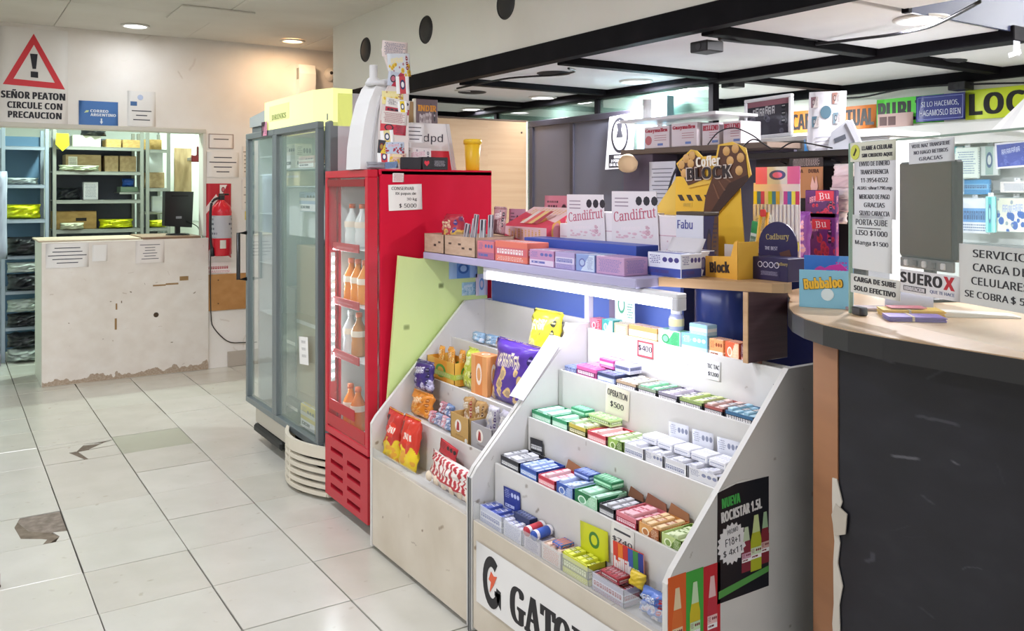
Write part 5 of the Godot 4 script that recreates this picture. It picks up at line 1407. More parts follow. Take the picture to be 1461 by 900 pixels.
	var hues := ["d83c2c", "e87c28", "c83030", "3c58a8", "3c8c48", "2c3c94"]
	for k in 6:
		part(b, "colour_stripe", box(0.0205, 0.09, 0.001, 0.0), mat(hues[k], 0.5), Vector3(-0.0535 + 0.0213 * k, 0.0025, 0.001))
	text(b, "billiken", 0.108, 0.038, mat("f4f0f0", 0.5), Vector3(-0.005, 0.036, 0.0018), Vector3.ZERO, false, true)
	gum_box(-1.94, -1.80, 1.5415, y, 0.05, 0.06, "b8b4cc", "a02c3c", "e4e2f0", 0, "clear open carton of dark red sticks" + T, true, "8c2434")
	gum_box(-1.90, -1.82, 1.54, y + 0.056, 0.018, 0.045, "a42838", "e8d8dc", "5c1420", 0, "dark red packet lying on the clear carton")
	solo("sweet_bag", "clear blue bag of wrapped sweets in the front bin corner", "bag", bag(0.1, 0.07, 0.045, 81), tmat(print_tex(4, "5c7cc8", "e8ecf8", "c03848", 82), "ffffff", 0.25), Vector3(1.572, y + 0.006, -1.715), Vector3(-0.1, AISLE, 0))
	solo("sweet_bag", "small yellow and red sweet packet on the dark red sticks", "bag", bag(0.06, 0.04, 0.03, 83), mat("e0c030", 0.3), Vector3(1.57, y + 0.06, -1.785), Vector3(-0.3, AISLE, 0))
	notice(Vector3(1.6085, 0.478, -1.885), 0.1, 0.09, "white handwritten price slip on the lowest riser", ["~70", "$740", ""], "ebe8e2", "4a4a50", AISLE, 0.95, 0.1)

# thin upright card facing the aisle
func card(at: Vector3, w: float, h: float, ground: String, kind: int, ink: String, label: String, lean := 0.0) -> Node3D:
	var t := thing("header_card", label, "card", at, AISLE)
	part(t, "card", sheet(w, h, 0.0, 0.0012), tmat(print_tex(kind, ground, ground, ink, int(w * 1000) % 5), "ffffff", 0.45))
	t.rotation.z = lean * 0.2
	return t

func left_goods() -> void:
	var G := "snack bags on the left display"
	# front bin: bags lean back against the riser
	var q := [[-3.325, 0.145, 0.2, "c8342c", "f0d030", "2c2428", "red and yellow snack bag at the left end of the front bin"], [-3.172, 0.15, 0.205, "d43c2c", "f4d42c", "302428", "red and yellow snack bag, second in the front bin"]]
	var k := 0
	for s in q:
		snack(Vector3(1.574, 0.391, s[0]), s[1], s[2], 0.05, s[3], s[4], s[5], s[6], -0.12, 100 + k, G, true)
		k += 1
	var n := thing("nougat_pack", "long red and white striped pack of nougat rolls in the front bin", "pack", Vector3(1.578, 0.401, -2.82), AISLE)
	part(n, "wrapper", bag(0.36, 0.11, 0.055, 111), tmat(stripe_tex(), "ffffff", 0.3), Vector3.ZERO, Vector3(-0.15, 0, -0.04))
	part(n, "red_header", bag(0.14, 0.07, 0.01, 112), tmat(print_tex(3, "b42430", "b42430", "2a2024", 7), "ffffff", 0.35), Vector3(-0.07, 0.09, -0.018), Vector3(-0.15, 0, -0.1))
	for i in 6:
		part(n, "nougat_end", lathe([Vector2(0, 0.012), Vector2(0.016, 0.008), Vector2(0.021, 0.0)], 10), mat("ecdcc4", 0.6), Vector3(-0.15 + 0.06 * i, 0.02, 0.012), Vector3(PI / 2, 0, 0))
	# second tier
	snack(Vector3(1.70, 0.559, -3.295), 0.19, 0.10, 0.05, "e08c30", "f0b45c", "a85a1c", "crumpled orange snack bag under the violet one", -0.1, 120, G)
	snack(Vector3(1.712, 0.668, -3.30), 0.16, 0.12, 0.05, "3c2c74", "c8c4e0", "1c1838", "crumpled dark violet snack bag above the orange one", -0.1, 121, G)
	var cand := [[-3.175, "c8848c"], [-3.125, "8c98b4"], [-3.07, "d09ca4"], [-3.03, "7c94b8"], [-3.14, "b47880"], [-3.09, "6c84ac"]]
	for i in 6:
		solo("sweet_packet", ["pink sweet sachet at the left of the loose sachets", "grey blue sweet sachet, second of the loose sachets", "pink sweet sachet in the middle of the loose sachets", "blue sweet sachet at the right of the loose sachets", "pink sweet sachet on top of the loose sachets, left", "blue sweet sachet on top of the loose sachets, right"][i], "sweets", bag(0.05, 0.05, 0.03, 130 + i), tmat(print_tex(4, cand[i][1], "e8e4ec", "6a5a78", 130 + i % 2), "ffffff", 0.3), Vector3(1.685 + (0.03 if i > 3 else 0.0), 0.562 + (0.04 if i > 3 else 0.0), cand[i][0]), Vector3(-0.3, AISLE, 0.1 * cos(i * 2.0)), "loose sweet sachets on the left display")
	cocoa(-2.965, -2.82, 0.15, "c09a5c", "brown gift carton with a red figure, on the second tier")
	cocoa(-2.81, -2.655, 0.145, "aaa6a8", "grey gift carton with a red figure, on the second tier")
	for i in 4:
		solo("candy_bar", ["brown wrapped sweet behind the brown gift carton, left", "brown wrapped sweet behind the brown gift carton, right", "silver wrapped sweet behind the grey gift carton, left", "silver wrapped sweet behind the grey gift carton, right"][i], "sweets", bag(0.075, 0.11, 0.035, 140 + i), tmat(print_tex(4, ["b08a58", "b08a58", "c4c0c8", "b8b4c0"][i], "e8dcc8", ["a03c34", "5c3c28", "5c4c78", "8a3c58"][i], 140 + i), "ffffff", 0.3), Vector3(1.727, 0.60, -2.93 + 0.082 * i), Vector3(-0.05, AISLE, 0.2 - 0.1 * i), "wrapped sweets behind the gift cartons")
	notice(Vector3(1.7635, 0.62, -2.955), 0.11, 0.085, "cream handwritten price card on the second riser", ["~70", "~60"], "e0d8cc", "4a4248", AISLE, 0.9, 0.1)
	# third tier
	var t := thing("tea_carton", "orange and green carton of sachets with its lid open", "carton", Vector3(1.83, 0.697, -3.275), AISLE)
	part(t, "tray", tray(0.24, 0.1, 0.1), tmat(print_tex(6, "e89c34", "e4b04c", "5ca040", 9), "ffffff", 0.45))
	part(t, "green_band", box(0.242, 0.022, 0.102, 0.0005), tmat(print_tex(5, "b4c44c", "ffffff", "e8ecd0", 8), "ffffff", 0.45), Vector3(0, 0.03, 0))
	for i in 4:
		solo("tea_sachet", "orange sachet standing in the orange and green carton", "sachet", bag(0.044, 0.09, 0.018, 150 + i), tmat(print_tex(4, "e8a044", "f4d48c", "a8782c", 150), "ffffff", 0.35), Vector3(1.82 + 0.022 * (i % 2), 0.75, -3.345 + 0.047 * i), Vector3(-0.1, AISLE, 0.1 * sin(i)), "sachets in the orange and green carton")
	snack(Vector3(1.825, 0.701, -3.105), 0.085, 0.16, 0.05, "c4cc4c", "e8ec98", "2c2c24", "slim lime pouch with a dark base on the third tier", -0.12, 155, G)
	solo("candy_box", "upright orange box on the third tier", "box", box(0.105, 0.16, 0.07, 0.002), tmat(print_tex(6, "e08c4c", "e8a468", "f8e8dc", 12), "ffffff", 0.4), Vector3(1.835, 0.697, -2.995), Vector3(0, AISLE + 0.1, 0))
	snack(Vector3(1.82, 0.70, -2.775), 0.31, 0.235, 0.055, "54349c", "e4c484", "281c58", "big violet snack bag printed with round biscuits", -0.14, 157, G)
	# top tier
	snack(Vector3(1.965, 0.854, -2.79), 0.205, 0.19, 0.06, "e8dc3c", "f0e890", "3c3c38", "yellow snack bag leaning on the back board", -0.2, 160, G)
	solo("candy_box", "low grey and brown box right of the yellow snack bag", "box", box(0.085, 0.08, 0.06, 0.002), tmat(print_tex(3, "a89c90", "8a7c70", "2c2828", 14), "ffffff", 0.45), Vector3(1.96, 0.8515, -2.653), Vector3(0, AISLE, 0))
	solo("sweet_packet", "small red packet in front of the low grey box", "sweets", bag(0.06, 0.04, 0.025, 163), mat("d03c34", 0.3), Vector3(1.928, 0.852, -2.70), Vector3(-0.2, AISLE, 0))
	solo("sweet_packet", "white and red packet hung at the divider above the grey box", "sweets", bag(0.06, 0.085, 0.025, 164), tmat(print_tex(4, "ece8e0", "e8d890", "c83c3c", 3), "ffffff", 0.35), Vector3(1.99, 0.93, -2.65), Vector3(-0.1, AISLE, 0))
	for i in 4:
		solo("sweet_packet", ["pale blue flat sachet at the left of the top tier", "blue flat sachet on the top tier, second from left", "orange flat sachet on the top tier", "white flat sachet left of the yellow snack bag"][i], "sweets", bag(0.085, 0.045, 0.045, 165 + i), tmat(print_tex(4, ["9cbcd4", "8cacc8", "d8b090", "e4e4e8"][i], "e8eef4", "7c8ca8", 165 + i % 2), "ffffff", 0.35), Vector3(1.955 + 0.01 * (i % 2), 0.856, -3.25 + 0.095 * i), Vector3(-0.2, AISLE, 0), "flat sachets on the top tier")
	# sheet of paper hung over the divider
	var p := solo("paper_sheet", "blank white paper sheet hung over the divider of the two displays", "paper", sheet(0.09, 0.27, 0.006), mat("f0eef2", 0.7), Vector3(1.712, 0.777, -2.585), Vector3(-0.78, AISLE, 0))
	p.rotation = Vector3(0, 0, 0)
	p.basis = Basis(Vector3(0.0, 0, 1), Vector3(0.66, 0.75, 0).normalized(), Vector3(-0.75, 0.66, 0).normalized())

func snack(at: Vector3, w: float, h: float, t: float, a: String, b: String, c: String, label: String, lean: float, sd: int, group: String, two_tone := false) -> void:
	var o := thing("snack_bag", label, "snack bag", at, AISLE, group)
	var tex: int
	if two_tone:
		tex = half_tex(a, b, c, sd)
	else:
		tex = print_tex(4, a, b, c, sd)
	part(o, "pouch", bag(w, h, t, sd), tmat(tex, "ffffff", 0.28), Vector3.ZERO, Vector3(lean, 0, 0.04 * sin(sd)))
	part(o, "top_crimp", box(w * 0.9, 0.006, 0.002, 0.0), tmat(tex, "ffffff", 0.28), Vector3(0, h, 0).rotated(Vector3.RIGHT, lean), Vector3(lean, 0, 0.04 * sin(sd)))

func half_tex(a: String, b: String, c: String, sd: int) -> int:
	var r := RandomNumberGenerator.new()
	r.seed = sd
	var im := Image.create(64, 96, false, Image.FORMAT_RGB8)
	im.fill(col(a))
	for y in 96:
		for x in 64:
			if y > 58 + 8 * sin(x * 0.2 + sd):
				im.set_pixel(x, y, col(b))
	disc(im, Vector2(38, 34), 15, col("e8402c"))
	for i in 5:
		im.fill_rect(Rect2i(24 + i * 6, 28, 4, 13), col("f4e8dc"))
	im.fill_rect(Rect2i(8, 10, 9, 22), col(c))
	for i in 8:
		disc(im, Vector2(r.randf() * 64, 66 + r.randf() * 26), 5, col("e8a83c"))
	return put_cell(im)

func stripe_tex() -> int:
	var im := Image.create(128, 48, false, Image.FORMAT_RGB8)
	im.fill(col("f0e4dc"))
	for i in 12:
		for y in range(2, 34):
			im.fill_rect(Rect2i(i * 11 + y / 5, y, 6, 1), col("b8303a"))
	im.fill_rect(Rect2i(0, 34, 128, 3), col("c03c40"))
	for i in 7:
		im.fill_rect(Rect2i(6 + i * 18, 12, 9, 11), col("f8f0ea"))
	return put_cell(im)

func cocoa(z0: float, z1: float, h: float, ground: String, label: String) -> void:
	var t := thing("gift_carton", label, "carton", Vector3(1.69, 0.556, (z0 + z1) / 2), AISLE)
	var w := z1 - z0 - 0.006
	part(t, "tray", tray(w, h * 0.68, 0.07), mat(ground, 0.6))
	part(t, "oval_badge", lathe([Vector2(0, 0.001), Vector2(0.024, 0.001), Vector2(0.024, 0)], 16), mat("ece4dc", 0.5), Vector3(-0.01, h * 0.4, 0.0352), Vector3(PI / 2, 0, 0))
	part(t, "red_print", prism(PackedVector2Array([Vector2(-0.012, 0.0), Vector2(0.01, 0.002), Vector2(0.008, 0.03), Vector2(-0.004, 0.036)]), 0.0363, 0.037), mat("a83434", 0.5), Vector3(-0.01, h * 0.28, 0))
	part(t, "brown_print", box(w * 0.5, 0.01, 0.001, 0.0), tmat(print_tex(5, ground, "ffffff", "4a3828", 15), "ffffff", 0.6), Vector3(0.0, 0.02, 0.0354))
	part(t, "round_seal", lathe([Vector2(0, 0.001), Vector2(0.01, 0.001), Vector2(0.01, 0)], 12), mat("ece8e0", 0.5), Vector3(w * 0.36, 0.014, 0.0352), Vector3(PI / 2, 0, 0))

# ---------------------------------------------------------------- island shelf above the displays
func island() -> void:
	var t := thing("island_counter", "long shelf counter above the displays with a lime end panel and blue back", "counter", Vector3(1.8, 0, -2.7))
	var o := -Vector3(1.8, 0, -2.7)
	mats["beech"] = tri_mat(wood_tex(5, "b48c64", "d0ac82"), "ffffff", 0.45, Vector3(1.4, 1.4, 1.4))
	part(t, "shelf_board", span(Vector3(1.79, 1.215, -3.455), Vector3(2.68, 1.245, -2.035), 0.003), mat("b9b4d8", 0.45), o)
	part(t, "wood_board", slab(PackedVector2Array([Vector2(1.88, -2.03), Vector2(2.035, -1.715), Vector2(2.06, -1.69), Vector2(2.095, -1.692), Vector2(2.45, -1.98), Vector2(2.68, -2.03)]), 1.218, 1.246), mats["beech"], o)
	var dk := tri_mat(wood_tex(6, "4a343c", "6a4c50"), "ffffff", 0.5, Vector3(2.2, 2.2, 2.2))
	part(t, "wood_side", span(Vector3(1.99, 1.008, -1.78), Vector3(2.165, 1.218, -1.764), 0.001), dk, o)
	part(t, "wood_side_edge", span(Vector3(1.986, 1.008, -1.781), Vector3(1.99, 1.218, -1.763), 0.0), mats["beech"], o)
	part(t, "post", span(Vector3(2.03, 1.021, -2.60), Vector3(2.055, 1.215, -2.575), 0.002), mat("ecebf2", 0.5), o)
	part(t, "blue_back", span(Vector3(2.14, 0.5, -3.44), Vector3(2.155, 1.215, -2.2), 0.0), mat("6c86d4", 0.5), o)
	part(t, "mauve_partition", span(Vector3(2.135, 1.022, -2.58), Vector3(2.139, 1.2, -2.46), 0.0), mat("9a8ca4", 0.5), o)
	part(t, "rear_board", span(Vector3(2.65, 0.0, -3.44), Vector3(2.67, 1.2145, -2.04), 0.0), mat("3c4484", 0.6), o)
	var gt := noise_tex(111, 0.01, [[0.0, "dcf09c"], [0.5, "e2f4a4"], [1.0, "e6f6ac"]], 128)
	var gi := gt.get_image()
	scuff(gi, 77, 9, col("4a5a28"), 6, 0.7)
	part(t, "lime_end_panel", prism(PackedVector2Array([Vector2(1.57, 0.0), Vector2(1.675, 1.232), Vector2(1.78, 1.214), Vector2(2.13, 1.214), Vector2(2.13, 0.0)]), -3.478, -3.462), tmat(ImageTexture.create_from_image(gi), "ffffff", 0.45), o)
	solo("blue_sticker", "dark framed blue photo sticker on the lime end panel", "sticker", sheet(0.15, 0.085, 0.0), tmat(print_tex(6, "6a9ad8", "a8c8ec", "3c68b0", 5), "ffffff", 0.4), Vector3(2.0, 1.115, -3.4605))
	solo("blue_sticker", "pale blue sticker low on the lime end panel", "sticker", sheet(0.075, 0.06, 0.0), tmat(print_tex(4, "a8d0e0", "d8ecf4", "5c98b8", 6), "ffffff", 0.4), Vector3(2.03, 1.035, -3.4605))
	solo("blue_sticker", "round blue emblem sticker beside the tube lamp's left end", "sticker", sheet(0.065, 0.1, 0.0), tmat(print_tex(6, "d8e4f4", "e8d8e4", "7aa0d8", 7), "ffffff", 0.4), Vector3(2.098, 1.03, -3.4605))
	# lit tube under the shelf
	t = thing("tube_lamp", "glaring white tube lamp fixed under the shelf edge", "lamp", Vector3(1.83, 1.19, -2.425))
	part(t, "batten", span(Vector3(-0.02, 0.008, -0.55), Vector3(0.02, 0.0235, 0.55), 0.003), mat("f0f0f4", 0.4))
	part(t, "tube", tube([Vector3(0, -0.009, -0.525), Vector3(0, -0.009, 0.525)], 0.018, 12), glow("eef0ff", 5.0))
	for s in [-1, 1]:
		part(t, "holder", span(Vector3(-0.02, -0.028, s * 0.525), Vector3(0.02, 0.01, s * 0.55), 0.003), mat("e4e4ec", 0.4))
	var l := AreaLight3D.new()
	l.name = "tube_light"
	l.area_size = Vector2(0.05, 1.05)
	l.area_normalize_energy = true
	l.area_range = 15.0
	l.light_color = col("eef0ff")
	l.light_energy = 0.28
	l.shadow_enabled = true
	l.rotation.x = -PI / 2
	add_child(l, true)
	l.position = Vector3(1.83, 1.158, -2.425)
	# dark round drum seen under the wood board
	t = thing("blue_drum", "dark blue round drum in the gap under the wood board", "drum", Vector3(2.29, 0.9, -2.13))
	part(t, "body", lathe([Vector2(0, 0), Vector2(0.09, 0), Vector2(0.11, 0.02), Vector2(0.11, 0.22), Vector2(0.1, 0.25), Vector2(0, 0.25)], 28), mat("3c4c8c", 0.2), Vector3(0, 0.05, 0))
	part(t, "rim", lathe([Vector2(0.11, 0.0), Vector2(0.118, 0.006), Vector2(0.118, 0.018), Vector2(0.11, 0.024)], 28), mat("8a94c0", 0.3), Vector3(0, 0.07, 0))
	part(t, "stand", span(Vector3(-0.1, -0.9, -0.1), Vector3(0.1, 0.05, 0.1), 0.004), mat("2c2c3c", 0.7))

# box of goods facing the aisle: front at x, base y, from z0 to z1
func good(n: String, label: String, cat: String, x: float, y: float, z0: float, z1: float, h: float, d: float, m: Material, group := "") -> Node3D:
	var t := thing(n, label, cat, Vector3(x + d / 2, y, (z0 + z1) / 2), AISLE, group)
	part(t, "body", box(absf(z1 - z0) - 0.003, h, d, 0.002), m)
	return t

func pr(kind: int, a: String, b: String, c: String, sd: int, rough := 0.42) -> StandardMaterial3D:
	return tmat(print_tex(kind, a, b, c, sd), "ffffff", rough)

func island_goods() -> void:
	var y := 1.2455
	var G := "boxes along the island shelf"
	var kraft := tmat(noise_tex(121, 0.02, [[0.0, "b89a84"], [0.5, "c4a690"], [1.0, "ceb29c"]], 128), "ffffff", 0.8)
	# two open kraft cartons at the left end
	var t := thing("kraft_carton", "open kraft carton at the left end of the island shelf", "carton", Vector3(1.89, y, -3.362), AISLE, "open kraft cartons")
	part(t, "tray", tray(0.18, 0.082, 0.19), kraft)
	part(t, "printed_mark", box(0.02, 0.01, 0.001, 0.0), mat("4a3a34", 0.8), Vector3(0.01, 0.03, 0.0955))
	part(t, "printed_mark", box(0.02, 0.008, 0.001, 0.0), mat("6a564c", 0.8), Vector3(0.05, 0.045, 0.0955))
	t = thing("kraft_carton", "open kraft carton of dark sachets, second on the island shelf", "carton", Vector3(1.89, y, -3.138), AISLE, "open kraft cartons")
	part(t, "tray", tray(0.255, 0.082, 0.19), kraft)
	for p in [Vector2(-0.08, 0.045), Vector2(0.03, 0.03), Vector2(0.09, 0.03), Vector2(0.0, 0.045)]:
		part(t, "printed_mark", box(0.022, 0.008, 0.001, 0.0), mat("5a463e", 0.8), Vector3(p.x, p.y, 0.0955))
	t = thing("snack_bag", "red and yellow snack bag standing in the left kraft carton", "snack bag", Vector3(1.88, y + 0.004, -3.36), AISLE)
	part(t, "pouch", bag(0.15, 0.165, 0.07, 201), pr(4, "b83848", "e8c060", "4a4a98", 201, 0.3), Vector3.ZERO, Vector3(-0.1, 0, 0))
	for i in 6:
		var s := thing("dark_sachet", ["black and silver sachet in the second kraft carton, far left", "black and silver sachet in the second kraft carton, second from left", "black and silver sachet in the second kraft carton, third from left", "black and silver sachet in the second kraft carton, third from right", "black and silver sachet in the second kraft carton, second from right", "black and silver sachet in the second kraft carton, far right"][i], "sachet", Vector3(1.87 + 0.015 * (i % 2), y + 0.008, -3.235 + 0.038 * i), AISLE + 0.2 * sin(i * 1.9), "dark sachets in the kraft carton")
		part(s, "foil", box(0.03, 0.125 + 0.02 * (i % 3), 0.012, 0.002), pr(6, "2c2c3c", "c8c8d0", "484858", 202 + i % 2, 0.3), Vector3.ZERO, Vector3(-0.1, 0, 0.05 * (i - 3)))
	snack(Vector3(1.93, y + 0.09, -3.05), 0.1, 0.11, 0.02, "b8848c", "e0c0c0", "3c3440", "pink flat pack standing behind the dark sachets", -0.1, 205, "flat packs on the island shelf")
	# front row of small boxes
	good("candy_box", "small rose and blue box right of the kraft cartons", "box", 1.80, y, -3.005, -2.875, 0.072, 0.1, pr(3, "d87c88", "b46c90", "5c6cb0", 210), G)
	good("candy_box", "coral box with white lettering, above the tube lamp's left half", "box", 1.80, y, -2.87, -2.645, 0.078, 0.1, pr(0, "e87c6c", "d86c78", "f4e8ec", 211), G)
	var lil := [["c894c0", "e4d4ec", -2.64, -2.485, "pink lilac box in the front row of the island shelf"], ["b8a8d8", "dcd4f0", -2.48, -2.365, "pale lilac box in the front row of the island shelf"], ["90a4dc", "d0dcf4", -2.36, -2.255, "sky blue box in the front row of the island shelf"], ["c8a0c8", "ead8ee", -2.25, -2.105, "mauve box in the front row of the island shelf"]]  # lilac tints carry a mild bluish lens flare veil in their colour
	var k := 0
	for q in lil:
		good("candy_box", q[4], "box", 1.805, y, q[2], q[3], 0.058, 0.1, pr([3, 0, 1, 5][k], q[0], q[1], "6a70b8", 214 + k), G)
		k += 1
	good("blue_tray", "long deep blue carton behind the front row of boxes", "carton", 1.93, y, -2.86, -2.19, 0.088, 0.1, mat("4058b4", 0.45))
	# second row: white and pink sweet boxes with header cards
	t = thing("sweet_display", "red display carton with a sloping front of pink sticks", "carton", Vector3(2.12, y, -3.02), AISLE, "sweet display cartons")
	var w := 0.32
	var st := begin()
	add_prism(st, PackedVector2Array([Vector2(-0.08, 0), Vector2(0.08, 0), Vector2(0.08, 0.12), Vector2(-0.08, 0.2)]), -w / 2, w / 2, Transform3D(Basis(Vector3(0, 0, 1), Vector3(0, 1, 0), Vector3(-1, 0, 0)), Vector3.ZERO))
	part(t, "body", done(st), pr(1, "d8405c", "f0c8cc", "e8b058", 220))
	for i in 4:
		part(t, "printed_ray", prism(PackedVector2Array([Vector2(-0.02 + 0.03 * i, 0.0), Vector2(0.015 + 0.03 * i, 0.0), Vector2(0.05 + 0.03 * i, 0.08), Vector2(0.03 + 0.03 * i, 0.08)]), 0.0, 0.001), mat(["f0e0dc", "e86c6c", "f0cc88", "b84858"][i], 0.45), Vector3(-0.03, 0.135, 0.068), Vector3(-0.88, 0, 0))
	sweet(-2.852, -2.668, 0.14, 2.1, "white sweet carton with pink print, left of three", "f0e4ea", 221)
	sweet(-2.675 + 0.012, -2.352, 0.19, 2.1, "white sweet carton with pink print, middle of three", "f4ecf0", 222)
	sweet(-2.348, -2.165, 0.185, 2.1, "white sweet carton with pink print, right of three", "f4eaee", 223)
	header(-2.793, -2.555, 0.257, 2.094, "white header card with three black seals, left one", "Candifrut")
	header(-2.514, -2.262, 0.27, 2.094, "white header card with three black seals, right one", "Candifrut")
	solo("header_card", "mauve header card with dark seals at the left of the sweet cartons", "card", sheet(0.13, 0.19, 0.0), pr(3, "c090a8", "a86c90", "3c3444", 226), Vector3(2.15, y, -3.25), Vector3(-0.04, AISLE, 0))
	solo("header_card", "rose header card with dark seals behind the red display carton", "card", sheet(0.28, 0.25, 0.0), pr(3, "d88c9c", "b4485c", "3c2c34", 227), Vector3(2.26, y, -3.06), Vector3(-0.06, AISLE, 0))
	# chocolate: cartons on the wood board
	var c := good("chocolate_carton", "white and blue chocolate carton at the left end of the wood board", "carton", 1.905, y, -2.11, -1.955, 0.076, 0.09, pr(3, "e4e6f4", "3c4c9c", "4a4488", 230))
	part(c, "lid_flap", sheet(0.15, 0.05), mat("cfcad0", 0.7), Vector3(0, 0.076, -0.04), Vector3(-0.5, 0, 0))
	c = good("chocolate_carton", "tall blue chocolate carton with a white header", "carton", 2.08, y, -2.16, -2.03, 0.19, 0.07, pr(1, "3c3c74", "6a4838", "2c2c54", 231))
	part(c, "white_header", box(0.125, 0.08, 0.002, 0.0), mat("e4e4f0", 0.45), Vector3(-0.0, 0.11, 0.036))
	text(c, "Fabu", 0.07, 0.03, mat("4a4a9c", 0.5), Vector3(-0.02, 0.16, 0.038))
	part(c, "dark_cap", box(0.13, 0.012, 0.072, 0.002), mat("54483c", 0.6), Vector3(0, 0.19, 0))
	c = good("chocolate_carton", "small white chocolate carton between the blue and yellow ones", "carton", 1.998, y, -2.05, -1.979, 0.08, 0.08, pr(1, "eae8ee", "4a4478", "5c5088", 232))
	text(c, "Fra", 0.03, 0.024, mat("3c3c80", 0.5), Vector3(-0.014, 0.05, 0.041))
	c = thing("chocolate_carton", "yellow chocolate carton with a scooped front on the wood board", "carton", Vector3(2.075, y, -1.90), AISLE)
	part(c, "front_wall", prism(PackedVector2Array([Vector2(-0.075, 0), Vector2(0.06, 0), Vector2(0.06, 0.12), Vector2(0.045, 0.115), Vector2(0.03, 0.07), Vector2(-0.075, 0.065)]), 0.042, 0.045), mat("ecb044", 0.45))
	part(c, "tray", tray(0.135, 0.06, 0.085), mat("e8b850", 0.5), Vector3(-0.0075, 0, 0))
	part(c, "side_wall", box(0.003, 0.115, 0.09, 0.0), mat("f0bc48", 0.45), Vector3(0.0595, 0, 0))
	part(c, "back_wall", box(0.13, 0.1, 0.003, 0.0), mat("c8c0bc", 0.6), Vector3(-0.008, 0, -0.04))
	text(c, "Block", 0.08, 0.035, mat("3c2c28", 0.5), Vector3(-0.015, 0.034, 0.046), Vector3(0, 0, 0.06), false, true)
	c = good("chocolate_carton", "dark violet chocolate carton with a row of white seals", "carton", 2.095, y, -1.845, -1.705, 0.07, 0.08, mat("2a2450", 0.4))
	for i in 4:
		part(c, "seal", lathe([Vector2(0.007, 0.001), Vector2(0.0092, 0.001), Vector2(0.0092, 0)], 12), mat("d8d4e8", 0.5), Vector3(-0.035 + 0.021 * i, 0.048, 0.0402), Vector3(PI / 2, 0, 0))
	text(c, "Cadbury", 0.04, 0.012, mat("b8a468", 0.5), Vector3(0.048, 0.052, 0.0405), Vector3.ZERO, true)
	part(c, "print", box(0.08, 0.016, 0.001, 0.0), pr(5, "2a2450", "2a2450", "c8c4dc", 233), Vector3(0.0, 0.014, 0.0402))
	c = thing("dome_card", "dark violet dome-shaped header card behind the violet carton", "card", Vector3(2.2, y, -1.83), AISLE)
	var dome := PackedVector2Array([Vector2(-0.075, 0)])
	for i in 15:
		var a := PI - PI * i / 14
		dome.append(Vector2(cos(a) * 0.075, 0.1 + sin(a) * 0.075))
	dome.append(Vector2(0.075, 0))
	part(c, "card", prism(dome, -0.002, 0.002), mat("2c2654", 0.4))
	text(c, "Cadbury", 0.09, 0.024, mat("c8b470", 0.5), Vector3(0.0, 0.125, 0.0025), Vector3(0, 0, 0.05), true)
	text(c, "THE BEST", 0.05, 0.011, mat("d8d4e8", 0.5), Vector3(-0.025, 0.09, 0.0025))
	part(c, "printed_bar", box(0.04, 0.025, 0.001, 0.0), mat("5c3830", 0.5), Vector3(0.035, 0.06, 0.0025), Vector3(0, 0, 0.3))
	chocolate_display()
	# pens, pencils and hanging goods at the right end of the board
	c = thing("pen_pack", "hanging pack of felt pens with rainbow stripes", "pens", Vector3(2.42, y, -2.02), AISLE, "")
	part(c, "backing_card", box(0.2, 0.30, 0.003, 0.0), mat("ecdfe8", 0.5))
	var hue := ["e8e048", "3c7cc8", "c83c94", "f0e0c8", "b8d848", "3c94d8", "e8c84c", "e8e4ec", "c84ca8", "4c7cc8", "f0e85c", "d83c6c"]
	for i in 12:
		part(c, "colour_stripe", box(0.0155, 0.045, 0.001, 0.0), mat(hue[i], 0.5), Vector3(-0.0915 + 0.0166 * i, 0.225, 0.0022))
		part(c, "pen", box(0.011, 0.125, 0.008, 0.003), mat("eeecf0", 0.35), Vector3(-0.0915 + 0.0166 * i, 0.1, 0.005))
		part(c, "pen_cap", box(0.012, 0.03, 0.009, 0.003), mat(hue[(i * 5 + 3) % 12], 0.35), Vector3(-0.0915 + 0.0166 * i, 0.068, 0.005))
	part(c, "header", box(0.19, 0.06, 0.004, 0.0), pr(6, "d8dce8", "e86cb0", "3c4c9c", 241), Vector3(0.005, 0.295, 0.0))
	part(c, "round_label", box(0.08, 0.06, 0.002, 0.0), pr(5, "e4e8ec", "ffffff", "2c2c34", 242), Vector3(-0.045, 0.125, 0.0105), Vector3(0, 0, 0.1))
	text(c, "Gongys", 0.085, 0.025, mat("24242c", 0.5), Vector3(-0.035, 0.04, 0.004), Vector3.ZERO, false, true)
	c = thing("pencil_pack", "yellow pencils with a green pack beside the yellow stand", "pencils", Vector3(2.3, y, -1.985), AISLE)
	part(c, "green_pack", box(0.03, 0.14, 0.012, 0.002), pr(0, "3c9c5c", "e8f0e8", "1c5c34", 243), Vector3(-0.04, 0.03, 0), Vector3(0, 0, -0.15))
	part(c, "pencil", tube([Vector3(0, 0, 0), Vector3(0.03, 0.2, 0)], 0.006, 6), mat("e8a828", 0.4))
	part(c, "pencil", tube([Vector3(-0.02, 0, 0.01), Vector3(0.008, 0.19, 0.01)], 0.006, 6), mat("f0c048", 0.4))
	part(c, "eraser", box(0.02, 0.025, 0.014, 0.004), mat("d83c3c", 0.5), Vector3(0.02, 0.185, 0.012))
	part(c, "holder_foot", box(0.09, 0.03, 0.04, 0.003), mat("d8a0b0", 0.5), Vector3(-0.01, 0, 0))
	hanging_rack()

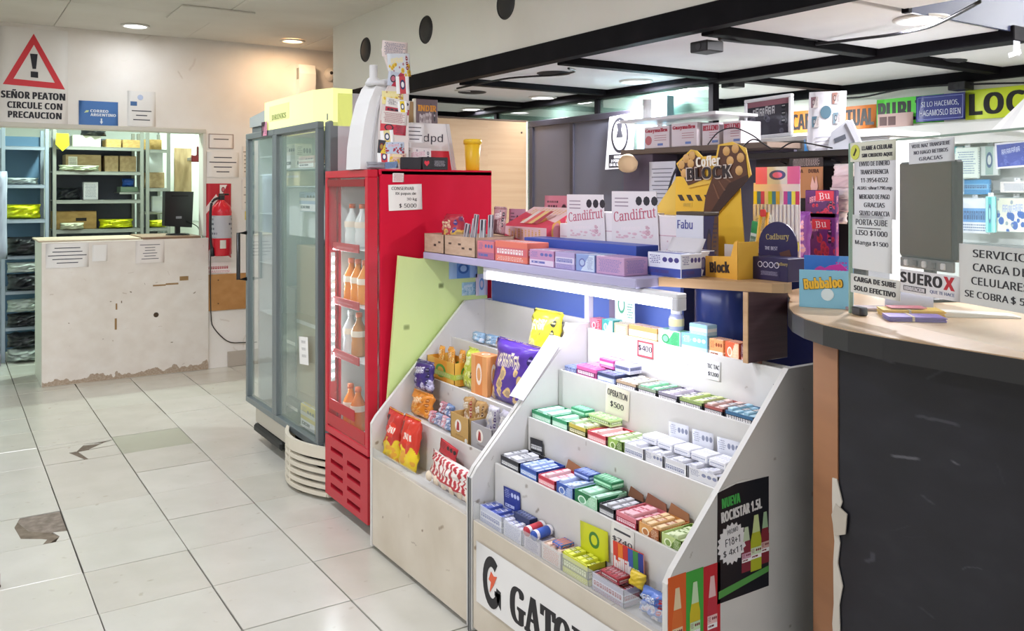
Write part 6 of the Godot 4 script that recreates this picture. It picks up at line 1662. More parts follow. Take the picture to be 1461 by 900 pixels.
func sweet(z0: float, z1: float, h: float, x: float, label: String, ground: String, sd: int) -> void:
	var t := good("sweet_display", label, "carton", x, 1.2455, z0, z1, h, 0.11, mat(ground, 0.5), "sweet display cartons")
	var w := z1 - z0
	part(t, "pink_print", box(w * 0.82, h * 0.42, 0.001, 0.0), pr(4, ground, "e8c8d4", "c88ca0", sd), Vector3(0, h * 0.12, 0.0552))
	part(t, "rule", box(w * 0.9, 0.003, 0.001, 0.0), mat("d8b0c0", 0.5), Vector3(0, h * 0.62, 0.0552))

func header(z0: float, z1: float, h: float, x: float, label: String, word: String) -> void:
	var t := thing("header_card", label, "card", Vector3(x, 1.2455, (z0 + z1) / 2), AISLE, "header cards with black seals")
	var w := z1 - z0
	part(t, "card", prism(PackedVector2Array([Vector2(-w / 2, 0), Vector2(w / 2 + 0.01, 0), Vector2(w / 2 - 0.01, h), Vector2(-w / 2, h)]), -0.001, 0.001), mat("eee6ea", 0.5))
	for i in 3:
		part(t, "black_seal", lathe([Vector2(0, 0.001), Vector2(0.017, 0.001), Vector2(0.017, 0)], 8), mat("2c2a34", 0.5), Vector3(w * 0.1 + 0.041 * i, h - 0.035, 0.001), Vector3(PI / 2, 0, 0))
	text(t, word, w * 0.9, 0.038, mat("c8647c", 0.5), Vector3(0, h * 0.69, 0.0014), Vector3(0, 0, 0.1), true)
	part(t, "pink_print", box(w * 0.8, h * 0.2, 0.001, 0.0), pr(4, "eee6ea", "e8c8d4", "c88ca0", 228), Vector3(0, h * 0.36, 0.0012))
	for i in 3:
		part(t, "print_line", box(w * 0.3, 0.004, 0.001, 0.0), mat("a08c9c", 0.5), Vector3(-w * 0.28, h - 0.028 - 0.014 * i, 0.001))

func chocolate_display() -> void:
	var t := thing("chocolate_stand", "big yellow cardboard chocolate stand with a cut-out chocolate bar", "display stand", Vector3(2.3, 1.2455, -2.25), AISLE)
	var yel := mat("f0c038", 0.5)
	part(t, "front_board", prism(PackedVector2Array([Vector2(-0.145, 0), Vector2(0.2, 0), Vector2(0.17, 0.325), Vector2(-0.14, 0.325)]), -0.004, 0.0), yel)
	part(t, "side_wing", prism(PackedVector2Array([Vector2(-0.24, 0), Vector2(0, 0), Vector2(0.005, 0.32)]), -0.002, 0.002), mat("f0c858", 0.5), Vector3(-0.145, 0, -0.002), Vector3(0, 0.25, 0))
	part(t, "back_strut", prism(PackedVector2Array([Vector2(0, 0), Vector2(0.2, 0), Vector2(0.02, 0.3)]), -0.002, 0.002), mat("c8a878", 0.7), Vector3(0.0, 0, -0.004), Vector3(0, PI / 2, 0))
	for i in 4:
		part(t, "stripe", prism(PackedVector2Array([Vector2(0, 0.022), Vector2(0.022, 0.022), Vector2(0.038, 0), Vector2(0.016, 0)]), 0.0, 0.001), mat("3c2c28", 0.5), Vector3(-0.13 + 0.045 * i, 0.235, 0))
	part(t, "scribble", box(0.05, 0.016, 0.001, 0.0), pr(5, "f0c038", "f0c038", "4a3828", 251), Vector3(-0.08, 0.212, 0.0005))
	part(t, "scribble", box(0.05, 0.016, 0.001, 0.0), pr(5, "f0c038", "f0c038", "4a3828", 252), Vector3(0.03, 0.212, 0.0005))
	# cut-out: halo, nut chunk, long bar
	var S := func(x: float, y: float) -> Vector2: return Vector2((x - 1020.0) * 0.0034, (271.0 - y) * 0.00247 + 0.2745)
	var cut := part(t, "cutout_halo", prism(PackedVector2Array([S.call(981, 231), S.call(1003, 211), S.call(1012, 213), S.call(1020, 222), S.call(1040, 222), S.call(1043, 206), S.call(1062, 203), S.call(1080, 213), S.call(1087, 250), S.call(1034, 316), S.call(1019, 306), S.call(1030, 262), S.call(1000, 268)]), 0.0, 0.004), mat("ecc04c", 0.5), Vector3(0, 0, 0.001))
	var choc := mat("5c3828", 0.4)
	var cd := mat("3c2420", 0.4)
	part(cut, "nut_chunk", prism(PackedVector2Array([S.call(984, 233), S.call(1005, 214), S.call(1018, 226), S.call(1024, 255), S.call(1000, 264)]), 0.004, 0.007), choc)
	part(cut, "bar_top", prism(PackedVector2Array([S.call(1046, 208), S.call(1070, 208), S.call(1080, 222), S.call(1083, 250), S.call(1058, 262), S.call(1032, 305), S.call(1023, 303), S.call(1026, 280), S.call(1040, 240)]), 0.004, 0.007), choc)
	part(cut, "bar_side", prism(PackedVector2Array([S.call(1083, 250), S.call(1084, 256), S.call(1036, 312), S.call(1032, 305), S.call(1058, 262)]), 0.004, 0.0072), cd)
	for q in [[990, 233, 5], [997, 224, 5], [1006, 220, 5], [994, 246, 5], [1004, 232, 6], [1055, 216, 6], [1067, 213, 5], [1074, 226, 6], [1060, 230, 5], [1072, 244, 6]]:
		part(cut, "nut", lathe([Vector2(0, 0.004), Vector2(0.012, 0.003), Vector2(0.017, 0)], 10), mat("d8a868", 0.5), Vector3(S.call(q[0], q[1]).x, S.call(q[0], q[1]).y, 0.007), Vector3(PI / 2, 0, 0))
	for i in 3:
		part(cut, "bar_groove", prism(PackedVector2Array([S.call(1036 + 8 * i, 262 - 4 * i), S.call(1038 + 8 * i, 262 - 4 * i), S.call(1046 + 8 * i, 283 - 12 * i), S.call(1044 + 8 * i, 284 - 12 * i)]), 0.007, 0.008), mat("7c5440", 0.4))
	var pp: Vector2 = S.call(1030, 229)
	text(cut, "Cofler", 0.115, 0.038, mat("f4ece0", 0.5), Vector3(pp.x, pp.y, 0.010), Vector3(0, 0, 0.04), false, true)
	pp = S.call(1031, 246)
	text(cut, "BLOCK", 0.222, 0.049, mat("e0d0c8", 0.5), Vector3(pp.x, pp.y, 0.010), Vector3(0, 0, 0.04), false, true)
	text(cut, "BLOCK", 0.21, 0.042, mat("2c2024", 0.5), Vector3(pp.x, pp.y, 0.0116), Vector3(0, 0, 0.04), false, true)

func hanging_rack() -> void:
	var t := thing("goods_rack", "black panel rack with hanging goods behind the island", "rack", Vector3(2.74, 1.191, -2.12))
	part(t, "panel", span(Vector3(0.0, 0.0, -0.27), Vector3(0.015, 0.46, 0.23), 0.002), mat("1c1b22", 0.6))
	part(t, "top_rail", span(Vector3(-0.04, 0.45, -0.4), Vector3(0.02, 0.475, 0.25), 0.003), mat("16151a", 0.5))
	for z in [-0.12, 0.0, 0.12]:
		part(t, "peg", tube([Vector3(0, 0.43, z), Vector3(-0.045, 0.44, z)], 0.003, 6), mat("3a3a40", 0.4, 0.5))
	var c := thing("earring_card", "brown card of pink earring pairs with a black heading", "card", Vector3(2.68, 1.49, -2.10), AISLE)
	part(c, "card", sheet(0.15, 0.115, 0.0), mat("b4845c", 0.6))
	part(c, "black_heading", box(0.15, 0.035, 0.001, 0.0), pr(5, "24202a", "24202a", "d8d0d4", 261), Vector3(0, 0.115, 0))
	text(c, "DURA", 0.045, 0.014, mat("4a2c24", 0.5), Vector3(-0.035, 0.1, 0.001), Vector3.ZERO, false, true)
	text(c, "DURA", 0.045, 0.014, mat("4a2c24", 0.5), Vector3(0.035, 0.1, 0.001), Vector3.ZERO, false, true)
	for s in [-1, 1]:
		part(c, "earring", prism(PackedVector2Array([Vector2(-0.012, 0), Vector2(0.012, 0), Vector2(0.016, 0.025), Vector2(0.008, 0.06), Vector2(0.002, 0.032), Vector2(-0.008, 0.06), Vector2(-0.016, 0.025)]), 0.0008, 0.005), mat("e4c0bc", 0.4), Vector3(s * 0.04, 0.02, 0))
	solo("black_socks", "black folded socks hanging below the earring card", "socks", bag(0.11, 0.19, 0.03, 262), mat("1a191f", 0.8), Vector3(2.68, 1.30, -2.09), Vector3(0, AISLE, 0))
	solo("red_pack", "red packet behind the felt pens", "pack", bag(0.16, 0.05, 0.03, 263), mat("c8443c", 0.4), Vector3(2.71, 1.475, -2.27), Vector3(0, AISLE, 0))
	var pur := [[1.42, -1.985, 0.13, 0.10, "violet and red hosiery pack, upper one", "5c2c74", "e0405c"], [1.285, -2.0, 0.16, 0.155, "violet and red hosiery pack, lower one", "6c2c7c", "c83c54"]]
	var k := 0
	for q in pur:
		c = thing("hosiery_pack", q[4], "pack", Vector3(2.62, q[0], q[1]), AISLE, "hosiery packs on the rack")
		part(c, "sleeve", box(q[2], q[3], 0.02, 0.003), pr(4, q[5], q[6], "2c1c3c", 264 + k, 0.35))
		part(c, "red_badge", box(0.075, 0.035, 0.002, 0.0), mat("d83048", 0.4), Vector3(0.02, q[3] * 0.62, 0.0105))
		text(c, "Bu", 0.045, 0.024, mat("f0e4e8", 0.5), Vector3(0.02, q[3] * 0.62 + 0.0175, 0.012), Vector3(0, 0, 0.1), true)
		k += 1
	c = thing("plum_pack", "plum coloured wrapped toy pack beside the felt pens", "pack", Vector3(2.5, 1.246, -2.0), AISLE)
	part(c, "wrap", bag(0.12, 0.2, 0.06, 268), pr(4, "7c3c8c", "b46cb4", "e0a8a8", 268, 0.3))
	part(c, "dark_tail", box(0.03, 0.1, 0.02, 0.004), mat("3c1c4c", 0.4), Vector3(-0.05, 0.05, 0.02), Vector3(0, 0, 0.3))
	c = thing("striped_towel", "white towel with grey stripes draped at the end of the rack", "towel", Vector3(2.67, 1.40, -1.96), AISLE)
	for i in 5:
		part(c, "fold", bag(0.09, 0.045, 0.03, 270 + i), mat("ece4e8" if i % 2 == 0 else "dcc8cc", 0.7), Vector3(0.008 * i, 0.042 * i, 0))
	# cables on the rack rail
	solo("cable_bundle", "thin black cables looped on the rack rail", "cables", tube(wave([Vector3(2.7, 1.67, -2.45), Vector3(2.68, 1.72, -2.35), Vector3(2.69, 1.675, -2.25), Vector3(2.68, 1.70, -2.15), Vector3(2.7, 1.672, -2.0)]), 0.003, 6), mat("121214", 0.5), Vector3.ZERO)

# ---------------------------------------------------------------- behind the island
func far_side() -> void:
	var tan := tri_mat(wood_tex(8, "b0906c", "c4a682"), "ffffff", 0.6, Vector3(0.9, 0.9, 0.9))
	var t := thing("tan_partition", "tan plywood partition behind the red fridge", "partition", Vector3(3.15, 0, -5.42))
	part(t, "board", span(Vector3(-0.55, 0.0, -0.01), Vector3(0.52, 2.03, 0.01), 0.002), tan)
	part(t, "edge_trim", span(Vector3(0.52, 0.0, -0.012), Vector3(0.535, 2.04, 0.014), 0.002), mat("e4d8c8", 0.5))
	part(t, "top_trim", span(Vector3(-0.55, 2.03, -0.014), Vector3(0.535, 2.042, 0.014), 0.002), mat("5c4838", 0.6))
	for p in [Vector2(-0.2, 1.97), Vector2(0.48, 1.95)]:
		part(t, "screw", lathe([Vector2(0, 0.003), Vector2(0.008, 0.002), Vector2(0.008, 0)], 8), mat("4a3828", 0.5), Vector3(p.x, p.y, 0.01), Vector3(PI / 2, 0, 0))
	var bl: Material = mats["black_paint"]
	t = thing("dark_board", "large dark framed board of two panels right of the tan partition", "board", Vector3(3.71, 0, -4.80), AISLE)
	part(t, "frame", frame_mesh(-0.6, 0.56, 0.6, 2.035, 0.045, -0.01, 0.02), mat("3c3a44", 0.4))
	part(t, "mullion", span(Vector3(-0.1, 0.645, -0.008), Vector3(-0.06, 1.99, 0.016), 0.002), mat("3c3a44", 0.4))
	part(t, "panel", span(Vector3(-0.555, 0.645, -0.006), Vector3(-0.1, 1.99, 0.004), 0.0), mat("6c6c78", 0.25))
	part(t, "panel", span(Vector3(-0.06, 0.645, -0.006), Vector3(0.515, 1.99, 0.004), 0.0), mat("646674", 0.25))
	part(t, "leg", span(Vector3(-0.6, 0, -0.01), Vector3(-0.55, 0.6, 0.02), 0.0), mat("3c3a44", 0.4))
	part(t, "leg", span(Vector3(0.51, 0, -0.01), Vector3(0.56, 0.6, 0.02), 0.0), mat("3c3a44", 0.4))
	# limit notice
	t = thing("limit_poster", "white poster with a black oval picture and a black caption on the dark board", "poster", Vector3(3.67, 1.655, -4.325), AISLE)
	part(t, "paper", prism(PackedVector2Array([Vector2(-0.15, 0), Vector2(0.125, 0.005), Vector2(0.145, 0.355), Vector2(-0.105, 0.345)]), 0.0, 0.002), mat("e8e8ea", 0.5))
	var ov := PackedVector2Array()
	var iv := PackedVector2Array()
	for i in 24:
		ov.append(Vector2(cos(TAU * i / 24) * 0.085, sin(TAU * i / 24) * 0.115))
		iv.append(Vector2(cos(TAU * i / 24) * 0.068, sin(TAU * i / 24) * 0.097))
	part(t, "oval_ring", prism(ov, 0.002, 0.003), mat("2c2c34", 0.5), Vector3(0.0, 0.22, 0))
	part(t, "oval_field", prism(iv, 0.003, 0.0036), mat("e4e4e8", 0.5), Vector3(0.0, 0.22, 0))
	part(t, "figure", prism(PackedVector2Array([Vector2(-0.035, -0.03), Vector2(0.035, -0.03), Vector2(0.018, 0.02), Vector2(0.03, 0.06), Vector2(-0.03, 0.06), Vector2(-0.016, 0.02)]), 0.0036, 0.0042), mat("3c3c44", 0.5), Vector3(0.0, 0.235, 0))
	part(t, "figure_head", lathe([Vector2(0, 0.001), Vector2(0.03, 0.001), Vector2(0.03, 0)], 14), mat("c8c8cc", 0.5), Vector3(0.0, 0.17, 0.0037), Vector3(PI / 2, 0, 0))
	text(t, "25", 0.035, 0.022, mat("2c2c34", 0.5), Vector3(0.0, 0.305, 0.004), Vector3.ZERO, false, true)
	part(t, "caption_field", box(0.2, 0.085, 0.001, 0.0), mat("2c2c34", 0.5), Vector3(-0.01, 0.012, 0.0025))
	text(t, "MAXIMO", 0.09, 0.018, mat("e4e4e8", 0.5), Vector3(-0.01, 0.08, 0.0035), Vector3.ZERO, false, true)
	text(t, "2 PERSONAS", 0.15, 0.018, mat("e4e4e8", 0.5), Vector3(-0.01, 0.055, 0.0035), Vector3.ZERO, false, true)
	text(t, "EN EL INTERIOR", 0.18, 0.018, mat("e4e4e8", 0.5), Vector3(-0.01, 0.03, 0.0035), Vector3.ZERO, false, true)
	# glass partition under the long beam
	t = thing("glass_partition", "greenish glass partition with black posts under the long ceiling beam", "partition", Vector3(3.83, 0, -5.4))
	for z in [-2.0, -0.66, 0.66, 1.74]:
		part(t, "post", span(Vector3(-0.025, 0, z - 0.02), Vector3(0.025, 2.15, z + 0.02), 0.002), bl)
	for q in [[-1.98, -0.68], [-0.64, 0.64], [0.68, 1.72]]:
		part(t, "pane", span(Vector3(-0.004, 0.3, q[0]), Vector3(0.004, 2.15, q[1]), 0.0), glass("9cc0b0", 0.32))
	t = thing("door_frame", "blue-grey door frame beside the black oval poster", "door frame", Vector3(3.74, 0, -4.12))
	part(t, "stile", span(Vector3(-0.03, 0, -0.09), Vector3(0.03, 2.05, -0.03), 0.003), mat("7c9cac", 0.4))
	part(t, "stile", span(Vector3(-0.02, 0, -0.03), Vector3(0.02, 2.1, 0.14), 0.003), mat("94b4bc", 0.4))
	part(t, "stile", span(Vector3(-0.03, 0, 0.14), Vector3(0.03, 2.1, 0.19), 0.003), mat("688890", 0.4))
	solo("white_roll", "white paper roll standing upright beside the glass shelf", "roll", lathe([Vector2(0, 0), Vector2(0.025, 0), Vector2(0.025, 0.12), Vector2(0, 0.12)], 14), mat("eeeef0", 0.6), Vector3(3.25, 1.9005, -3.6))
	# cabinet with boxes on a plank and a white shelf above
	t = thing("side_cabinet", "dark mauve cabinet with a wooden plank and white shelf carrying cartons", "cabinet", Vector3(3.3, 0, -3.1))
	part(t, "upright", span(Vector3(-0.12, 0, -0.62), Vector3(0.2, 1.715, -0.38), 0.002), mat("5c5060", 0.6))
	part(t, "back_panel", span(Vector3(0.06, 0.6, -0.4), Vector3(0.08, 1.714, 0.4), 0.0), mat("484450", 0.6))
	part(t, "plank", span(Vector3(-0.14, 1.715, -0.62), Vector3(0.11, 1.742, 0.41), 0.003), mat("6c5c50", 0.5))
	part(t, "white_shelf", span(Vector3(-0.2, 1.885, -0.56), Vector3(0.1, 1.9, 0.15), 0.002), mat("e0dfe2", 0.3))
	for z in [-0.55, 0.05]:
		part(t, "shelf_post", span(Vector3(0.07, 1.742, z), Vector3(0.09, 1.885, z + 0.02), 0.0), mat("c8c8cc", 0.4))
	text_box(Vector3(3.24, 1.7425, -3.44), 0.2, 0.115, "white carton with a red heading and round red badge", "Guaymallen", true)
	text_box(Vector3(3.24, 1.7425, -3.235), 0.19, 0.12, "white carton with a red heading, second on the plank", "Guaymallen", false)
	text_box(Vector3(3.26, 1.7425, -3.07), 0.12, 0.11, "grey carton with a dark red heading, third on the plank", "RELLENO", false)
	text_box(Vector3(3.26, 1.7425, -2.93), 0.12, 0.11, "pale carton with a red heading beside the photo frame", "RELLENO", false)
	notice(Vector3(3.175, 1.44, -3.40), 0.2, 0.23, "white price list hung below the plank", ["~80", "~70", "~80", "~60", "~80", "~70", "~60", "~80"], "dcdce4", "7c7c88", AISLE)
	solo("brush_head", "round beige brush head at the left end of the plank", "brush", lathe([Vector2(0, 0.09), Vector2(0.035, 0.08), Vector2(0.055, 0.045), Vector2(0.05, 0.015), Vector2(0.02, 0.0), Vector2(0, 0)], 16), mat("d8b890", 0.8), Vector3(3.11, 1.63, -3.6), Vector3(0.5, 0, 0.4))
	solo("wire_basket", "loops of thin black wire standing on the plank", "wire", tube(wave([Vector3(3.15, 1.743, -3.05), Vector3(3.15, 1.80, -2.98), Vector3(3.15, 1.815, -2.88), Vector3(3.15, 1.78, -2.78), Vector3(3.15, 1.745, -2.72)]), 0.003, 6), mat("1c1c20", 0.5), Vector3.ZERO)
	t = thing("hanging_cable", "black cable with a plug hanging below the plank", "cable", Vector3.ZERO)
	part(t, "cord", tube(wave([Vector3(3.1, 1.70, -3.12), Vector3(3.08, 1.62, -3.2), Vector3(3.07, 1.52, -3.24), Vector3(3.06, 1.45, -3.25)]), 0.006, 6), mat("22242c", 0.5))
	part(t, "plug", box(0.04, 0.07, 0.04, 0.008), mat("2c3450", 0.5), Vector3(3.06, 1.39, -3.25))
	part(t, "clip", span(Vector3(3.09, 1.695, -3.13), Vector3(3.17, 1.714, -3.11), 0.002), mat("22242c", 0.5))
	# grey cabinet top with framed photo and leaflet
	t = thing("grey_cabinet", "light grey cabinet top under the framed photo", "cabinet", Vector3(3.55, 0, -2.6))
	part(t, "carcass", span(Vector3(-0.12, 0, -0.42), Vector3(0.25, 1.755, 0.35), 0.003), mat("c6c6c4", 0.5))
	part(t, "top_edge", span(Vector3(-0.13, 1.755, -0.43), Vector3(0.25, 1.778, 0.36), 0.003), mat("d2d2d0", 0.5))
	t = thing("photo_frame", "white framed dark photo standing on the grey cabinet", "picture", Vector3(3.47, 1.779, -2.948), AISLE)
	part(t, "frame", frame_mesh(-0.15, 0.15, 0.0, 0.21, 0.018, -0.01, 0.012), mat("dcdce0", 0.4), Vector3.ZERO, Vector3(-0.05, 0, 0.03))
	part(t, "photo", span(Vector3(-0.135, 0.015, -0.004), Vector3(0.135, 0.195, 0.004), 0.0), pr(4, "3c3a44", "5c5a68", "24242c", 281, 0.2), Vector3.ZERO, Vector3(-0.05, 0, 0.03))
	part(t, "pink_band", span(Vector3(-0.13, 0.165, 0.004), Vector3(0.13, 0.192, 0.006), 0.0), mat("8c5c68", 0.3), Vector3.ZERO, Vector3(-0.05, 0, 0.03))
	t = thing("leaflet", "white leaflet with four small photos hung at the grey cabinet", "leaflet", Vector3(3.38, 1.63, -2.55), AISLE)
	part(t, "paper", sheet(0.2, 0.34, 0.008), mat("e4e4e8", 0.6), Vector3.ZERO, Vector3(0, 0, -0.06))
	part(t, "blue_swoosh", prism(PackedVector2Array([Vector2(-0.1, 0), Vector2(-0.04, 0), Vector2(-0.06, 0.05), Vector2(-0.085, 0.08), Vector2(-0.1, 0.13)]), 0.0, 0.001), mat("3c7cb4", 0.5), Vector3(0, 0.0, 0.009))
	for q in [[-0.055, 0.27, "7c5c64"], [0.06, 0.28, "a87c70"], [-0.05, 0.18, "4c6c7c"], [0.065, 0.19, "7c94a0"]]:
		part(t, "small_photo", box(0.04, 0.05, 0.001, 0.0), pr(1, q[2], "c8c0bc", "3c3840", 282), Vector3(q[0] + 0.012, q[1], 0.009))
	part(t, "round_badge", lathe([Vector2(0, 0.001), Vector2(0.03, 0.001), Vector2(0.03, 0)], 16), mat("5c7c8c", 0.5), Vector3(0.018, 0.245, 0.009), Vector3(PI / 2, 0, 0))
	for i in 5:
		part(t, "print_line", box(0.12, 0.004, 0.001, 0.0), mat("b0b0bc", 0.6), Vector3(0.02, 0.13 - 0.018 * i, 0.008))
	t = thing("bill_clip", "silver clip holding folded papers in front of the leaflet", "clip", Vector3(3.362, 1.68, -2.43), AISLE)
	part(t, "papers", prism(PackedVector2Array([Vector2(-0.08, 0.02), Vector2(0.03, 0.0), Vector2(0.075, 0.08), Vector2(0.02, 0.15), Vector2(-0.06, 0.1)]), -0.01, 0.01), mat("a8aab0", 0.4))
	part(t, "blade", prism(PackedVector2Array([Vector2(0.02, 0.14), Vector2(0.05, 0.15), Vector2(0.11, 0.02), Vector2(0.09, 0.01)]), 0.01, 0.016), mat("d0d2d8", 0.3, 0.6))
	part(t, "dark_slot", box(0.06, 0.02, 0.002, 0.0), mat("4c5058", 0.5), Vector3(-0.01, 0.06, 0.0105), Vector3(0, 0, 0.3))
	# signs on the far wall
	var x := 4.955
	wall_sign(Vector3(x, 1.915, -3.68), 0.665, 0.15, "f08c3c", "CARGA VIRTUAL", "orange wall sign with black capitals", "sign")
	wall_sign(Vector3(x, 1.925, -3.12), 0.44, 0.165, "5cd83c", "PUBLICO", "bright green wall sign with black capitals", "sign")
	wall_sign(Vector3(x, 1.925, -2.28), 0.98, 0.17, "e0f030", "LOCUTORIO", "yellow wall sign with large black capitals", "sign")
	t = thing("motto_plaque", "dark blue plaque with two lines of white capitals", "plaque", Vector3(4.93, 1.93, -2.91), AISLE)
	part(t, "plate", sheet(0.30, 0.155, 0.0, 0.004), mat("2c3484", 0.4))
	part(t, "border", frame_mesh(-0.14, 0.14, 0.01, 0.145, 0.004, 0.001, 0.003), mat("8c94d0", 0.5))
	text(t, "SI LO HACEMOS,", 0.23, 0.035, mat("e4e8f4", 0.5), Vector3(0, 0.1, 0.003))
	text(t, "HAGAMOSLO BIEN", 0.25, 0.035, mat("e4e8f4", 0.5), Vector3(0, 0.05, 0.003))
	t = thing("card_holder", "brown and pink photo card in front of the green sign", "card", Vector3(4.93, 1.91, -3.20), AISLE)
	part(t, "card", sheet(0.24, 0.085, 0.0, 0.003), mat("c8a8a0", 0.5))
	for s in [-0.08, -0.02]:
		part(t, "brown_photo", box(0.05, 0.055, 0.001, 0.0), mat("5c3430", 0.5), Vector3(s, 0.012, 0.002))
	t = thing("wall_shelf", "long white shelf board under the wall signs", "shelf", Vector3(4.88, 1.78, -2.6))
	part(t, "fascia", span(Vector3(-0.09, 0.0, -1.9), Vector3(-0.07, 0.12, 1.9), 0.002), mat("dcdcd8", 0.5))
	part(t, "board", span(Vector3(-0.07, 0.1, -1.9), Vector3(0.075, 0.12, 1.9), 0.002), mat("d4d4d0", 0.5))
	# hanging goods on the far wall
	t = thing("pegboard", "pale pegboard rail wall behind the hanging blue packs", "pegboard", Vector3(4.94, 0, -2.4))
	part(t, "panel", span(Vector3(-0.01, 0.6, -1.6), Vector3(0.015, 1.76, 1.6), 0.002), mat("cfd6d2", 0.6))
	for y in [1.74, 1.5, 1.2]:
		part(t, "rail", span(Vector3(-0.03, y, -1.6), Vector3(-0.01, y + 0.02, 1.6), 0.002), mat("8c9494", 0.4))
	var packs := [[-2.79, 1.60, 0.13, 0.17, "5cc0c4", "e8f0ee", "teal and white hanging pack in the top row, left"], [-2.69, 1.585, 0.13, 0.175, "d4e2d8", "a8c4bc", "pale hanging pack with a printed label in the top row"], [-2.58, 1.60, 0.1, 0.165, "a8c8c0", "dce8e4", "grey green hanging pack in the top row"], [-2.78, 1.495, 0.13, 0.1, "d0e4ec", "f0f4f6", "white hanging pack below the teal one"], [-2.66, 1.495, 0.16, 0.085, "4c9cd4", "7cb8e0", "blue flat hanging pack in the middle row"], [-2.79, 1.29, 0.12, 0.17, "a8cce8", "5c98d4", "blue and white hanging pack in the low row, left"], [-2.665, 1.275, 0.17, 0.2, "e0e8ee", "6ca4d8", "large white and blue hanging pack in the low row"], [-2.56, 1.285, 0.05, 0.2, "4cb8b8", "98d8d4", "slim teal hanging pack in the low row"], [-2.44, 1.29, 0.2, 0.19, "e8ecd8", "3c68b4", "colourful toy pack with a blue figure in the low row"], [-2.42, 1.505, 0.17, 0.06, "d8d8d4", "f0f0ee", "plain white pack in the middle row"]]
	var k := 0
	for q in packs:
		t = thing("hanging_pack", q[6], "pack", Vector3(4.865 - 0.032 * (k % 2), q[1], q[0]), AISLE, "packs hanging on the far wall")
		part(t, "pouch", box(q[2], q[3], 0.025, 0.004), pr([1, 5, 6, 5, 0, 1, 0, 6, 4, 5][k], q[4], q[5], "4c6c94", 290 + k, 0.35))
		part(t, "hang_tab", box(0.03, 0.02, 0.003, 0.0), mat("e4eaea", 0.4), Vector3(0, q[3], 0))
		part(t, "hook", tube([Vector3(0, q[3] + 0.014, -0.05), Vector3(0, q[3] + 0.014, 0.01)], 0.0025, 6), mat("b0b4b8", 0.3, 0.6))
		k += 1
	t = thing("postcard", "blue and white picture card hung in front of the packs", "card", Vector3(4.8, 1.64, -2.42), AISLE)
	part(t, "card", sheet(0.19, 0.14, 0.0), mat("e8e8f0", 0.5), Vector3.ZERO, Vector3(0, 0, 0.06))
	part(t, "blue_print", box(0.17, 0.12, 0.001, 0.0), pr(4, "3c4ca4", "5c6cbc", "24348c", 301), Vector3(0, 0.01, 0.001), Vector3(0, 0, 0.06))
	t = thing("paper_bunch", "bunch of white papers hanging in front of the yellow sign", "papers", Vector3(4.7, 1.84, -2.33), AISLE)
	for i in 3:
		part(t, "sheet", prism(PackedVector2Array([Vector2(-0.16 + 0.05 * i, 0.0), Vector2(0.12, -0.02 - 0.02 * i), Vector2(0.14, 0.25), Vector2(0.06, 0.2)]), 0.004 * i, 0.004 * i + 0.001), mat(["ecebea", "e4e3e4", "f0efee"][i], 0.7))
	# cables and sensors of the low ceiling
	for q in [[Vector3(3.07, 2.2, -5.19), "round black ceiling speaker above the yellow cup"], [Vector3(2.97, 2.2, -4.09), "round black ceiling speaker above the dark board"], [Vector3(3.28, 2.2, -2.63), "round black ceiling speaker with a cable, near the glaring lamp"], [Vector3(4.43, 2.2, -2.58), "round black ceiling speaker above the yellow sign"]]:
		t = thing("ceiling_speaker", q[1], "speaker", q[0], 0.0, "round speakers in the low ceiling")
		part(t, "grille", lathe([Vector2(0, -0.012), Vector2(0.07, -0.01), Vector2(0.088, -0.001)], 24), mat("1c1b1e", 0.7))
		part(t, "ring", lathe([Vector2(0.088, -0.001), Vector2(0.096, -0.006), Vector2(0.1, -0.001)], 24), mat("2a292c", 0.5))
	solo("ceiling_cable", "black cable sagging from the ceiling beam to the near round speaker", "cable", tube(wave([Vector3(2.67, 2.14, -2.52), Vector3(2.9, 2.165, -2.62), Vector3(3.28, 2.185, -2.63), Vector3(3.3, 2.17, -2.3), Vector3(3.2, 2.15, -1.95), Vector3(2.95, 2.16, -1.6)]), 0.007, 6), mat("17161a", 0.5), Vector3.ZERO)
	solo("ceiling_cable", "black cable from the beam to the round speaker above the dark board", "cable", tube(wave([Vector3(2.67, 2.15, -4.7), Vector3(2.8, 2.18, -4.3), Vector3(2.97, 2.186, -4.09), Vector3(2.9, 2.17, -3.8), Vector3(2.67, 2.14, -3.55)]), 0.006, 6), mat("17161a", 0.5), Vector3.ZERO)
	solo("ceiling_cable", "pale cable running along the low ceiling near the beam", "cable", tube(wave([Vector3(2.67, 2.13, -4.65), Vector3(2.8, 2.17, -4.95), Vector3(3.0, 2.19, -5.1)]), 0.004, 6), mat("c8c4c0", 0.5), Vector3.ZERO)
	solo("ceiling_cable", "black cable along the wall beam above the signs", "cable", tube(wave([Vector3(4.88, 2.13, -3.75), Vector3(4.88, 2.11, -3.4), Vector3(4.88, 2.135, -3.1), Vector3(4.88, 2.12, -2.7), Vector3(4.88, 2.08, -2.2)]), 0.006, 6), mat("17161a", 0.5), Vector3.ZERO)
	for q in [[Vector3(2.70, 2.10, -2.62), "small black junction box under the beam by the near speaker"], [Vector3(4.87, 2.09, -2.75), "small black junction box on the wall beam above the yellow sign"], [Vector3(3.95, 2.13, -3.62), "small black junction box at the beam crossing"]]:
		t = thing("junction_box", q[1], "junction box", q[0], 0.0, "junction boxes on the beams")
		part(t, "case", box(0.1, 0.045, 0.1, 0.004), mat("1c1b20", 0.5))
		part(t, "knockout", lathe([Vector2(0, 0.002), Vector2(0.015, 0.002), Vector2(0.015, 0)], 10), mat("2c2b30", 0.5), Vector3(-0.05, 0.022, 0), Vector3(0, 0, PI / 2))
	t = thing("tape_flag", "clear tape hanging from the corner of the long ceiling beam", "tape", Vector3(3.8, 2.12, -1.905))
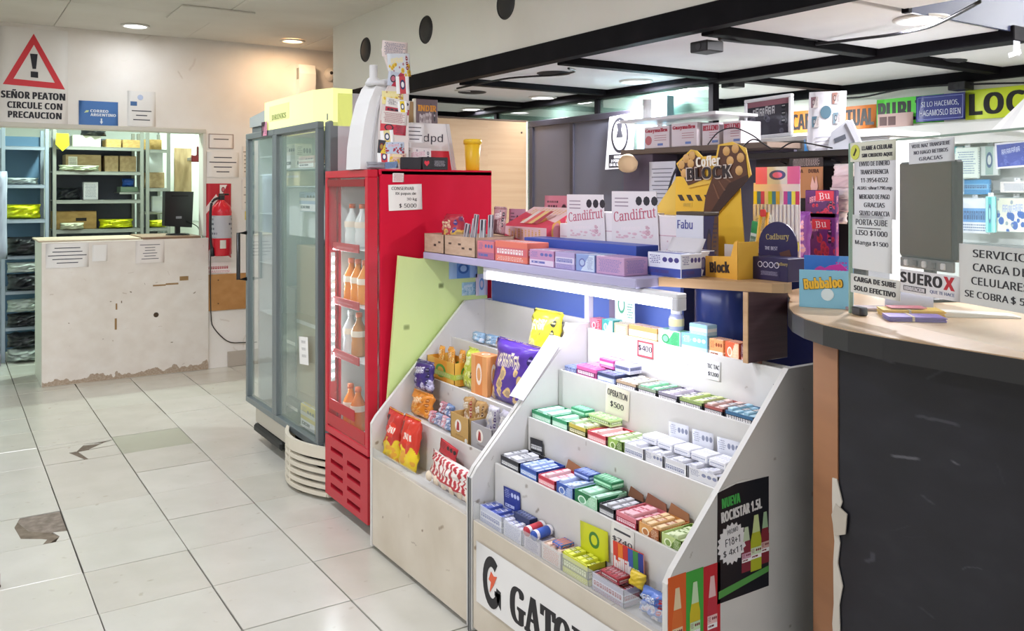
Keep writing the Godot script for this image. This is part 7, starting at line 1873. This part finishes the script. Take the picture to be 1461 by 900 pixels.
	part(t, "strip", box(0.05, 0.1, 0.002, 0.0), mat("c8ccd8", 0.3), Vector3(0, -0.03, 0))
	part(t, "curl", box(0.1, 0.02, 0.004, 0.001), mat("e0e4ea", 0.3), Vector3(-0.02, -0.035, 0.004), Vector3(0, 0, 0.25))

func wall_sign(at: Vector3, w: float, h: float, ground: String, word: String, label: String, cat: String) -> void:
	var t := thing("wall_sign", label, cat, at, AISLE, "coloured signs along the far wall")
	part(t, "sheet", sheet(w, h, 0.0, 0.003), mat(ground, 0.5))
	text(t, word, w * 0.95, h * 0.72, mat("1c1a1c", 0.5), Vector3(0, h * 0.5, 0.002), Vector3.ZERO, false, true)

func text_box(at: Vector3, w: float, h: float, label: String, word: String, badge: bool) -> void:
	var t := thing("biscuit_carton", label, "carton", at, AISLE, "biscuit cartons on the plank")
	part(t, "body", box(w - 0.006, h, 0.14, 0.002), mat("e0d4d8" if badge else "dcd2d6", 0.5))
	text(t, word, w * 0.84, 0.026, mat("b02c44", 0.5), Vector3(0, h - 0.024, 0.0705), Vector3.ZERO, true, true)
	for i in 3:
		part(t, "print_line", box(w * 0.45, 0.003, 0.001, 0.0), mat("b07880", 0.5), Vector3(w * 0.15, h * 0.55 - 0.012 * i, 0.0702))
	if badge:
		part(t, "round_badge", lathe([Vector2(0, 0.001), Vector2(0.025, 0.001), Vector2(0.025, 0)], 16), mat("c06c74", 0.5), Vector3(-0.06, 0.042, 0.0702), Vector3(PI / 2, 0, 0))
	part(t, "blue_mark", box(0.04, 0.012, 0.001, 0.0), mat("6c84c0", 0.5), Vector3(0.03, 0.012, 0.0702))

# ---------------------------------------------------------------- service counter on the right
func service_counter() -> void:
	var t := thing("service_counter", "black fronted service counter with a rounded beech top", "counter", Vector3(2.0, 0, -0.6))
	var o := -Vector3(2.0, 0, -0.6)
	var out := PackedVector2Array([Vector2(1.77, 0.9), Vector2(1.77, -1.08), Vector2(1.772, -1.18), Vector2(1.785, -1.28), Vector2(1.812, -1.37), Vector2(1.855, -1.46), Vector2(1.915, -1.545), Vector2(1.99, -1.62), Vector2(2.075, -1.69), Vector2(2.16, -1.755), Vector2(2.23, -1.82), Vector2(2.28, -1.86), Vector2(2.34, -1.9), Vector2(2.42, -1.92), Vector2(2.95, -1.93), Vector2(2.95, 0.9)])
	var inn := PackedVector2Array()
	for p in out:
		inn.append(p + (Vector2(2.4, -0.5) - p).normalized() * 0.004)
	part(t, "top", slab(inn, 1.176, 1.19), tri_mat(wood_tex(7, "ceac88", "dec09c"), "ffffff", 0.3, Vector3(1.2, 1.2, 1.2)), o)
	part(t, "top_edge", slab(out, 1.138, 1.1875), mat("2c2c2e", 0.35), o)
	# black scuffed front
	var bt := noise_tex(131, 0.02, [[0.0, "1c1c24"], [0.6, "22222b"], [1.0, "2a2a32"]], 512)
	var im := bt.get_image()
	scuff(im, 91, 26, col("8c8c90"), 16, 0.5)
	scuff(im, 92, 60, col("4c4c54"), 26, 0.4)
	part(t, "front_panel", span(Vector3(1.868, 0.0, -1.368), Vector3(1.885, 1.138, 0.9), 0.002), tmat(ImageTexture.create_from_image(im), "ffffff", 0.4), o)
	part(t, "wood_end", slab(PackedVector2Array([Vector2(1.864, -1.366), Vector2(1.905, -1.47), Vector2(1.925, -1.462), Vector2(1.886, -1.366)]), 0.0, 1.138), tri_mat(wood_tex(9, "9c6c4c", "b4805a"), "ffffff", 0.5, Vector3(1.6, 0.5, 1.6)), o)
	part(t, "end_panel", span(Vector3(1.93, 0.0, -1.48), Vector3(2.9, 1.138, -1.462), 0.001), mat("34323c", 0.5), o)
	var st := begin()
	var r := RandomNumberGenerator.new()
	r.seed = 17
	var a := PackedVector2Array()
	for i in 16:
		a.append(Vector2(-0.004 + r.randf_range(-0.006, 0.004), 0.8 - 0.052 * i))
	for i in 16:
		a.append(Vector2(0.008 + r.randf_range(-0.004, 0.012) * (1.6 if i > 8 else 1.0), 0.02 + 0.052 * i))
	add_prism(st, a, -0.002, 0.002)
	part(t, "peeled_edge", done(st), mat("d8d0c4", 0.8), o + Vector3(1.8635, 0, -1.372), Vector3(0, AISLE, 0))
	part(t, "peeled_flake", prism(PackedVector2Array([Vector2(-0.01, 0), Vector2(0.02, 0.01), Vector2(0.03, 0.06), Vector2(0.0, 0.08), Vector2(-0.015, 0.05)]), 0.0, 0.004), mat("c8beb0", 0.8), o + Vector3(1.8625, 0.66, -1.36), Vector3(0, AISLE, 0.1))
	# gum box
	t = thing("gum_display", "light blue gum display box with yellow lettering on the counter", "box", Vector3(2.10, 1.1905, -1.575), -1.05)
	part(t, "front_wall", box(0.135, 0.105, 0.003, 0.0), mat("8cc8e4", 0.4), Vector3(0, 0, 0.045))
	part(t, "tray", tray(0.135, 0.09, 0.09), mat("7cbce0", 0.4))
	part(t, "back_lid", box(0.135, 0.14, 0.003, 0.0), pr(1, "3c78c8", "5c9cd8", "d8409c", 311, 0.4), Vector3(0, 0, -0.044))
	text(t, "Bubbaloo", 0.104, 0.034, mat("3c3428", 0.5), Vector3(-0.004, 0.07, 0.0466), Vector3(0, 0, 0.1), false, true)
	text(t, "Bubbaloo", 0.1, 0.031, mat("f0c040", 0.5), Vector3(-0.004, 0.07, 0.0482), Vector3(0, 0, 0.1), false, true)
	part(t, "white_pillow_print", lathe([Vector2(0, 0.001), Vector2(0.017, 0.001), Vector2(0.017, 0)], 16), mat("e0f0f8", 0.4), Vector3(0.008, 0.038, 0.0468), Vector3(PI / 2, 0, 0))
	part(t, "magenta_flap", prism(PackedVector2Array([Vector2(-0.01, 0), Vector2(0.06, 0), Vector2(0.04, 0.018), Vector2(0.01, 0.012)]), -0.001, 0.001), mat("d8389c", 0.4), Vector3(0, 0.105, 0.02))
	# glass screen with what is stuck on it
	var turn := -1.944
	var B := Basis(Vector3.UP, turn)
	var org := Vector3(2.035, 1.1905, -1.45)
	glass("d4e6de", 0.08).metallic_specular = 0.25
	t = thing("glass_screen", "clear glass screen standing on the counter with taped notices", "screen", org, turn)
	part(t, "pane", span(Vector3(0, 0.004, -0.004), Vector3(1.2, 0.454, 0.004), 0.001), glass("d4e6de", 0.08))
	part(t, "green_edge", span(Vector3(-0.004, 0.0, -0.005), Vector3(0.004, 0.454, 0.005), 0.001), mat("8cac9c", 0.2))
	part(t, "top_edge", span(Vector3(0.0, 0.4505, -0.0045), Vector3(1.2, 0.4555, 0.0045), 0.001), mat("9cb4a8", 0.2))
	part(t, "foot_clamp", span(Vector3(0.02, 0.0, -0.012), Vector3(0.06, 0.022, 0.012), 0.003), mat("4c4c50", 0.3, 0.6))
	part(t, "foot_clamp", span(Vector3(0.9, 0.0, -0.012), Vector3(0.94, 0.022, 0.012), 0.003), mat("4c4c50", 0.3, 0.6))
	var ink := "4c4c54"
	var P := func(s: float, y: float, dz := 0.006) -> Vector3: return org + B * Vector3(s, y - 1.19, dz)
	var n := notice(P.call(0.105, 1.594, 0.0075), 0.19, 0.05, "cream rounded sticker with a yellow telephone mark at the top of the glass", [], "e4e4d4", "3c3c40", turn)
	part(n, "yellow_disc", lathe([Vector2(0, 0.001), Vector2(0.02, 0.001), Vector2(0.02, 0)], 16), mat("d8dc60", 0.5), Vector3(-0.072, 0.025, 0.001), Vector3(PI / 2, 0, 0))
	part(n, "handset_mark", prism(PackedVector2Array([Vector2(-0.008, -0.008), Vector2(-0.002, -0.01), Vector2(0.008, 0.006), Vector2(0.004, 0.011), Vector2(0.0, 0.003)]), 0.002, 0.003), mat("3c3c30", 0.5), Vector3(-0.072, 0.025, 0))
	text(n, "LLAME A CELULAR", 0.125, 0.011, mat("3c3c44", 0.5), Vector3(0.02, 0.034, 0.001), Vector3.ZERO, false, true)
	text(n, "SIN CREDITO AQUI", 0.125, 0.011, mat("3c3c44", 0.5), Vector3(0.02, 0.014, 0.001), Vector3.ZERO, false, true)
	notice(P.call(0.112, 1.446), 0.172, 0.155, "white printed payment notice taped to the glass", ["ENVIO DE DINERO", "TRANSFERENCIA", "11-3954-0522", "ALIAS: silvar1790.mp", "MERCADO DE PAGO", "GRACIAS", "SILVIO CARACCIA"], "e6e6ec", ink, turn, 0.98, 0.02)
	n = notice(P.call(0.1, 1.312), 0.165, 0.142, "white handwritten price sheet below the payment notice", ["PORTA-SUBE", "LISO $1000", "Manga $1500", "", ""], "e2e4e6", ink, turn, 0.97, 0.0)
	part(n, "underline", box(0.1, 0.002, 0.001, 0.0), mat(ink, 0.6), Vector3(-0.01, 0.108, 0.001))
	notice(P.call(0.112, 1.248), 0.205, 0.05, "white strip announcing card top-up for cash only", ["CARGA DE SUBE", "SOLO EFECTIVO"], "e0e2de", "3c3c40", turn, 0.98, 0.04, true)
	n = notice(P.call(0.318, 1.272), 0.205, 0.056, "white drink brand banner with dark and red lettering on the glass", [], "e6e4e8", ink, turn)
	text(n, "SUERO", 0.145, 0.026, mat("2c2a30", 0.5), Vector3(-0.028, 0.037, 0.001), Vector3.ZERO, false, true)
	text(n, "X", 0.034, 0.03, mat("c42c3c", 0.5), Vector3(0.068, 0.037, 0.001), Vector3.ZERO, false, true)
	part(n, "dark_bar", box(0.08, 0.012, 0.0008, 0.0), mat("3c3a44", 0.5), Vector3(-0.05, 0.006, 0.001))
	text(n, "HIDRATACION", 0.072, 0.009, mat("e4e0e8", 0.5), Vector3(-0.05, 0.012, 0.0016), Vector3.ZERO, false, true)
	text(n, "QUE TE HACE", 0.08, 0.009, mat("7c84a8", 0.5), Vector3(0.045, 0.012, 0.001))
	notice(P.call(0.535, 1.272), 0.235, 0.13, "large white notice about phone top-up service on the glass", ["SERVICIO", "CARGA DE", "CELULARES", "SE COBRA $ 500"], "dcdedc", "34343a", turn, 0.97, 0.06)
	n = notice(P.call(0.325, 1.583), 0.155, 0.052, "small white two-line notice near the top edge of the glass", ["VOTE NAZ TRANSFIERE", "NO HAGO RETIROS", "GRACIAS"], "e2e4ea", "6c6c78", turn, 0.95, 0.05)
	n.rotation.z = 0.03
	# dark monitor behind the glass
	t = thing("counter_monitor", "dark brownish monitor screen standing behind the glass", "monitor", Vector3(2.51, 1.1905, -1.526), turn)
	part(t, "casing", span(Vector3(-0.128, 0.118, -0.03), Vector3(0.128, 0.418, 0.0), 0.006), mat("24222a", 0.35))
	part(t, "screen", span(Vector3(-0.122, 0.128, 0.0), Vector3(0.112, 0.412, 0.002), 0.0), mat("3c2c22", 0.4))
	part(t, "neck", span(Vector3(-0.02, 0.01, -0.025), Vector3(0.02, 0.15, -0.005), 0.003), mat("24222a", 0.4))
	part(t, "foot", span(Vector3(-0.1, 0.0, -0.08), Vector3(0.1, 0.012, 0.06), 0.004), mat("24222a", 0.4))
	for i in 5:
		part(t, "button", box(0.018, 0.02, 0.01, 0.003), mat(["c8c8cc", "5c5c60"][i % 2], 0.4), Vector3(-0.09 + 0.042 * i, 0.092, 0.002))
	part(t, "button_bar", span(Vector3(-0.125, 0.086, -0.012), Vector3(0.115, 0.118, 0.0), 0.003), mat("6c6c70", 0.4))
	solo("paper_roll", "white paper roll lying behind the glass under the monitor", "roll", lathe([Vector2(0, -0.06), Vector2(0.025, -0.06), Vector2(0.025, 0.06), Vector2(0, 0.06)], 16), mat("c8c8dc", 0.6), Vector3(2.22, 1.216, -1.40), Vector3(PI / 2, 0.6, 0))
	# card packs on the counter
	card_pack(Vector3(2.125, 1.1905, -1.335), 0.15, 0.018, "e8b424", "banded pack of yellow cards on the counter", -0.75, "f0c850")
	card_pack(Vector3(2.06, 1.1905, -1.285), 0.135, 0.012, "6c4cb4", "banded pack of purple cards in front of the yellow pack", -0.75, "8c70cc")
	solo("pink_card", "pink card lying on the yellow card pack", "card", box(0.09, 0.002, 0.05, 0.0), mat("d87488", 0.5), Vector3(2.12, 1.2115, -1.345), Vector3(0, -0.7, 0))
	solo("brown_wallet", "flat dusky pink envelope at the foot of the glass", "envelope", box(0.11, 0.008, 0.07, 0.003), mat("a08488", 0.6), Vector3(2.13, 1.1905, -1.47), Vector3(0, -0.75, 0))
	var pl := thing("white_folder", "white folded paper strip lying right of the card packs", "paper", Vector3(2.255, 1.1905, -1.235), -0.75)
	part(pl, "lower_sheet", prism(PackedVector2Array([Vector2(-0.1, 0), Vector2(0.1, 0), Vector2(0.1, 0.004), Vector2(-0.1, 0.012)]), -0.03, 0.03), mat("e8e4dc", 0.6))
	part(pl, "upper_sheet", prism(PackedVector2Array([Vector2(-0.098, 0.0125), Vector2(0.09, 0.0048), Vector2(0.09, 0.006), Vector2(-0.098, 0.014)]), -0.028, 0.026), mat("f0ede6", 0.6))

func card_pack(at: Vector3, w: float, h: float, c: String, label: String, turn: float, edge_c: String) -> void:
	var t := thing("card_pack", label, "cards", at, turn, "banded card packs")
	for i in 6:
		part(t, "card", box(w, h / 6 * 0.92, 0.07, 0.0004), mat(c if i % 2 == 0 else edge_c, 0.5), Vector3(0.002 * sin(i * 2.0), h / 6 * i, 0.002 * cos(i * 3.0)))
	part(t, "rubber_band", frame_mesh(-0.037, 0.037, -0.0002, h + 0.001, 0.0012, -0.003, 0.003), mat("d8c8a8", 0.6), Vector3(-0.01, 0, 0), Vector3(0, PI / 2, 0))
